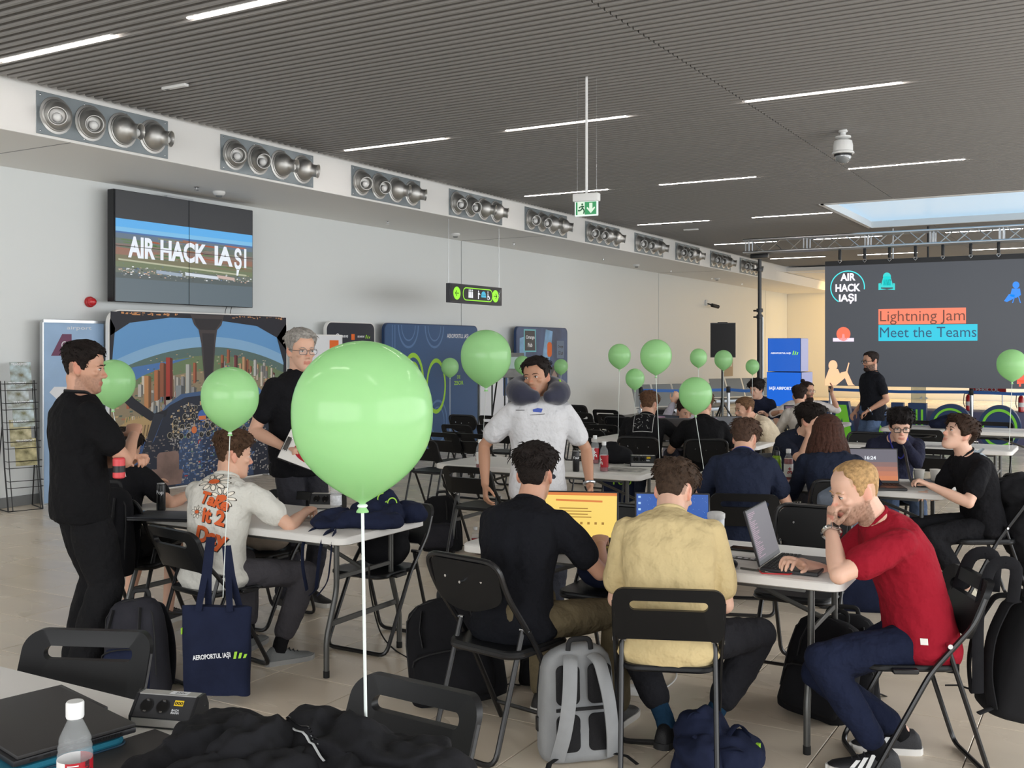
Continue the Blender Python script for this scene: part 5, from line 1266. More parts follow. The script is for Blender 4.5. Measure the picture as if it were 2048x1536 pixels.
# ------------------------------------------------------------------ bags and cloth
def cloth(name, rgb, var=.18, b=.35): return mat(name, rgb, .9, bump=b, bscale=26, spec=.2, var=var, vscale=9)
M_bag = cloth('bag_black', (24, 24, 27)); M_bag2 = cloth('bag_charcoal', (44, 44, 50)); M_bagn = cloth('bag_navy', (28, 34, 56)); M_bagg = cloth('bag_grey', (150, 152, 154), .08, .15); M_jacket = cloth('jacket_black', (30, 30, 33), .2, .5)
M_mesh = mat('padding_mesh', (26, 26, 29), .85, bump=.5, bscale=300); M_web = mat('webbing_black', (20, 20, 22), .7)
def wob(v, f, amp): return noise.noise_vector(V(v) * f) * amp
def backpack(label, p, a, w=.31, h=.45, d=.17, m=None, m2=None, tilt=0, roll=0, seed=0, view='front', group=None):
    m = m or M_bag; m2 = m2 or m
    t = thing('backpack', label, 'backpack', p, 0, group); t.rotation_euler = (M.Rotation(yaw_of(a), 3, 'Z') @ M.Rotation(R(tilt), 3, 'X') @ M.Rotation(R(roll), 3, 'Y')).to_euler()
    def ringz(z, sw, sd, y=0, n=28, e=3.2):
        o = []
        for i in range(n):
            an = 2 * pi * i / n; c_, s_ = cos(an), sin(an)
            o.append(V((sw * abs(c_) ** (2 / e) * (1 if c_ > 0 else -1), y + sd * abs(s_) ** (2 / e) * (1 if s_ > 0 else -1), z)))
        return o
    def bulge(rs, amp, f=7): return [[q + wob(q + V((seed, 0, 0)), f, amp) for q in r] for r in rs]
    W, D = w / 2, d / 2
    prof = [(0, .86, .8), (.015, .96, .95), (.08, 1, 1.05), (.3, .99, 1.05), (.6, .96, .95), (.8, .9, .8), (.9, .82, .66), (.96, .66, .5), (1, .4, .28)]
    b = MB().loft(bulge([ringz(z * h, W * sw, D * sd) for z, sw, sd in prof], .012)); b.build('main_compartment', m, t, smooth=60)
    pf = [(.06, .7, .4), (.1, .8, .6), (.25, .84, .75), (.42, .8, .6), (.5, .7, .35), (.53, .5, .15)]
    MB().loft(bulge([ringz(z * h, W * sw, D * sd, D * .72) for z, sw, sd in pf], .008)).build('front_pocket', m2, t, smooth=60)
    for s_ in (-1, 1): MB().loft(bulge([ringz(z * h, D * .3 * k, D * .6, 0) for z, k in ((.05, .6), (.1, 1), (.35, 1), (.4, .7))], .003)).build('side_pocket', m2, t) if False else None
    MB().tube(arc([(-.05, -D * .5, h * .97), (-.045, -D * .5, h * 1.07), (.045, -D * .5, h * 1.07), (.05, -D * .5, h * .97)], .04), .011, 8, flat=.55).build('top_handle', M_web, t)
    zp = [V((W * 1.0 * sin(R(q)) * .97, D * .45, h * (.5 - .49 * cos(R(q)) * 1.0))) for q in range(40, 321, 14)]
    MB().tube([V((W * .93, D * .55, h * .2)), V((W * .93, D * .55, h * .6)), V((W * .86, D * .5, h * .82)), V((W * .6, D * .35, h * .95)), V((0, D * .3, h * .985)), V((-W * .6, D * .35, h * .95)), V((-W * .86, D * .5, h * .82)), V((-W * .93, D * .55, h * .6)), V((-W * .93, D * .55, h * .2))], .0045, 6).build('zipper', M_web, t)
    MB().tube([V((W * .8 * cos(R(q)), D * 1.12 + .012 * sin(R(q)), h * (.40 + .1 * sin(R(q)) ** .6 if 0 < q < 180 else .40))) for q in range(0, 181, 20)], .004, 6).build('pocket_zipper', M_web, t)
    for s_ in (-1, 1): MB().tube([V((s_ * W * .55, D * 1.02, h * .56)), V((s_ * W * .57, D * .98, h * .72)), V((s_ * W * .5, D * .7, h * .9))], .004, 6, flat=3).build('webbing', M_web, t)
    for s_ in (-1, 1):
        sp_ = [(s_ * W * .3, -D * .75, h * .93), (s_ * W * .38, -D * 1.25, h * .9), (s_ * W * .5, -D * 1.75, h * .62), (s_ * W * .62, -D * 1.6, h * .3), (s_ * W * .72, -D * 1.05, h * .06)]
        MB().tube(arc([V(q) for q in sp_], .12, 4), .0085, 10, flat=3.6, up=V((1, 0, 0))).build('shoulder_strap', m, t)
        MB().tube([V((s_ * W * .72, -D * 1.05, h * .07)), V((s_ * W * 1.0, -D * 1.5, .03)), V((s_ * W * 1.15, -D * 2.0, .012))], .012, 6, flat=.3).build('strap_end', M_web, t)
    return t
def tote(label, p, a, w=.36, h=.37, d=.09, m=None, handles=True, hang=None):
    m = m or M_bagn; t = thing('tote_bag', label, 'tote bag', p, yaw_of(a) + pi); b = MB(); rs = []
    for k in range(9):
        z = k / 8; sw = lerp(.94, 1, z); sd = (.75 + .5 * sin(pi * min(1, z * 1.1))) * lerp(1, .45, z ** 2)
        rs.append([V((w / 2 * sw * abs(cos(an)) ** .45 * (1 if cos(an) > 0 else -1), d / 2 * sd * abs(sin(an)) ** .7 * (1 if sin(an) > 0 else -1), z * h)) + wob((cos(an) * .3, sin(an) * .2, z * .4), 6, .008) for an in [2 * pi * i / 40 for i in range(40)]])
    b.loft(rs).build('bag', m, t, smooth=70); return t
# a heap of soft cloth: lumps fused, folded by ridged noise
def heap(name, label, cat, base, lumps, m, vox=.009, amp=.014, f=11, seed=0, zmin=0, part='cloth'):
    b = MB()
    for c_, r_ in lumps: b.ell(c_, r_, nu=20, nv=12)
    me = remesh([(b, vox, 4)])[0]; n = len(me.vertices); co = [0.0] * (3 * n); me.vertices.foreach_get('co', co); no = [0.0] * (3 * n); me.vertices.foreach_get('normal', no)
    for i in range(n):
        q = V(co[3 * i:3 * i + 3]); s_ = V((q.x, q.y, q.z)) + V((seed, seed * .7, 0))
        w_ = noise.noise(s_ * 4) * .15
        r_ = 1 - abs(noise.noise(V((s_.x * f + w_ * 8, s_.y * f * .55 + w_ * 8, s_.z * f * .8)))) * 2.2
        k = amp * r_ + amp * .6 * noise.noise(s_ * f * 2.6)
        for j in range(3): co[3 * i + j] += no[3 * i + j] * k
        co[3 * i + 2] = max(co[3 * i + 2], zmin)
    me.vertices.foreach_set('co', co); me.update(); me.materials.append(m)
    t = thing(name, label, cat, base); link(part, me, t); return t

# foreground jackets on the near table
p = at(455, 1500, .8); b0 = (p.x, p.y, .742)
def cl(xc, zc, dz): d = CR * xc + CF * zc; return (d.x, d.y, dz)
heap('jacket', 'black jacket bunched up on the near table beside the socket box', 'jacket', b0, [(cl(-.02, .02, .045), (.12, .13, .07)), (cl(.06, -.02, .05), (.1, .12, .07)), (cl(-.10, -.08, .03), (.12, .1, .045)), (cl(.0, -.16, .03), (.2, .14, .05)), (cl(.0, .05, .085), (.06, .05, .04)), (cl(.13, -.1, .035), (.08, .1, .05)), (cl(-.2, -.17, .02), (.1, .08, .03))], M_jacket, .007, .022, 11, 1)
p = at(700, 1500, .8); b1 = (p.x, p.y, .742)
jk = heap('jacket', 'black jacket with pale zip spread at the right end of the near table', 'jacket', b1, [(cl(-.10, .06, .055), (.09, .09, .06)), (cl(.0, .03, .05), (.13, .1, .055)), (cl(.11, -.02, .045), (.12, .1, .05)), (cl(-.08, -.06, .03), (.16, .1, .04)), (cl(.18, -.08, .03), (.1, .1, .04)), (cl(.02, -.14, .03), (.2, .1, .035)), (cl(-.17, .02, .03), (.07, .08, .04))], M_jacket, .007, .02, 10, 4)
jm = jk.children[0].data; bv = BVHTree.FromPolygons([v.co for v in jm.vertices], [tuple(q.vertices) for q in jm.polygons])
def onj(px, py, dz=.004):
    q = at(px, py, .80) - V(b1); h = bv.ray_cast(V((q.x, q.y, .6)), V((0, 0, -1))); return (h[0] if h[0] is not None else V((q.x, q.y, .01))) + V((0, 0, dz))
ln = [(548 + 100 * u, 1478 + 52 * u ** 1.2) for u in [k / 14 for k in range(15)]]
MB().tube([onj(*q) for q in ln], .0032, 6, flat=.5).build('zip_tape', mat('zip_pale', (190, 192, 194), .4), jk)
z_ = MB()
for k in range(40):
    u = k / 40; z_.box(onj(554 + 100 * u, 1475 + 52 * u ** 1.2, .002), (.004, .004, .003))
stuff(z_.build('zip_teeth', M_chrome, jk))

# bags on the floor
backpack('dark charcoal backpack standing on the floor left of the navy tote', at(268, 1400, 0) + CF * .06, 255, .30, .47, .2, M_bag2, M_bagn, tilt=8, roll=8, seed=1)
backpack('black backpack leaning by the chair under the red bottle table', at(885, 1104, 0) + CF * .05, 250, .33, .46, .18, M_bag, M_bag2, tilt=6, roll=6, seed=2)
backpack('big black backpack under the chair of the man in the black shirt', at(920, 1418, 0) + CF * .1, 265, .46, .5, .26, M_bag, M_bag, tilt=12, roll=10, seed=3)
backpack('black bag under the front table beside the white power strip', at(1088, 1372, 0) + CF * .05, 262, .24, .3, .2, cloth('bag_gloss', (22, 22, 24)), M_bag, tilt=4, seed=4)
backpack('black backpack under the front table beside its right leg', at(1640, 1448, 0) + CF * .12, 235, .34, .46, .2, M_bag, M_bag, tilt=8, roll=-10, seed=5)
b_ = backpack('black backpack with white letters under the seat of the red shirt man', at(1725, 1440, 0) + CF * .22, 250, .3, .42, .18, M_bag, M_bag, tilt=4, seed=6)
# grey backpack seen from its straps
p = at(1158, 1530, 0) + CF * .1
gb = backpack('light grey backpack with black back padding standing in the foreground', p, 104, .33, .46, .2, M_bagg, M_bagg, tilt=-3, seed=8)
for z0, z1 in ((.05, .2), (.24, .40)):
    for q in (-1, 1):
        b = MB(); b.loft([[V((q * .068 + x * s_, -.098 - o_, (z0 + z1) / 2 + y * s_)) for x, y in rrect(.1, z1 - z0, .025, 5)] for s_, o_ in ((1, 0), (1, .008), (.85, .015))]); b.build('back_pad', M_mesh, gb)
MB().box((0, -.108, .222), (.24, .008, .012)).build('luggage_band', M_web, gb)
MB().box((-.165, .02, .14), (.012, .035, .06), bevel=.006).build('usb_port', M_black, gb)
# navy tote hanging on the daisy man's chair
def print_tote(t, T, txt=True):
    b = MB(); text_fit(b, 'AEROPORTUL IAȘI', -.09, -.01, .10, .022, T, 0, .03); b.build('lettering', M_wht, t, smooth=0)
    b = MB(); emblem(b, .112, -.012, .03, T, 0); b.build('emblem', M_limep, t, smooth=0)
p = atZ(435, 1386, 5.03); t = tote('navy AEROPORTUL IAȘI tote bag hanging from the daisy man\'s chair', p, 262, .345, .42, .11)
print_tote(t, M.Translation((0.0, -.078, .19)) @ M.Rotation(R(7), 4, 'Y').inverted() @ vertical((0, 0, 0), (1, 0, 0)))
for x, y in ((-.085, -.03), (.075, -.03), (-.06, .03), (.1, .03)):
    MB().tube([(x, y, .40), (x * .75 - .01, .02, .56), (x * .5 - .02, .05, .74 if x < 0 else .70)], .017, 6, flat=.16, up=V((0, 1, 0))).build('handle', M_bagn, t)
MB().box((-.168, -.02, .3), (.004, .03, .03)).build('woven_tag', M_limep, t)
# crumpled navy tote on the floor in front
p = at(1432, 1540, 0)
ct = heap('tote_bag', 'crumpled navy tote bag lying on the floor in the foreground', 'tote bag', (p.x, p.y, 0), [(cl(-.05, .06, .1), (.1, .1, .12)), (cl(.05, .0, .07), (.13, .12, .08)), (cl(-.08, -.04, .06), (.1, .12, .09)), (cl(.12, .02, .05), (.06, .08, .07)), (cl(0, .1, .09), (.08, .06, .1))], M_bagn, .009, .02, 9, 7, part='bag')
for pts in ([(-.12, .05, .14), (-.09, .02, .24), (-.03, .04, .19), (-.0, -.04, .1), (.0, -.1, .05)], [(.02, -.05, .13), (.08, -.02, .2), (.13, .02, .15), (.14, -.04, .06)], [(-.1, -.06, .16), (-.02, -.12, .12), (.05, -.12, .14), (.1, -.08, .1)]):
    MB().tube(arc([V(cl(*q)) for q in pts], .08, 4), .016, 6, flat=.2).build('handle', M_bagn, ct)
b = MB(); text_fit(b, 'AERO', -.05, -.012, .05, .012, M.Translation(cl(-.02, -.165, .03)) @ M.Rotation(TH, 4, 'Z') @ M.Rotation(R(-20), 4, 'X') @ vertical((0, 0, 0), (1, 0, 0)), .004, .03); b.build('lettering', M_wht, ct, smooth=0)
b = MB(); b.box(cl(.165, -.02, .1), (.016, .016, .03)); b.build('woven_tag', M_limep, ct)
# tote pile on the balloon table
p = at(735, 1046, .745); t = heap('tote_bag', 'navy tote bags and jacket piled on the table behind the big balloon', 'tote bag', (p.x, p.y, .742), [(cl(-.12, -.04, .03), (.16, .12, .05)), (cl(.05, .05, .05), (.16, .12, .07)), (cl(.02, -.06, .03), (.2, .12, .05)), (cl(.22, .1, .04), (.1, .09, .06)), (cl(.05, .08, .12), (.13, .05, .06)), (cl(-.2, -.08, .02), (.1, .09, .035))], M_bagn, .009, .016, 10, 9, part='bag')
A = M.Translation(cl(.02, .02, .11)) @ M.Rotation(TH, 4, 'Z') @ M.Rotation(R(-15), 4, 'X') @ vertical((0, 0, 0), (1, 0, 0))
b = MB(); b.ring(.022, .028, 24, .02, A, c=(.06, .02), sy=1.2); b.ring(.022, .028, 24, .02, A, c=(.115, -.005), sy=1.2); b.build('emblem', M_limep, t, smooth=0)
q0 = V(p)
def hangstrap(px0, py0, pts): 
    P_ = [atZ(x, y, Z) - V((q0.x, q0.y, .742)) for x, y, Z in pts]; MB().tube(arc(P_, .1, 4), .016, 6, flat=.2, up=CR).build('strap', M_bagn, t)
hangstrap(0, 0, [(655, 1052, 5.7), (622, 1062, 5.5), (606, 1082, 5.42), (604, 1130, 5.42), (614, 1180, 5.45)]); hangstrap(0, 0, [(668, 1060, 5.5), (648, 1070, 5.36), (640, 1100, 5.34), (632, 1180, 5.4), (620, 1190, 5.42)]); hangstrap(0, 0, [(672, 1062, 5.45), (664, 1076, 5.32), (662, 1110, 5.32), (656, 1165, 5.36), (636, 1190, 5.4)])
# bags on and under chairs
heap('shoulder_bag', 'black bag on the chair under the right end of the balloon table', 'bag', (-3.70, 4.86, .452), [((0, 0, .1), (.16, .11, .12)), ((.03, .02, .18), (.12, .08, .06))], M_bag, .012, .008, 8, 2, part='bag')
heap('shoulder_bag', 'beige soft bag on the chair behind the balloon table', 'bag', (-4.62, 4.86, .452), [((0, 0, .07), (.17, .13, .08)), ((.05, .0, .12), (.1, .08, .05))], cloth('bag_beige', (150, 136, 122)), .012, .01, 8, 3, part='bag')
heap('shoulder_bag', 'dark navy bag on the chair behind the front table', 'bag', (-2.33, 5.0, .457), [((0, -.02, .09), (.17, .14, .1)), ((.06, .02, .14), (.1, .1, .06))], M_bagn, .012, .01, 8, 5, part='bag')
p = onT(1228, 925); heap('shoulder_bag', 'black bag with a small white tag on the middle table', 'bag', (p.x, p.y, .742), [((0, 0, .06), (.17, .11, .08)), ((-.05, .04, .1), (.1, .08, .07))], M_bag, .012, .012, 8, 6, part='bag')
p = at(1222, 1030, 0); t = tote('navy tote bag with green 100 standing under the middle table', (p.x, p.y + .3, .02), 262, .42, .42, .2); b = MB(); text_fit(b, '100', -.1, .27, .09, .34, vertical((0, -.118, 0), (1, 0, 0)), 0, 0); b.build('lettering', M_limep, t, smooth=0)
p = at(1722, 1222, 0); t = tote('navy tote bag with lime 100 print behind the red shirt man\'s knees', (p.x, p.y + .05, 0), 255, .40, .40, .22); b = MB(); text_fit(b, '100', -.11, .24, .08, .32, vertical((0, -.128, 0), (1, 0, 0)), 0, .01); b.build('lettering', M_limep, t, smooth=0)
p = onT(1905, 857); heap('jacket', 'dark navy jacket dumped on the far right table', 'jacket', (p.x, p.y, .742), [((0, 0, .07), (.22, .14, .1)), ((-.12, 0, .05), (.14, .12, .06)), ((.14, .02, .05), (.13, .12, .06))], M_bagn, .014, .016, 7, 8)
b = MB(); text_fit(b, 'IM', .0, .25, .06, .275, vertical((0, .0, 0), (-1, 0, 0)), .115, .03); b.build('lettering', M_wht, b_, smooth=0)
# ------------------------------------------------------------------ people
def skin_mat():
    m = bpy.data.materials.new('skin'); m.use_nodes = True; nt = m.node_tree; b = nt.nodes['Principled BSDF']
    a = nt.nodes.new('ShaderNodeAttribute'); a.attribute_name = 'tone'; nt.links.new(a.outputs['Color'], b.inputs['Base Color'])
    b.inputs['Roughness'].default_value = .5; b.inputs['Specular IOR Level'].default_value = .35
    b.inputs['Subsurface Weight'].default_value = .12; b.inputs['Subsurface Radius'].default_value = (.012, .005, .003)
    return m
M_skin = skin_mat()
def fabric(name, rgb, var=.1): return mat(name, rgb, .9, bump=.9, bscale=13, spec=.15, var=var, vscale=5, detail=3, bdist=.03)
M_eye = mat('eye_white', (206, 200, 194), .2); M_iris = mat('iris_brown', (44, 30, 22), .15); M_frame = mat('glasses_black', (18, 18, 20), .25); M_framem = mat('glasses_steel', (90, 90, 94), .3, metal=.8)
M_lens = mat('lens_glass', (220, 226, 228), .03, alpha=.12, spec=.8)
SKIN = {'fair': (222, 180, 158), 'light': (210, 166, 142), 'mid': (196, 150, 126), 'tan': (174, 130, 104)}
RINGS = [(-.128, .016, .074, .050), (-.120, .028, .086, .025), (-.105, .040, .092, .0), (-.085, .050, .092, -.03), (-.065, .057, .091, -.052), (-.045, .062, .090, -.067), (-.022, .067, .089, -.081), (0, .070, .087, -.090), (.022, .0735, .0885, -.097), (.045, .0755, .089, -.100), (.068, .073, .083, -.096), (.088, .063, .068, -.083), (.103, .046, .046, -.062), (.112, .026, .02, -.038), (.116, .006, .0, -.015)]
def head_pt(z, an):
    """point on the skull at height z, an = 0 at the face, +90 at the person's right ear"""
    for i in range(len(RINGS) - 1):
        if z <= RINGS[i + 1][0]: break
    a, b = RINGS[i], RINGS[i + 1]; t = min(1, max(0, (z - a[0]) / (b[0] - a[0])))
    w, yf, yb = (lerp(a[k], b[k], t) for k in (1, 2, 3)); cy = (yf + yb) / 2; d = (yf - yb) / 2; s_, c_ = sin(an), cos(an); e = 2 / 2.35
    return V((w * abs(s_) ** e * (1 if s_ >= 0 else -1), cy + d * abs(c_) ** e * (1 if c_ >= 0 else -1), z))
def head_mb(T, jaw=1.0, nose=1.0):
    b = MB(); n = 40; rs = []
    zs = [-.128 + .244 * i / 34 for i in range(35)]
    for z in zs:
        r_ = []
        for k in range(n):
            an = 2 * pi * k / n; p = head_pt(z, an)
            if p.y > .02:
                for sx in (-1, 1):
                    g_ = math.exp(-(((p.x - sx * .033) / .017) ** 2 + ((z - .0) / .012) ** 2)); p.y -= .0085 * g_
                    g_ = math.exp(-(((p.x - sx * .05) / .014) ** 2 + ((z + .055) / .022) ** 2)); p.y -= .004 * g_
            if z < -.03: p.x *= lerp(1, jaw, smooth(-.03, -.1, z) if False else min(1, (-.03 - z) / .07))
            r_.append(p)
        rs.append(r_)
    b.loft(rs, T=T)
    b.tube([(0, .085, .012), (0, .096, -.012), (0, .106 + .004 * nose, -.034), (0, .102, -.043)], [.0065, .0085, .0115, .008], 10, T=T)
    for s_ in (-1, 1):
        b.ell((s_ * .0115, .096, -.039), (.0085, .0105, .0075), T=T, nu=10, nv=6)
        b.ell((s_ * .031, .081, .0165), (.022, .0095, .0065), rot=M.Rotation(R(-s_ * 8), 3, 'Y'), T=T, nu=12, nv=6)
        b.ell((s_ * .045, .066, -.022), (.017, .02, .014), T=T, nu=12, nv=6)
        b.ell((s_ * .033, .0785, -.001), (.0135, .0115, .0085), T=T, nu=12, nv=8)
        b.ell((s_ * .0765, -.012, -.010), (.0065, .0185, .031), rot=M.Rotation(R(10), 3, 'X') @ M.Rotation(R(s_ * 18), 3, 'Z'), T=T, nu=12, nv=8)
        b.ell((s_ * .0735, -.004, -.034), (.0065, .009, .010), T=T, nu=8, nv=6)
    b.ell((0, .0905, -.0665), (.0215, .0085, .0052), T=T, nu=12, nv=6); b.ell((0, .0895, -.076), (.018, .0085, .0062), T=T, nu=12, nv=6); b.ell((0, .084, -.107), (.019, .013, .013), T=T, nu=12, nv=6)
    return b
def hair_mb(T, k, h):
    """h: top, side = hair thickness; front, temple, back = hairline heights; curl = clump size; locks = loose locks"""
    top, side = h.get('top', .03), h.get('side', .008); zf, zt, zb = h.get('front', .068), h.get('temple', .03), h.get('back', -.075); amp, fr = h.get('amp', .35), h.get('freq', 42); seed = h.get('seed', 0); r_ = random.Random(seed + 5)
    nu, nv = 72, 44; rs = []; SD = V((seed * 3.1, seed * 1.7, 0))
    key = [(0, zf), (32, zf + .004), (50, zt + .012), (66, zt - .0), (78, -.022 if h.get('burn', 1) else .01), (92, -.02), (100, .018), (118, .012), (132, -.04), (150, zb), (180, zb - .006)]
    def line(an):
        d = abs((math.degrees(an) + 180) % 360 - 180)
        for (a0, z0), (a1, z1) in zip(key, key[1:]):
            if d <= a1: return lerp(z0, z1, (d - a0) / (a1 - a0))
        return zb
    def surf(z, an, off=0):
        p = head_pt(min(z, .1155), an); n_ = (p - V((0, -.006, .022 if z > .022 else z))).normalized()
        m_ = smooth(0, .02, z - line(an)); th = lerp(side, top, smooth(.02, .085, z))
        if h.get('fringe') and p.y > 0: th += h['fringe'] * smooth(.03, .09, p.y) * smooth(line(an), .09, z)
        q = V((p.x * fr, p.y * fr * .55, p.z * fr * .8)) + SD
        cl = noise.noise(q) * .6 + noise.noise(q * 2.3) * .4
        return p, n_, (th * (1 + amp * cl) + off) * m_ - .007 * (1 - m_), m_
    for i in range(nv + 1):
        u = i / nv; z = -.085 + .2005 * (u ** .85); row = []
        for j in range(nu):
            an = 2 * pi * j / nu; p, n_, d, m_ = surf(z, an); row.append(p + n_ * d)
        rs.append(row)
    b = MB(); b.loft(rs, T=T)
    crown = V((.01, -.06, .11))
    for _ in range(h.get('locks', 0)):
        z = lerp(.0, .113, r_.random() ** .6); an = r_.uniform(0, 2 * pi); p, n_, d, m_ = surf(z, an)
        if m_ < .6: continue
        th = lerp(side, top, smooth(.02, .085, z)); p0 = p + n_ * max(.001, d - .006); fl = (p - crown); fl -= n_ * fl.dot(n_)
        fl = (fl.normalized() if fl.length > .01 else V((0, 1, 0))) + V((r_.uniform(-.7, .7), r_.uniform(-.5, .5), r_.uniform(-.2, .3)))
        l = th * h.get('llen', .45) + .007; cv = h.get('curl', .5); side_ = fl.cross(n_) * r_.uniform(-1, 1) * cv
        lf = h.get('lift', .24); pts = [p0, p0 + (fl * .45 + n_ * lf) * l, p0 + (fl * .9 + n_ * lf * .95 + side_ * .6) * l, p0 + (fl * 1.2 + n_ * 0 + side_ * 1.1) * l]
        w_ = r_.uniform(.0035, .006); b.tube(pts, [w_, w_ * .95, w_ * .65, .0006], 5, T=T, flat=.6, cap=False)
    return b
def hand_mb(b, w, d, n, side, k, curl=.5, spread=.1, thumb=.5):
    """w wrist, d pointing direction, n palm normal (the way the palm looks), side +1 right hand, -1 left"""
    d = d.normalized(); n = (n - d * n.dot(d)).normalized(); x = d.cross(n) * side     # x towards the thumb side
    P = lambda a, c_, e: w + (x * a + d * c_ + n * e) * k
    b.loft([[P(cx + hw * cos(q), yy, hd * sin(q)) for q in [2 * pi * i / 12 for i in range(12)]] for yy, hw, hd, cx in ((-.02, .026, .02, 0), (.0, .028, .019, 0), (.03, .036, .0165, .003), (.06, .041, .0155, .002), (.085, .042, .0135, .0), (.095, .036, .010, 0))])
    for i, (fx, fl, fy) in enumerate(((.031, .072, .088), (.0105, .08, .094), (-.0105, .075, .091), (-.031, .058, .084))):
        c_ = curl * (1 + .12 * i); p = P(fx, fy - .012, 0); pts = [p]; a = R(8) + c_ * .55; sp = (fx / .03) * spread
        for seg, l in enumerate((.46, .31, .23)):
            dd = (d * cos(a) + n * sin(a) + x * sp * cos(a)); p = p + dd * fl * l * k; pts.append(p); a += c_ * (1.15 if seg == 0 else .8)
        b.tube(pts, [.0092 * k, .0088 * k, .0082 * k, .0068 * k], 8)
        b.ell(pts[-1], (.0068 * k,) * 3, nu=8, nv=6)
    t0 = P(.024, .018, .004); t1 = t0 + (x * .75 + d * .6 + n * .25 * (1 + thumb)) * .036 * k; t2 = t1 + (x * (.45 - .3 * thumb) + d * .8 + n * (.25 + .5 * thumb)).normalized() * .032 * k; t3 = t2 + (x * (.2 - .4 * thumb) + d * .85 + n * (.2 + .5 * thumb)).normalized() * .026 * k
    b.tube([t0, t1, t2, t3], [.014 * k, .0115 * k, .0098 * k, .0075 * k], 8); b.ell(t3, (.0075 * k,) * 3, nu=8, nv=6)
def ik(s, t, l1, l2, hint):
    d = t - s; L_ = min(d.length, (l1 + l2) * .998); dn = d.normalized(); t = s + dn * L_
    a = (l1 * l1 - l2 * l2 + L_ * L_) / (2 * L_); h_ = math.sqrt(max(0, l1 * l1 - a * a)); hn = hint - dn * hint.dot(dn); hn = hn.normalized() if hn.length > 1e-5 else V((0, 0, -1))
    return s + dn * a + hn * h_, t
def limb(b, pts, rs, n=14, sub=4, flat=1.0):
    q = []; r_ = []
    for i in range(len(pts) - 1):
        for j in range(sub): u = j / sub; q.append(pts[i].lerp(pts[i + 1], u)); r_.append(lerp(rs[i], rs[i + 1], u * u * (3 - 2 * u)))
    q.append(pts[-1]); r_.append(rs[-1]); b.tube(q, r_, n, flat=flat)
    for p, r0 in zip(pts, rs): b.ell(p, (r0 * .99,) * 3, nu=12, nv=8)
def wrinkle(me, amp, f, seed, base):
    n = len(me.vertices); co = [0.0] * (3 * n); no = [0.0] * (3 * n); me.vertices.foreach_get('co', co); me.vertices.foreach_get('normal', no)
    for i in range(n):
        x, y, z = co[3 * i] + seed, co[3 * i + 1], co[3 * i + 2]
        k = amp * (noise.noise(V((x * f, y * f, z * f * .55))) + .6 * (.5 - abs(noise.noise(V((x * f * 1.6 + z * 3, y * f * 1.6, z * f * 1.1 + x * 4))) * 2)))
        for j in range(3): co[3 * i + j] += no[3 * i + j] * k - base[j]
    me.vertices.foreach_set('co', co); me.update()
PEOPLE = []
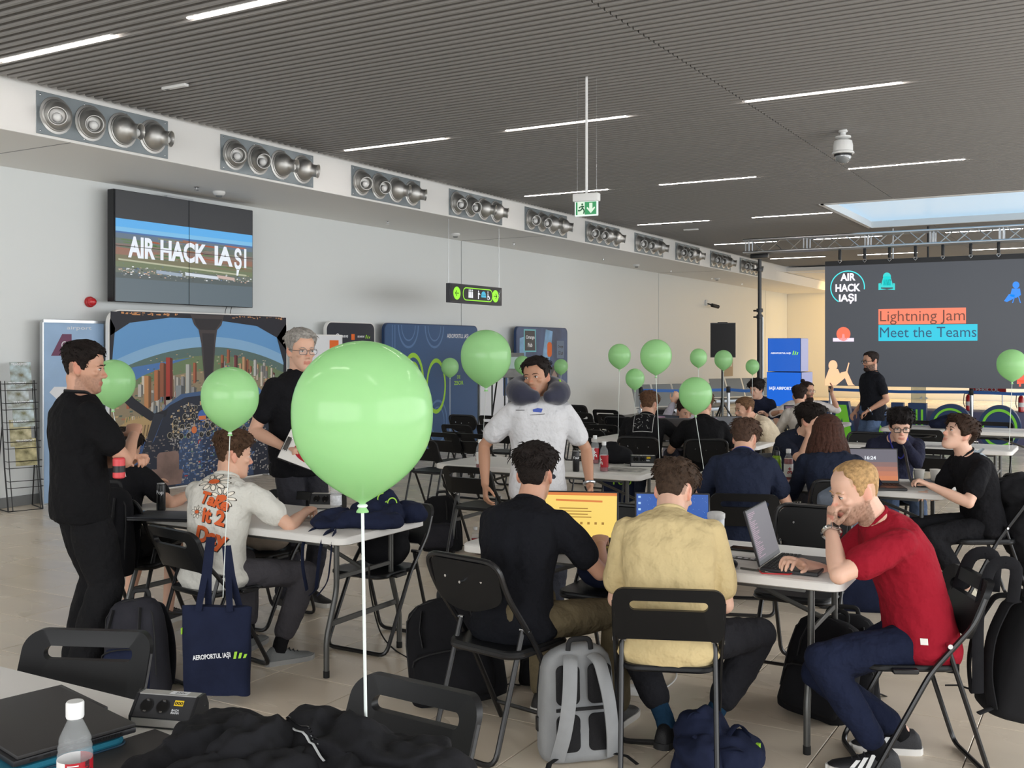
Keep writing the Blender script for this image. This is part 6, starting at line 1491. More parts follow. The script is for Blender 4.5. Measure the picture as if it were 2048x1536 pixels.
def person(label, base, a, sit=True, S=1.76, hz=None, lean=8, bend=0, side=0, twist=0, head=(0, 0, 0), headf=0.0, Lh=None, Rh=None, Le=None, Re=None, Lf=None, Rf=None, Lk=None, Rk=None,
           skin='light', hair=None, hair_rgb=(34, 26, 22), beard=0, beard_rgb=None, shirt=(24, 24, 27), sleeve=.62, trousers=(30, 30, 34), shorts=False, shoe=(30, 30, 32), sole=(214, 212, 206), vox=.0075, fat=1.0, loose=1.0,
           glasses=None, Lc=.5, Rc=.5, Ln=None, Rn=None, Ld=None, Rd=None, cuff=.05, legs=True, hat=None, sock=None, collar=True, footyaw=(0, 0), baggy=1.0, lanyard=None, brow=True, shirt_mat=None, tuck=.12):
    k = S / 1.76; up = V((0, 0, 1)); f = dirc(a); rt = V((f.y, -f.x, 0)); base = V((base[0], base[1], 0))
    loc = lambda r_, ff, u: base + rt * r_ + f * ff + up * u
    if sit: lean += 5; bend += 10
    hz = hz or (.525 if sit else .93 * k)
    l0, l1, l2 = R(lean * .55), R(lean), R(lean + bend)
    sd = lambda l: (up * cos(l) + f * sin(l) + rt * side).normalized()
    p0 = loc(0, 0, hz); p1 = p0 + sd(l0) * .17 * k; p2 = p1 + sd(l1) * .18 * k; p3 = p2 + sd(l2) * .165 * k
    tw = R(twist); rt2 = (rt * cos(tw) + f * sin(tw)); d2 = sd(l2); rt2 = (rt2 - d2 * rt2.dot(d2)).normalized(); f2 = d2.cross(rt2) * -1; f2 = rt2.cross(d2) * -1
    if f2.dot(f) < 0: f2 = -f2
    d1 = sd(l1); f1 = rt.cross(d1); f1 = -f1 if f1.dot(f) < 0 else f1
    # head
    hy, hp, hr_ = head; hf = dirc(hy) * cos(R(hp)) + up * sin(R(hp)); hr = V((dirc(hy).y, -dirc(hy).x, 0)); hu = hr.cross(hf); Rr = M.Rotation(R(hr_), 3, hf); hr = Rr @ hr; hu = Rr @ hu
    nd = (d2 * .75 + up * .45 + hf * headf).normalized(); hc = p3 + nd * .103 * k + hf * .014 + hu * .03 * k
    HT = M((hr, hf, hu)).transposed().to_4x4(); HT.translation = hc; HT = HT @ M.Scale(k * 1.0, 4)
    # arms and legs
    sh = {s_: p3 - d2 * .088 * k + rt2 * s_ * .168 * k * (.5 + .5 * fat) for s_ in (-1, 1)}
    AR = {}
    for s_, tg, el in ((-1, Lh, Le), (1, Rh, Re)):
        tg = loc(*tg) if tg else loc(s_ * .23, .06, hz + .0 if not sit else .62)
        hint = (rt * (el[0]) + f * el[1] + up * el[2]) if el else (rt * s_ * .35 - f * .5 - up * .7)
        e, w = ik(sh[s_], tg, .29 * k, .255 * k, hint); AR[s_] = (sh[s_], e, w)
    LG = {}
    for s_, ft, kn in ((-1, Lf, Lk), (1, Rf, Rk)):
        hip = p0 + rt * s_ * .085 * k - up * .015
        ft = loc(*ft) if ft else (loc(s_ * .13, .42, .085) if sit else loc(s_ * .11, -.02, .085))
        hint = (rt * kn[0] + f * kn[1] + up * kn[2]) if kn else (f * 1 + up * .6 if sit else f)
        kn_, an = ik(hip, ft, .435 * k, .43 * k, hint); LG[s_] = (hip, kn_, an)
    # skin: one continuous body
    b = MB(); h_ = head_mb(HT); b.add(h_.v, h_.f)
    el_ = lambda c_, X, Y, w, d, n=24, e=2.4: [c_ + X * (w * abs(cos(q)) ** (2 / e) * (1 if cos(q) > 0 else -1)) + Y * (d * abs(sin(q)) ** (2 / e) * (1 if sin(q) > 0 else -1)) for q in [2 * pi * i / n for i in range(n)]]
    def torso(o, w0, hem, neck):
        r_ = []
        if hem is not None:
            for c_, w, d in hem: r_.append(el_(c_, rt, f, w * k, d * k))
        F_ = fat
        r_ += [el_(p0 + up * .03, rt, f, (.165 * F_ + o) * k, (.115 * F_ + o) * k), el_(p1, (rt + rt2).normalized(), f1, (.152 * F_ + o * loose) * k, (.105 * F_ + o) * k), el_(p2 - d1 * .02, rt2, f1, (.172 * F_ + o) * k, (.112 * F_ + o) * k),
               el_(p2.lerp(p3, .42), rt2, f2, (.178 * F_ + o) * k, (.108 + o) * k), el_(p3 - d2 * .045 * k, rt2, f2, (.142 + o * .8) * k, (.085 + o * .8) * k), el_(p3 - d2 * .012 * k, rt2, f2, (.100 + o * .5) * k, (.070 + o * .6) * k)]
        for c_, w, d in neck: r_.append(el_(c_, rt2, f2, w * k, d * k))
        return r_
    neck0 = p3 + nd * .012 * k
    b.loft(torso(-.018, 0, None, [(neck0, .066, .062)]))
    limb(b, [p3 - d2 * .04 * k, p3 + nd * .05 * k, hc - hu * .055 * k - hf * .022 * k], [.066 * k, .060 * k, .059 * k], flat=1)
    for s_ in (-1, 1):
        s0, e, w = AR[s_]; m1 = s0.lerp(e, .45); m2 = e.lerp(w, .3)
        limb(b, [s0, m1, e, m2, w], [.05 * k, .044 * k * fat ** .5, .037 * k, .039 * k, .026 * k])
        hd = (Rd if s_ > 0 else Ld); hn = (Rn if s_ > 0 else Ln)
        dd = (rt * hd[0] + f * hd[1] + up * hd[2]) if hd else (w - e); nn = (rt * hn[0] + f * hn[1] + up * hn[2]) if hn else (-up if abs((w - e).normalized().z) < .8 else -rt * s_)
        hand_mb(b, w + (w - e).normalized() * .005, dd, nn, s_, k, Rc if s_ > 0 else Lc)
    if legs:
        for s_ in (-1, 1):
            hip, kn_, an = LG[s_]; q = 1 if shorts else .72
            limb(b, [p0 + rt * s_ * .06, hip.lerp(kn_, .5), kn_, kn_.lerp(an, .3), an], [.08 * q, .066 * k * q, .052 * k * q, .052 * k * q, .034 * k])
            fd = (f * cos(R(footyaw[0 if s_ < 0 else 1])) + rt * sin(R(footyaw[0 if s_ < 0 else 1])))
            limb(b, [an, an - up * .045 + fd * .01, an - up * .062 + fd * .06], [.033 * k, .028 * k, .018 * k])
    jobs = [(b, vox, 2)]
    # shirt
    sb = MB(); o = .014
    if sit: hem = [(p0 - up * .095 - f * .01, .165 * fat, .125 * fat), (p0 - up * .04, .186 * fat * loose, .142 * fat)]
    else: hem = [(p0 - up * tuck * k, .168 * fat * loose, .118 * fat), (p0 - up * .05, .172 * fat * loose, .125 * fat)]
    sb.loft(torso(o, 0, hem, [(p3 + nd * .004 * k, .068, .066), (p3 + nd * .022 * k, .062, .06)]))
    for s_ in (-1, 1):
        s0, e, w = AR[s_]; c_ = s0 - rt2 * s_ * .03
        if sleeve <= 1: limb(sb, [c_, s0, s0.lerp(e, sleeve * .55), s0.lerp(e, sleeve)], [.055 * k, .064 * k, .065 * k * loose, .064 * k * loose])
        else: limb(sb, [c_, s0, s0.lerp(e, .5), e, e.lerp(w, (sleeve - 1) * .5), e.lerp(w, sleeve - 1)], [.055 * k, .064 * k, .06 * k, .053 * k, .05 * k, .042 * k])
    jobs.append((sb, max(.010, vox * 1.3), 12))
    tb = MB()
    if legs:
        tb.loft([el_(p0 + up * .10, rt, f, .155 * fat * k, .108 * fat * k), el_(p0 + up * .03, rt, f, .168 * fat * k, .125 * fat * k), el_(p0 - up * .04, rt, f, .172 * fat * k, .128 * fat * k), el_(p0 - up * .09, rt, f, .15 * k, .10 * k)])
        for s_ in (-1, 1):
            hip, kn_, an = LG[s_]; ce = kn_.lerp(an, 1 - cuff / .43)
            if shorts: limb(tb, [hip, hip.lerp(kn_, .5), hip.lerp(kn_, .85)], [.092 * k, .088 * k, .084 * k])
            else: limb(tb, [hip, hip.lerp(kn_, .5), kn_, kn_.lerp(an, .35), ce], [.092 * k, .083 * k * baggy, .068 * k * baggy, .064 * k * loose * baggy, .055 * k * loose * baggy])
        jobs.append((tb, max(.011, vox * 1.5), 3))
    PEOPLE.append(dict(jobs=jobs, label=label, base=base, HT=HT, k=k, skin=SKIN[skin], hair=hair, hair_rgb=hair_rgb, beard=beard, beard_rgb=beard_rgb or hair_rgb, shirt=shirt, trousers=trousers, shoe=shoe, sole=sole, glasses=glasses, LG=LG, AR=AR, f=f, rt=rt, legs=legs, vox=vox, footyaw=footyaw,
                       sock=sock, p3=p3, nd=nd, d2=d2, rt2=rt2, f2=f2, p0=p0, p1=p1, p2=p2, lanyard=lanyard, shirt_mat=shirt_mat, collar=collar, brow=brow, near=base.length < 8, post=[], cuff=cuff, hc=hc, hf=hf, hr=hr, hu=hu))
    return PEOPLE[-1]
def shoe_parts(q, an, s_, root, idx):
    k = q['k']; up = V((0, 0, 1)); fy = R(q['footyaw'][0 if s_ < 0 else 1]); fd = q['f'] * cos(fy) + q['rt'] * sin(fy); sdv = V((fd.y, -fd.x, 0)); o = V((an.x, an.y, max(0.0, an.z - .085))) - q['base']
    P = lambda l, c_, h: o + (fd * l + sdv * c_) * k + up * h * k
    prof = [(-.075, .022, .055), (-.068, .031, .075), (-.045, .036, .098), (-.01, .037, .1), (.03, .038, .088), (.07, .042, .068), (.11, .046, .054), (.15, .045, .046), (.18, .038, .04), (.2, .022, .03), (.205, .008, .024)]
    b = MB(); rs = []
    for l, w, h in prof:
        rs.append([P(l, w * cos(t) * (1 if t <= pi else 1), .018 + (h - .018) * max(0, sin(t)) ** .7 if t < pi else .018) for t in [pi * i / 9 for i in range(10)]])
    b.loft(rs); sh = b.build('shoe', mat('shoe_%d_%d_%d' % q['shoe'], q['shoe'], .6, bump=.2, bscale=200), root, smooth=60)
    ol = [(l, w * 1.06 + .002) for l, w, h in prof]; ol = [(-.082, .012)] + ol + [(.212, .006)]
    pts = [P(l, w, 0) for l, w in ol] + [P(l, -w, 0) for l, w in reversed(ol)]
    n = len(pts); b = MB(); b.add(pts + [p_ + up * .027 * k for p_ in pts], [tuple(range(n - 1, -1, -1)), tuple(range(n, 2 * n))] + [(i, (i + 1) % n, n + (i + 1) % n, n + i) for i in range(n)])
    b.build('sole', mat('sole_%d_%d_%d' % q['sole'], q['sole'], .6), sh, smooth=30)
    lb = MB()
    for j in range(4):
        l = .035 + .024 * j; h = lerp(.088, .056, j / 3) + .002; lb.tube([P(l, -.022, h - .012), P(l + .004, 0, h), P(l, .022, h - .012)], .003 * k, 5)
    if q['near']: stuff(lb.build('laces', mat('laces_dark', (40, 40, 42), .7) if sum(q['shoe']) < 400 else M_wplast, sh))
    return sh, P
def finish_people():
    jobs = [j for q in PEOPLE for j in q['jobs']]; ms = remesh(jobs); it = iter(ms)
    for pi_, q in enumerate(PEOPLE):
        me = next(it); smt = next(it); trm = next(it) if q['legs'] else None; base = q['base']; k = q['k']
        # skin tone with lips, stubble and cropped scalp as real colour differences
        inv = q['HT'].inverted(); n = len(me.vertices); col = []; sk = lin(q['skin']); lip = tuple(a_ * b_ for a_, b_ in zip(sk, (.80, .55, .55))); red = tuple(a_ * b_ for a_, b_ in zip(sk, (1.02, .82, .8))); bd = lin(q['beard_rgb']); hr_ = lin(q['hair_rgb'])
        for v in me.vertices:
            c_ = sk; h = inv @ v.co
            if abs(h.x) < .1 and -.14 < h.z < .13 and abs(h.y) < .14:
                if h.y > .07 and abs(h.x) < .024 and -.083 < h.z < -.061: c_ = lip
                elif q['beard'] and h.z < -.03 and h.y > -.02:
                    m_ = smooth(-.035, -.062, h.z - .012 * smooth(.03, .065, abs(h.x)) + .0) if h.y < .075 or abs(h.x) > .026 else (1 if h.z < -.084 or (-.061 < h.z < -.05) else .3)
                    m_ *= q['beard'] * (.75 + .5 * noise.noise(v.co * 140)); c_ = tuple(lerp(x, y, min(1, max(0, m_))) for x, y in zip(sk, bd))
                elif abs(h.x) > .07 and abs(h.z) < .05: c_ = red
                elif h.y > .092 and -.05 < h.z < -.02: c_ = red
                if q['hair'] and h.y < .045 and h.z > (-.03 if h.y < -.03 else .0) and abs(h.x) < .0745 and c_ is sk and (h.z > .035 or h.y < -.035): c_ = tuple(lerp(x, y, .45) for x, y in zip(sk, hr_))
            col += [c_[0], c_[1], c_[2], 1]
        at_ = me.color_attributes.new('tone', 'FLOAT_COLOR', 'POINT'); at_.data.foreach_set('color', col)
        for v in me.vertices: v.co -= base
        me.materials.append(M_skin); me.update()
        root = link('person', me); root.location = base; tag(root, q['label'], 'person')
        wrinkle(smt, .008 if q['near'] else .007, 8, pi_ * 3.7, base); smt.materials.append(q['shirt_mat'] or fabric('shirt_%d_%d_%d' % q['shirt'], q['shirt'])); so = link('t_shirt', smt, root); q['shirt_ob'] = so
        if trm: wrinkle(trm, .006, 10, pi_ * 2.3, base); trm.materials.append(fabric('trousers_%d_%d_%d' % q['trousers'], q['trousers'], .14)); link('trousers', trm, root)
        HT = M.Translation(-base) @ q['HT']
        if q['hair']:
            h = dict(q['hair']); h.setdefault('seed', pi_); hm = mat('hair_%d_%d_%d' % q['hair_rgb'], q['hair_rgb'], .65, var=.35, vscale=60, bump=.5, bscale=180, spec=.18)
            hair_mb(HT, k, h).build('hair', hm, root, smooth=180)
        if q['brow']:
            for s_ in (-1, 1):
                b = MB(); b.ell((s_ * .033, .0785, -.0005), (.0118, .0118, .0072), T=HT, nu=14, nv=8); e = b.build('eye', M_eye, root)
                b = MB(); b.ell((s_ * .033, .0868, -.0008), (.0052, .0042, .0058), T=HT, nu=12, nv=6); b.build('iris', M_iris, e)
                b = MB(); b.tube([(s_ * .0205, .0865, .0), (s_ * .027, .0905, .0062), (s_ * .036, .0895, .0068), (s_ * .046, .0825, .001)], [.001, .0017, .0017, .001], 6, T=HT); b.build('lash_line', M_iris, e)
                b = MB(); b.tube([(s_ * .014, .0905, .018), (s_ * .028, .0935, .0225), (s_ * .041, .0875, .0215), (s_ * .052, .076, .0145)], [.0026, .0038, .0034, .0012], 6, T=HT, flat=.6); b.build('eyebrow', mat('hair_%d_%d_%d' % q['hair_rgb'], q['hair_rgb'], .6), root)
        if q['glasses']:
            gm = M_framem if q['glasses'] == 'thin' else M_frame; r0 = .0016 if q['glasses'] == 'thin' else .0026; gl = None
            for s_ in (-1, 1):
                pts = [V((s_ * .034 + x, .1035 - .25 * abs(abs(s_ * .034 + x) - .03) * .6, -.003 + z)) for x, z in rrect(.05, .036 if q['glasses'] != 'thin' else .032, .012, 4)]
                g_ = MB().tube(pts, r0, 6, closed=True, T=HT); ob = g_.build('glasses', gm, root) if gl is None else g_.build('rim', gm, gl); gl = gl or ob
                MB().add(pts, [tuple(range(len(pts)))], T=HT).build('lens', M_lens, gl, smooth=0)
                MB().tube([(s_ * .059, .095, .004), (s_ * .074, .06, .004), (s_ * .0795, -.005, .003), (s_ * .077, -.03, -.012)], r0, 6, T=HT).build('temple', gm, gl)
            MB().tube([(-.01, .104, .002), (0, .106, .005), (.01, .104, .002)], r0, 6, T=HT).build('bridge', gm, gl)
        if q['collar']:
            c_ = q['p3'] + q['nd'] * .006 * k - base; pts = [c_ + q['rt2'] * (.069 * k * cos(t)) + q['f2'] * ((.066 * k) * sin(t)) - q['nd'] * (.018 * max(0, sin(t))) for t in [2 * pi * i / 24 for i in range(24)]]
            MB().tube(pts, .009, 6, closed=True).build('collar', q['shirt_mat'] or fabric('shirt_%d_%d_%d' % q['shirt'], q['shirt']), root)
        if q['lanyard']:
            c_ = q['p3'] + q['nd'] * .02 * k - base; MB().tube([c_ + q['rt2'] * (.07 * k * cos(t)) + q['f2'] * ((.069 + .03 * max(0, sin(t))) * k * sin(t)) - V((0, 0, 1)) * (.09 * max(0, sin(t)) ** 2 + .006) for t in [2 * pi * i / 28 for i in range(28)]], .0065, 6, closed=True).build('lanyard', mat('lanyard_%d_%d_%d' % q['lanyard'], q['lanyard'], .7), root)
        if q['legs']:
            for i, s_ in enumerate((-1, 1)):
                sho, P = shoe_parts(q, q['LG'][s_][2], s_, root, i); q.setdefault('shoes', {})[s_] = (sho, P)
                if q['sock']:
                    kn_, an = q['LG'][s_][1] - base, q['LG'][s_][2] - base; MB().tube([an - V((0, 0, .02)), kn_.lerp(an, .93), kn_.lerp(an, .80)], .041 * k, 14).build('sock', fabric('sock_%d_%d_%d' % q['sock'], q['sock']), root)
        q['root'] = root
        for fn in q['post']: fn(q, root, HT)
def decal(q, part, mb2d, origin, ux, uy, m, name, off=.003):
    """lay flat print onto a garment: drop every point of the print on the cloth along the print's normal"""
    ob = part; me = ob.data; bvh = BVHTree.FromPolygons([v.co for v in me.vertices], [tuple(p.vertices) for p in me.polygons])
    ux = V(ux).normalized(); uy = V(uy).normalized(); n = ux.cross(uy); o = V(origin) - q['base']; vs = []
    for x, y, z in mb2d.v:
        p = o + ux * x + uy * y; h = bvh.ray_cast(p + n * .35, -n, .7)
        vs.append((h[0] + n * (off + z)) if h[0] is not None else p)
    mb2d.v = vs; return mb2d.build(name, m, q['root'], smooth=0)
def densify(mb, L=.012):
    bm = bmesh.new(); vs = [bm.verts.new(v) for v in mb.v]; bm.verts.index_update()
    for f in mb.f:
        try: bm.faces.new([vs[i] for i in f])
        except ValueError: pass
    bmesh.ops.triangulate(bm, faces=bm.faces[:])
    for _ in range(4):
        es = [e for e in bm.edges if e.calc_length() > L]
        if not es: break
        bmesh.ops.subdivide_edges(bm, edges=es, cuts=1); bmesh.ops.triangulate(bm, faces=[f for f in bm.faces if len(f.verts) > 3])
    bm.verts.index_update(); o = MB(); o.v = [tuple(v.co) for v in bm.verts]; o.f = [tuple(v.index for v in f.verts) for f in bm.faces]; o.m = [0] * len(o.f); bm.free(); return o
# ------------------------------------------------------------------ the people in the picture
def seat_for(base, a, kind, label, back=0.03): return chair(kind, V((base[0], base[1], 0)) + dirc(a) * back, a, label)
SHORT = dict(top=.030, side=.007, front=.07, temple=.03, back=-.068, amp=.5, freq=46, locks=240)
FADE = dict(top=.027, side=.004, front=.066, temple=.032, back=-.066, amp=.4, freq=50, locks=160)
MOP = dict(top=.045, side=.02, front=.045, temple=.01, back=-.075, amp=.4, freq=34, locks=220, fringe=.012)
# 1 standing man in black at left
b1 = gp(158, 5.32)
person('standing man in black T-shirt and black jeans with arms folded, seen from behind at left', b1, 40, sit=False, S=1.79, lean=-2, bend=6, head=(8, -6, 0), Lh=(.10, .23, 1.12), Rh=(.02, .27, 1.24), Le=(-.5, -.1, -.8), Re=(.75, -.1, -.75), Rd=(-.7, .3, .5), Ld=(.8, .2, .3), Rc=.9, Lc=.9,
       skin='mid', hair=FADE, hair_rgb=(26, 20, 18), beard=.4, shirt=(20, 20, 22), trousers=(24, 24, 26), loose=1.12, baggy=1.28, lanyard=(24, 24, 26), shoe=(30, 30, 34), sole=(222, 220, 216), vox=.006, Lf=(-.13, .02, .085), Rf=(.13, -.03, .085), footyaw=(-8, 14), cuff=.03, fat=1.04)
# 2 seated man half hidden behind him
b2 = gp(228, 6.25); seat_for(gp(274, 6.2), 72, 'B', 'black folding chair with a black backpack, behind the standing man at left')
person('seated man in black T-shirt and shorts, hidden behind the standing man at left', b2, 72, lean=20, bend=12, side=-.3, head=(60, -20, 0), Lh=(-.15, .5, .79), Rh=(.24, .42, .79), Re=(.7, -.2, -.5), skin='light', hair=SHORT, shirt=(24, 24, 27), trousers=(44, 42, 42), shorts=True, vox=.008, Rf=(.16, .3, .085), Lf=(-.2, .38, .085), shoe=(40, 40, 44))
# 3 daisy shirt
b3 = gp(430, 5.55); seat_for(b3, 50, 'A', 'black slotted folding chair of the daisy shirt man, navy tote hanging from it', .0)
white_d = fabric('shirt_cream_white', (210, 208, 200), .04)
daisy = person('seated man in white T-shirt with orange daisy print on his back', b3, 76, lean=5, bend=10, twist=-4, S=1.70, head=(28, -8, 0), Rh=(.36, .34, .79), Lh=(-.05, .46, .80), Re=(.7, -.2, -.55), skin='light', hair=dict(SHORT, side=.004, top=.036, locks=320), hair_rgb=(74, 54, 40), shirt=(222, 220, 212), shirt_mat=white_d,
       trousers=(70, 68, 72), shoe=(112, 114, 114), sole=(150, 150, 148), vox=.006, sock=(24, 24, 26), cuff=.10, Rf=(.29, .16, .085), Lf=(.0, .36, .085), Rk=(1.1, 1, .5), loose=1.15, footyaw=(0, 42), Rc=.7)
# 4 grey haired presenter
b4 = gp(597, 6.9)
grey = person('standing grey haired man with glasses in black T-shirt holding a clipboard', b4, 318, sit=False, S=1.885, lean=0, bend=3, head=(308, -4, 0), Rh=(.26, .20, 1.08), Re=(.4, -.7, -.5), Lh=(-.06, .42, 1.10), Le=(-.8, -.1, -.5), skin='light', hair=dict(top=.026, side=.008, front=.07, temple=.036, back=-.05, amp=.3, freq=46, locks=160), hair_rgb=(150, 146, 140),
       shirt=(22, 22, 25), trousers=(54, 54, 60), shoe=(36, 34, 34), vox=.007, glasses='thin', fat=1.12, Rc=.9, Rd=(-.3, .8, -.1), beard=.15, beard_rgb=(150, 140, 134), cuff=.03)
# 5 neck pillow man
b5 = gp(1075, 6.45)
pil = person('standing man in white T-shirt with a navy neck pillow, glancing sideways', b5, 283, sit=False, S=1.70, lean=2, bend=0, twist=-4, head=(244, 0, 7), Rh=(.33, .0, .87), Lh=(-.30, .12, .86), Re=(.6, -.6, -.3), Le=(-.7, -.5, -.3), skin='tan', hair=dict(top=.022, side=.006, front=.066, temple=.03, back=-.045, amp=.35, freq=50, locks=160), hair_rgb=(28, 22, 20), beard=.28,
       shirt=(214, 214, 216), shirt_mat=fabric('shirt_soft_white', (202, 202, 204), .05), trousers=(52, 54, 62), shoe=(60, 60, 64), vox=.0065, loose=1.12, sleeve=.66)
# 6 black shirt, yellow laptop
b6 = gp(1026, 4.55); seat_for(gp(1004, 4.5), 50, 'B', 'solid back black folding chair of the man at the yellow laptop', .02)
person('seated man in black T-shirt and khaki trousers at the yellow laptop', b6, 62, lean=11, bend=8, twist=-4, S=1.76, head=(72, -6, 0), Rh=(.22, .45, .785), Lh=(-.10, .47, .785), Re=(.55, -.1, -.7), Le=(-.5, -.2, -.7), skin='mid', hair=dict(SHORT, top=.036, side=.008, locks=360, curl=1.0, back=-.062), hair_rgb=(30, 24, 22), shirt=(24, 25, 30),
       trousers=(98, 88, 68), shoe=(40, 38, 36), vox=.006, Rf=(.34, .36, .085), Lf=(-.05, .40, .085), Rk=(.7, 1, .5), loose=1.12, Rc=.6, Lc=.6, cuff=.03)
# 7 beige
b7 = gp(1336, 4.25); seat_for(b7, 82, 'A', 'black slotted folding chair of the man in beige, foremost at the front table', .02)
person('seated man in beige T-shirt with black jeans and patterned socks, seen from behind', b7, 80, lean=14, bend=14, S=1.78, head=(60, -30, 0), headf=.4, Rh=(.13, .36, .68), Lh=(-.12, .38, .70), Re=(.3, -.35, -.9), Le=(-.3, -.35, -.9), skin='fair', hair=dict(SHORT, top=.030, side=.008, locks=320, back=-.068), hair_rgb=(62, 48, 38), shirt=(206, 186, 138),
       shirt_mat=fabric('shirt_beige', (204, 184, 138), .06), trousers=(36, 36, 40), shoe=(26, 26, 28), sole=(40, 40, 42), vox=.006, sock=(30, 58, 82), cuff=.12, Rf=(.17, .26, .10), Lf=(-.01, .24, .085), Rk=(1.1, 1, .3), Lk=(-.5, 1, .5), loose=1.14, fat=1.05, sleeve=.72, footyaw=(20, -30))
# 8 red shirt
b8 = gp(1840, 4.30); seat_for(b8, 178, 'A', 'black slotted folding chair of the man in red, black backpack hung on it', .06)
red = person('seated bearded blond man in red T-shirt resting his chin on his fist', b8, 178, lean=14, bend=8, S=1.78, head=(190, -16, 0), headf=.15, Lh=(-.03, .37, .955), Rh=(.10, .46, .79), Le=(-.15, 1, -.35), Re=(.5, .3, -.8), Ld=(.15, -.1, 1), Ln=(.2, -1, .1), skin='fair', hair=dict(top=.008, side=.004, front=.088, temple=.058, back=-.06, amp=.25, freq=110, locks=0), hair_rgb=(176, 142, 98), beard=.75, beard_rgb=(104, 74, 50), lanyard=None,
       shirt=(150, 28, 44), shirt_mat=fabric('shirt_red', (146, 26, 42), .06), trousers=(27, 33, 54), shoe=(34, 34, 37), sole=(224, 222, 218), vox=.0055, sock=(24, 24, 26), cuff=.07, Lf=(-.12, .20, .085), Rf=(.10, .04, .085), Lc=1.3, Rc=.5, footyaw=(4, 8), loose=1.05, fat=1.04)
# 9 navy shirt back
b9 = gp(1486, 6.85); seat_for(b9, 80, 'A', 'black slotted folding chair of the man in navy seen from behind')
person('seated man in navy T-shirt with blue lanyard, head bowed, seen from behind', b9, 78, lanyard=(52, 60, 150), lean=14, bend=14, head=(58, -28, 0), headf=.3, Rh=(.24, .40, .79), Lh=(-.25, .40, .79), Re=(.4, -.3, -.9), Le=(-.4, -.3, -.9), skin='light', hair=dict(SHORT, top=.032, side=.014, locks=260, back=-.06), hair_rgb=(72, 54, 44), shirt=(34, 40, 58), trousers=(46, 46, 50), vox=.008, loose=1.1, Rf=(.3, .36, .085), Rk=(.8, 1, .5))
# 10 printed back
b10 = gp(1287, 10.35); seat_for(b10, 70, 'B', 'solid back black folding chair of the man with the printed back')
prt = person('seated man in black T-shirt with a square pale print on his back', b10, 72, lean=10, bend=12, head=(62, -18, 0), headf=.3, Rh=(.22, .46, .79), Lh=(-.2, .46, .79), Re=(.8, -.3, -.4), skin='light', hair=dict(SHORT, back=-.06), hair_rgb=(92, 66, 48), shirt=(24, 24, 26), trousers=(40, 44, 56), vox=.009, S=1.82)
# 11 head in hand
b11 = gp(1357, 11.75)
person('seated man in lilac shirt holding his forehead with one hand', b11, 268, lean=26, bend=14, head=(286, -26, -10), headf=.3, Rh=(.10, .36, 1.10), Re=(.5, .3, -.9), Rd=(-.35, .1, .9), Rn=(0, -1, 0), Lh=(-.2, .44, .79), skin='light', hair=dict(SHORT, top=.03, side=.018, front=.06), hair_rgb=(46, 34, 28), shirt=(176, 172, 184), sleeve=1.9, trousers=(60, 60, 70), vox=.009)
# 12 behind balloon
b12 = gp(1408, 10.1); seat_for(b12, 84, 'B', 'solid back black folding chair of the man hidden by the balloon')
person('seated man in black T-shirt whose head hides behind a green balloon', b12, 82, lean=12, bend=10, head=(60, -10, 0), Rh=(.25, .44, .79), Lh=(-.25, .44, .79), Re=(.5, -.2, -.8), Le=(-.5, -.2, -.8), skin='light', hair=SHORT, hair_rgb=(84, 58, 42), shirt=(22, 22, 24), trousers=(34, 34, 40), vox=.009, S=1.8, loose=1.1)
# 13 cream shirt
b13 = gp(1552, 10.9); seat_for(b13, 176, 'B', 'black folding chair of the man in the cream shirt')
person('seated man in cream shirt with short fair hair, hand on his chin, in profile', b13, 178, lean=20, bend=14, head=(196, -6, 0), headf=.3, Lh=(-.06, .32, .99), Le=(-.2, .4, -1), Ld=(.2, .1, .9), Ln=(0, -1, 0), Rh=(.1, .42, .79), skin='light', hair=dict(FADE, top=.016), hair_rgb=(104, 78, 56), beard=.2, shirt=(204, 190, 166), sleeve=1.35, trousers=(60, 58, 60), vox=.009, Lc=1.1)
# 14 navy man behind
b14 = gp(1526, 14.9); seat_for(b14, 235, 'B', 'black folding chair of the dark haired man by the black truss stand')
person('seated dark haired man in navy top, looking down beside the truss stand', b14, 235, lean=12, bend=8, head=(220, -10, 0), skin='fair', hair=MOP, hair_rgb=(34, 28, 26), shirt=(34, 38, 56), sleeve=1.8, trousers=(40, 40, 48), vox=.011, Rh=(.2, .4, .79), Lh=(-.2, .4, .79))
# 15 bun man
b15 = gp(1604, 14.5); seat_for(b15, 265, 'B', 'black folding chair of the bearded man with a hair bun')
bun = person('seated bearded man with hair bun and white shirt, raising one hand', b15, 268, lean=12, bend=8, head=(308, -4, 0), Rh=(.38, .30, .84), Lh=(-.36, .18, 1.08), Le=(-.6, -.2, -.7), Ld=(-.1, .1, .9), Re=(.7, -.3, -.4), skin='mid', hair=dict(top=.014, side=.006, front=.075, temple=.035, back=-.05, amp=.2, freq=40, locks=30), hair_rgb=(44, 32, 28), beard=1, shirt=(206, 200, 198), sleeve=1.1, trousers=(50, 50, 58), vox=.010, glasses='thin', fat=1.1, loose=1.1, Lc=.3)
# 16 white shirt back
b16 = gp(1611, 12.4); seat_for(b16, 95, 'B', 'black folding chair of the man in the pale grey shirt seen from behind')
person('seated man in pale grey shirt seen from behind, facing the bun man', b16, 95, lean=10, bend=10, head=(70, -6, 0), Rh=(.3, .42, .79), Lh=(-.2, .44, .79), skin='light', hair=dict(FADE, top=.024), hair_rgb=(40, 30, 26), beard=.8, shirt=(196, 190, 182), sleeve=1.2, trousers=(60, 60, 68), vox=.010, loose=1.1)
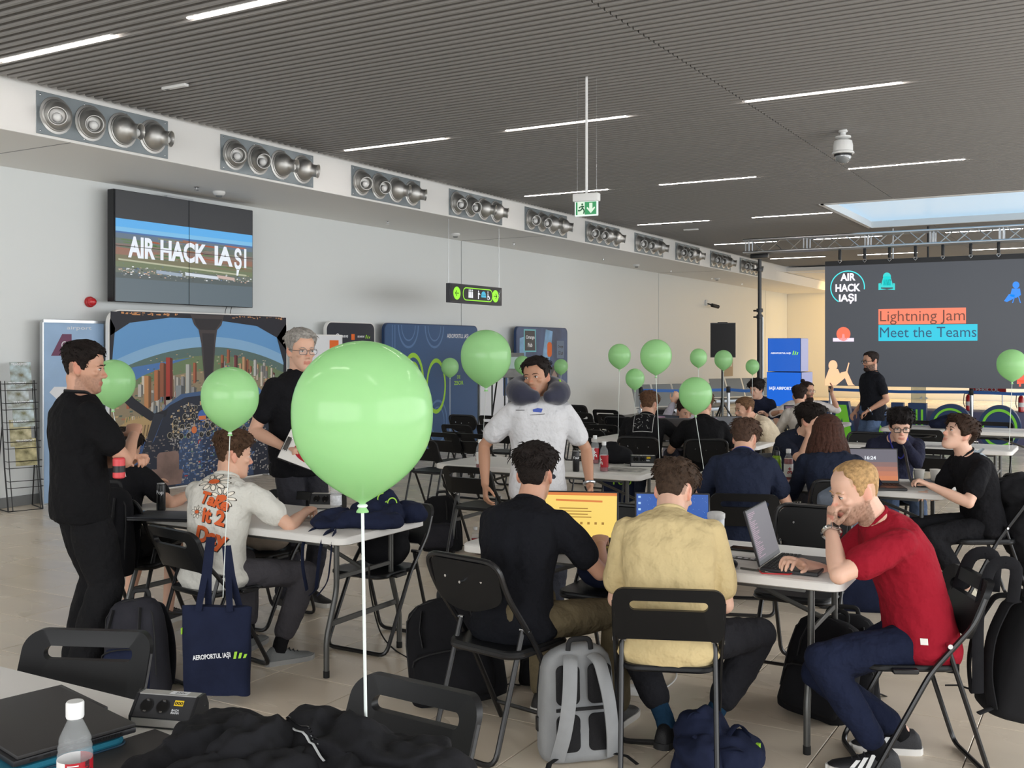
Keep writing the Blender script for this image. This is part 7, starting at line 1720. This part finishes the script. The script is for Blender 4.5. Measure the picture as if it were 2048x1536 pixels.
# 17 navy, hand at chin
b17 = gp(1574, 8.95); seat_for(b17, 290, 'A', 'black folding chair of the dark haired boy with his hand at his mouth')
person('seated dark haired boy in navy T-shirt, hand at his mouth, facing the camera', b17, 292, lean=18, bend=10, head=(318, -4, 0), headf=.2, Rh=(.03, .33, .98), Re=(.7, .2, -.8), Rd=(-.5, .2, .8), Rn=(-.4, -1, 0), Lh=(-.2, .42, .80), skin='light', hair=dict(MOP, front=.042), hair_rgb=(28, 22, 20), shirt=(32, 36, 50), trousers=(44, 44, 50), vox=.0085, Rc=.9, S=1.78)
# 18 long hair from behind
b18 = gp(1668, 7.05); seat_for(b18, 86, 'B', 'black folding chair of the long haired person, denim jacket over its back')
lng = person('seated person with shoulder length brown hair and dark navy top, seen from behind', b18, 84, lean=12, bend=10, head=(70, -6, 0), Rh=(.30, .40, .86), Lh=(-.16, .44, .80), Re=(.5, -.2, -.8), Rd=(.1, .4, .9), Rn=(0, 1, 0), skin='fair', hair=dict(top=.026, side=.022, front=.06, temple=.02, back=-.085, amp=.2, freq=30, locks=60), hair_rgb=(66, 42, 34), shirt=(32, 38, 54), sleeve=1.75, trousers=(40, 42, 56), vox=.008, S=1.72, Rc=.3)
# 19 glasses
b19 = gp(1780, 8.75); seat_for(b19, 268, 'B', 'black folding chair of the boy with black rimmed glasses')
gls = person('seated boy with black rimmed glasses and navy sweater, fist at his mouth', b19, 264, lanyard=(44, 52, 150), lean=22, bend=10, head=(258, -14, 0), headf=.2, Lh=(-.0, .31, .985), Le=(-.6, .3, -.8), Ld=(.1, .05, 1), Ln=(0, -1, .1), Rh=(.2, .42, .79), skin='fair', hair=dict(MOP, top=.042, front=.036, side=.012), hair_rgb=(24, 20, 20), shirt=(38, 40, 58), sleeve=1.7, trousers=(70, 84, 108), vox=.0075, glasses='thick', Lc=1.2, S=1.78, loose=1.08)
# 20 boy looking up
b20 = gp(1966, 7.0); seat_for(b20, 182, 'B', 'black folding chair at the right edge with a black jacket over its back')
upb = person('seated boy in black T-shirt with pale back print, head tilted up', b20, 183, lean=8, bend=4, side=0, S=1.70, head=(188, 22, 0), Lh=(-.14, .42, .80), Rh=(.06, .36, .72), Le=(-.4, .5, -.8), Re=(.5, .2, -.9), skin='fair', hair=dict(MOP, top=.032, side=.024, front=.05, back=-.085), hair_rgb=(52, 38, 30), shirt=(24, 24, 27), trousers=(28, 28, 31), vox=.0075, Lf=(-.12, .18, .13), Rf=(.10, .45, .085), shoe=(196, 190, 170), sole=(190, 184, 160), loose=1.15, Lc=.7)
# 21 standing man by the screen
b21 = gp(1745, 13.2)
std = person('standing bearded man with glasses in black polo and jeans before the LED screen', b21, 190, sit=False, S=1.72, lean=0, bend=2, head=(192, -4, 0), Lh=(-.16, .14, .93), Rh=(.24, .1, .9), Le=(-.6, -.7, -.2), skin='mid', hair=dict(top=.016, side=.006, front=.074, temple=.04, back=-.05, amp=.3, freq=50, locks=60), hair_rgb=(40, 32, 30), beard=1, shirt=(26, 28, 34), trousers=(84, 104, 136), vox=.010, glasses='thick', fat=1.12, shoe=(50, 46, 44))

# --- what they wear and hold
def P_daisy(q, root, HT):
    ctr = q['p2'] - q['d2'] * .075 - q['f2'] * .12 + q['rt2'] * .025; ux, uy = q['rt2'], q['d2']
    org = mat('print_burnt_orange', (206, 92, 44), .8); ink = mat('print_ink', (40, 34, 30), .8); pale = mat('print_petal', (236, 228, 214), .8)
    def put(mb, m, nm, off=.003): decal(q, q['shirt_ob'], densify(mb, .02), ctr, ux, uy, m, nm, off)
    for cx, cy, r_, sq in ((-.02, .165, .036, .62), (.055, .075, .026, .9), (-.085, .0, .015, .8)):
        pt = MB(); ol = MB()
        for j in range(9):
            an = 2 * pi * j / 9; X = cx + r_ * 1.75 * cos(an); Y = cy + r_ * 1.75 * sq * sin(an); e = [(X + (r_ * .95 * cos(t) * cos(an) - r_ * .42 * sin(t) * sin(an)), Y + (r_ * .95 * cos(t) * sin(an) + r_ * .42 * sin(t) * cos(an)) * sq) for t in [2 * pi * i / 14 for i in range(14)]]
            pt.flat(e); i_ = [(X + (x - X) * .8, Y + (y - Y) * .8) for x, y in e]; n = len(e); ol.add([V((x, y, 0)) for x, y in e + i_], [(k_, (k_ + 1) % n, n + (k_ + 1) % n, n + k_) for k_ in range(n)])
        put(pt, pale, 'printed_petals', .003); put(ol, ink, 'printed_outline', .0045)
        d = MB(); d.disc(r_ * .9, 18, 0, None, (cx, cy), 1, sq * .8); put(d, org, 'printed_flower_heart', .006)
    for s_, x, y, sz, rot in (('Take', -.075, .05, .085, -14), ('it 2', -.05, -.045, .095, -8), ('Day', -.085, -.14, .105, -8)):
        vs, fs = text_geo(s_, sz, 'LEFT', .045); c_, n_ = cos(R(rot)), sin(R(rot))
        for m_, nm, off, grow in ((ink, 'printed_outline', .0035, .004), (org, 'printed_lettering', .005, 0)):
            b = MB(); b.add([V((x + px * c_ - py * n_ + grow, y + px * n_ + py * c_ - grow, 0)) for px, py in vs], fs); put(b, m_, nm, off)
daisy['post'].append(P_daisy)
def P_grey(q, root, HT):
    w = q['AR'][1][2] - q['base']; f, rt = q['f'], q['rt']
    t = thing('clipboard', 'white clipboard with a red circle held by the grey haired man', 'clipboard', q['base'] + w + f * .13 + V((0, 0, -.03)) - rt * .08)
    X = (CR * .93 - V((0, 0, .36)) + CF * .05).normalized(); Nn = (-CF * .75 + V((0, 0, .5)) + CR * .1); Nn = (Nn - X * Nn.dot(X)).normalized(); Y = Nn.cross(X); A = M((X, Y, Nn)).transposed().to_4x4()
    MB().box((0, 0, 0), (.31, .22, .012), T=A, bevel=.004).build('board', M_black, t); MB().box((0, 0, .0075), (.3, .21, .004), T=A).build('paper', M_paper, t)
    MB().ring(.055, .075, 28, .0105, A, sx=1.5, c=(.03, 0)).build('red_circle', mat('marker_red', (170, 26, 40), .5), t, smooth=0); MB().box((-.13, 0, .012), (.03, .1, .012), T=A, bevel=.004).build('clip', M_chrome, t)
    b = MB(); b.ring(.03, .036, 20); decal(q, q['shirt_ob'], densify(b, .02), q['p2'] + q['d2'] * .08 + q['f2'] * .1 - q['rt2'] * .07, -q['rt2'], q['d2'], mat('print_grey', (150, 150, 154), .8), 'printed_ring')
grey['post'].append(P_grey)
def P_pil(q, root, HT):
    c_ = q['p3'] + q['nd'] * .055 * q['k'] - q['base']; fw = q['f2'] * .8 + q['f'] * .2; fw.z = 0; fw.normalize(); rt = V((fw.y, -fw.x, 0)); up = V((0, 0, 1)); pts = []; rs = []
    for j in range(25):
        an = R(-62 + (360 - 56) * j / 24 - 0) ; an = R(112 - 0 + 316 * j / 24)
        pts.append(c_ + rt * (.128 * cos(an)) + fw * (.118 * sin(an)) + up * (-.012 - .03 * sin(an))); rs.append(.074 * (.55 + .45 * smooth(0, .12, min(j, 24 - j) / 24)))
    t = thing('neck_pillow', 'navy neck pillow around the neck of the man in white', 'neck pillow', q['base'])
    t.location = q['base']; b = MB(); b.tube(pts, rs, 18)
    for e in (0, -1): b.ell(pts[e], (rs[e],) * 3)
    me = remesh([(b, .008, 8)])[0]; me.materials.append(mat('pillow_navy', (38, 40, 58), .85, sheen=.3, bump=.2, bscale=300)); link('cushion', me, t)
    b = MB(); e_ = pts[5]; b.tube([e_ + up * .068 - fw * .0, e_ + up * .072 + fw * .03, e_ + up * .06 + fw * .055], .006, 6, flat=.4); b.build('print_stripe', M_limep, t)
    b = MB(); b.flat([(-.03, -.006), (.02, -.01), (.03, .012), (.0, .016), (-.03, .008)]); decal(q, q['shirt_ob'], densify(b, .02), q['p2'] + q['d2'] * .09 + q['f2'] * .1 + q['rt2'] * .02, -q['rt2'], q['d2'], mat('print_blue_ink', (70, 90, 170), .8), 'chest_print')
    b = MB(); b.flat([(-.05, -.026), (.04, -.02), (.04, -.017), (-.05, -.023)]); b.flat([(-.13, .0), (-.08, .002), (-.08, .005), (-.13, .003)]); decal(q, q['shirt_ob'], densify(b, .02), q['p2'] + q['d2'] * .09 + q['f2'] * .1 + q['rt2'] * .02, -q['rt2'], q['d2'], mat('print_ink', (40, 34, 30), .8), 'chest_lines')
    watch(q, -1, M_alu, root)
def watch(q, s_, m, root, face=None):
    e, w = q['AR'][s_][1] - q['base'], q['AR'][s_][2] - q['base']; d = (w - e).normalized(); c_ = w - d * .015; x, y, _ = frame(d)
    r_ = .0335 * q['k']; pts = [c_ + x * r_ * cos(t) + y * r_ * sin(t) for t in [2 * pi * i / 20 for i in range(20)]]
    o = MB().tube(pts, .010, 8, closed=True, flat=.9).build('watch', m, root)
    if face is not None:
        fn = (face - d * face.dot(d)).normalized(); X = fn.cross(d); A = M((X, d, fn)).transposed().to_4x4(); A.translation = c_ + fn * (r_ + .004)
        MB().box((0, 0, 0), (.034, .034, .012), T=A, bevel=.004).build('watch_case', M_chrome, o); MB().box((0, 0, .0065), (.024, .024, .001), T=A).build('watch_face', M_key, o)
pil['post'].append(P_pil)
def P_red(q, root, HT):
    watch(q, -1, M_chrome, root, -CF)
    for s_ in (-1, 1):
        sho, P = q['shoes'][s_]; b = MB()
        for sd_ in (-1,):
            for j in range(3):
                l = .03 + j * .03; hh = (.034, .082 - .012 * j); w = lambda ll, h_: sd_ * (.0475 if h_ < .05 else .03)
                b.add([P(l + .02, w(l, .03) * 1.06, hh[0]), P(l + .038, w(l, .03) * 1.06, hh[0]), P(l + .01, w(l, .08) * 1.12, hh[1]), P(l - .008, w(l, .08) * 1.12, hh[1])], [(0, 1, 2, 3)])
        b.build('stripe', M_wplast, sho, smooth=0)
    b = MB(); b.flat([(-.014, -.012), (.014, -.012), (.014, .012), (-.014, .012)]); decal(q, q['shirt_ob'], densify(b, .02), q['p0'] + V((0, 0, .02)) - q['rt'] * .12 + q['f'] * .05, -q['f'], V((0, 0, 1)), M_paper, 'hem_label')
red['post'].append(P_red)
def P_prt(q, root, HT):
    b = MB(); o = q['p2'] + q['d2'] * .03 - q['f2'] * .1
    for a_ in (0,): 
        e = rrect(.20, .22, .005, 2); i_ = rrect(.188, .208, .004, 2); n = len(e); b.add([V((x, y, 0)) for x, y in e + i_], [(k, (k + 1) % n, n + (k + 1) % n, n + k) for k in range(n)])
    r_ = random.Random(4)
    for j in range(26):
        x, y = r_.uniform(-.08, .07), r_.uniform(-.09, .08); an = r_.uniform(0, pi); l = r_.uniform(.01, .03); dx, dy = cos(an) * l, sin(an) * l; b.flat([(x, y), (x + dx, y + dy), (x + dx - dy * .15, y + dy + dx * .15), (x - dy * .15, y + dx * .15)])
    decal(q, q['shirt_ob'], densify(b, .03), o, q['rt2'], q['d2'], mat('print_pale_grey', (176, 176, 174), .8), 'square_print')
prt['post'].append(P_prt)
def P_up(q, root, HT):
    b = MB(); o = q['p2'] + q['d2'] * .0 - q['f2'] * .1
    b.flat([(-.10, .15), (-.02, .17), (.05, .1), (.10, -.02), (.09, -.14), (.02, -.16), (-.03, -.1), (-.06, .02)])
    decal(q, q['shirt_ob'], densify(b, .02), o, q['rt2'], q['d2'], mat('print_ice', (168, 180, 188), .8, var=.2, vscale=20), 'back_print')
    b = MB()
    for j in range(3): b.flat([(-.02, -.19 - .014 * j), (.1, -.19 - .014 * j), (.1, -.184 - .014 * j), (-.02, -.184 - .014 * j)])
    decal(q, q['shirt_ob'], densify(b, .02), o, q['rt2'], q['d2'], M_paper, 'print_lines')
upb['post'].append(P_up)
def P_bun(q, root, HT):
    MB().ell((0, -.075, .125), (.032, .032, .03), T=HT).build('hair_bun', mat('hair_44_32_28', (44, 32, 28), .6), root)
    MB().ell((0, .062, -.115), (.05, .045, .05), T=HT).build('beard', mat('hair_44_32_28', (44, 32, 28), .6), root)
bun['post'].append(P_bun)
def P_std(q, root, HT):
    MB().ell((0, .066, -.102), (.046, .038, .036), T=HT).build('beard', mat('hair_40_32_30', (40, 32, 30), .6), root)
    MB().tube([q['p0'] - q['base'] + V((0, 0, .06)) + q['rt'] * (.175 * cos(t)) + q['f'] * (.135 * sin(t)) for t in [2 * pi * i / 20 for i in range(20)]], .012, 6, closed=True).build('belt', M_key, root) if False else None
    watch(q, -1, M_chrome, root)
std['post'].append(P_std)
def P_lng(q, root, HT):
    b = MB(); r_ = random.Random(8)
    for row in range(3):
        for j in range(30):
            an = lerp(R(62), R(298), j / 29) + r_.uniform(-.05, .05); z0 = .05 - row * .03; p = head_pt(z0, an) ; n_ = (p - V((0, -.006, z0))).normalized(); pt = head_pt(.104 - row * .012, an) + V((0, 0, .02))
            L_ = .20 - row * .01 + r_.uniform(-.02, .02); out = .028 + .01 * row
            wv = r_.uniform(-.012, .012); tx = V((-n_.y, n_.x, 0)); pts = [pt, p + n_ * .024, p + n_ * out + tx * wv + V((0, 0, -L_ * .28)), p + n_ * (out + .022) - tx * wv + V((0, 0, -L_ * .55)), p + n_ * (out + .034) + tx * wv * 1.5 + V((0, 0, -L_ * .8)), p + n_ * (out + r_.uniform(.0, .05)) + V((0, 0, -L_))]
            b.tube(pts, [.010, .017, .019, .018, .014, .002], 7, T=HT, flat=.6)
    b.build('long_hair', mat('hair_66_42_34', (66, 42, 34), .5, var=.35, vscale=60, bump=.5, bscale=180), root, smooth=180)
lng['post'].append(P_lng)
finish_people()

# things that hang on the chairs
c_ = atZ(238, 936, 5.16); t = thing('drink_can', 'small red and black can held by the standing man at left', 'can', c_, 0); MB().lathe([(.024, -.05), (.03, -.045), (.03, .045), (.024, .052)], 18).build('body', mat('can_red', (206, 70, 74), .3), t); MB().lathe([(.0305, -.02), (.0305, .012)], 18).build('print_band', M_black, t)
p = V((b8[0], b8[1], 0)) + dirc(178) * -.16
hb = backpack('black leather look backpack hanging from the red shirt man\'s chair', p + dirc(178) * -.17 + V((0, 0, .21)), 358, .30, .50, .17, cloth('bag_leather', (30, 30, 32), .1, .2), None, tilt=-13, seed=11)
for q in (-1, 1): MB().tube(arc([(q * .09, -.1, .46), (q * .1, -.12, .62), (q * .1, -.22, .60), (q * .12, -.24, .40), (q * .13, -.17, .08)], .08, 4), .026, 8, flat=.3, up=V((1, 0, 0))).build('loop_strap', M_bag, hb)
MB().tube([(.05, .1, .42), (.05, .11, .36)], .006, 6).build('zip_puller', mat('brass', (190, 160, 110), .3, metal=.8), hb)
p = gp(288, 6.2) - dirc(72) * .34
backpack('black backpack hanging from the chair behind the standing man at left', p + V((0, 0, .43)), 252, .34, .48, .16, M_bag, M_bag, tilt=4, seed=12)
p = V((b20[0], b20[1], 0)) - dirc(182) * .27
heap('jacket', 'black jacket draped over the chair back at the right picture edge', 'jacket', (p.x, p.y, .0), [((0, 0, .74), (.2, .2, .12)), ((.03, 0, .52), (.17, .2, .25)), ((.05, 0, .3), (.12, .17, .16))], M_jacket, .014, .014, 8, 12)
p = V((b18[0], b18[1], 0)) - dirc(86) * .25
heap('jacket', 'faded denim jacket hung over the long haired person\'s chair', 'jacket', (p.x, p.y, .0), [((0, 0, .72), (.2, .07, .1)), ((0, -.02, .52), (.18, .06, .2))], cloth('denim_faded', (104, 112, 124), .3), .013, .012, 8, 14)
bpy.data.scenes.remove(_TS)
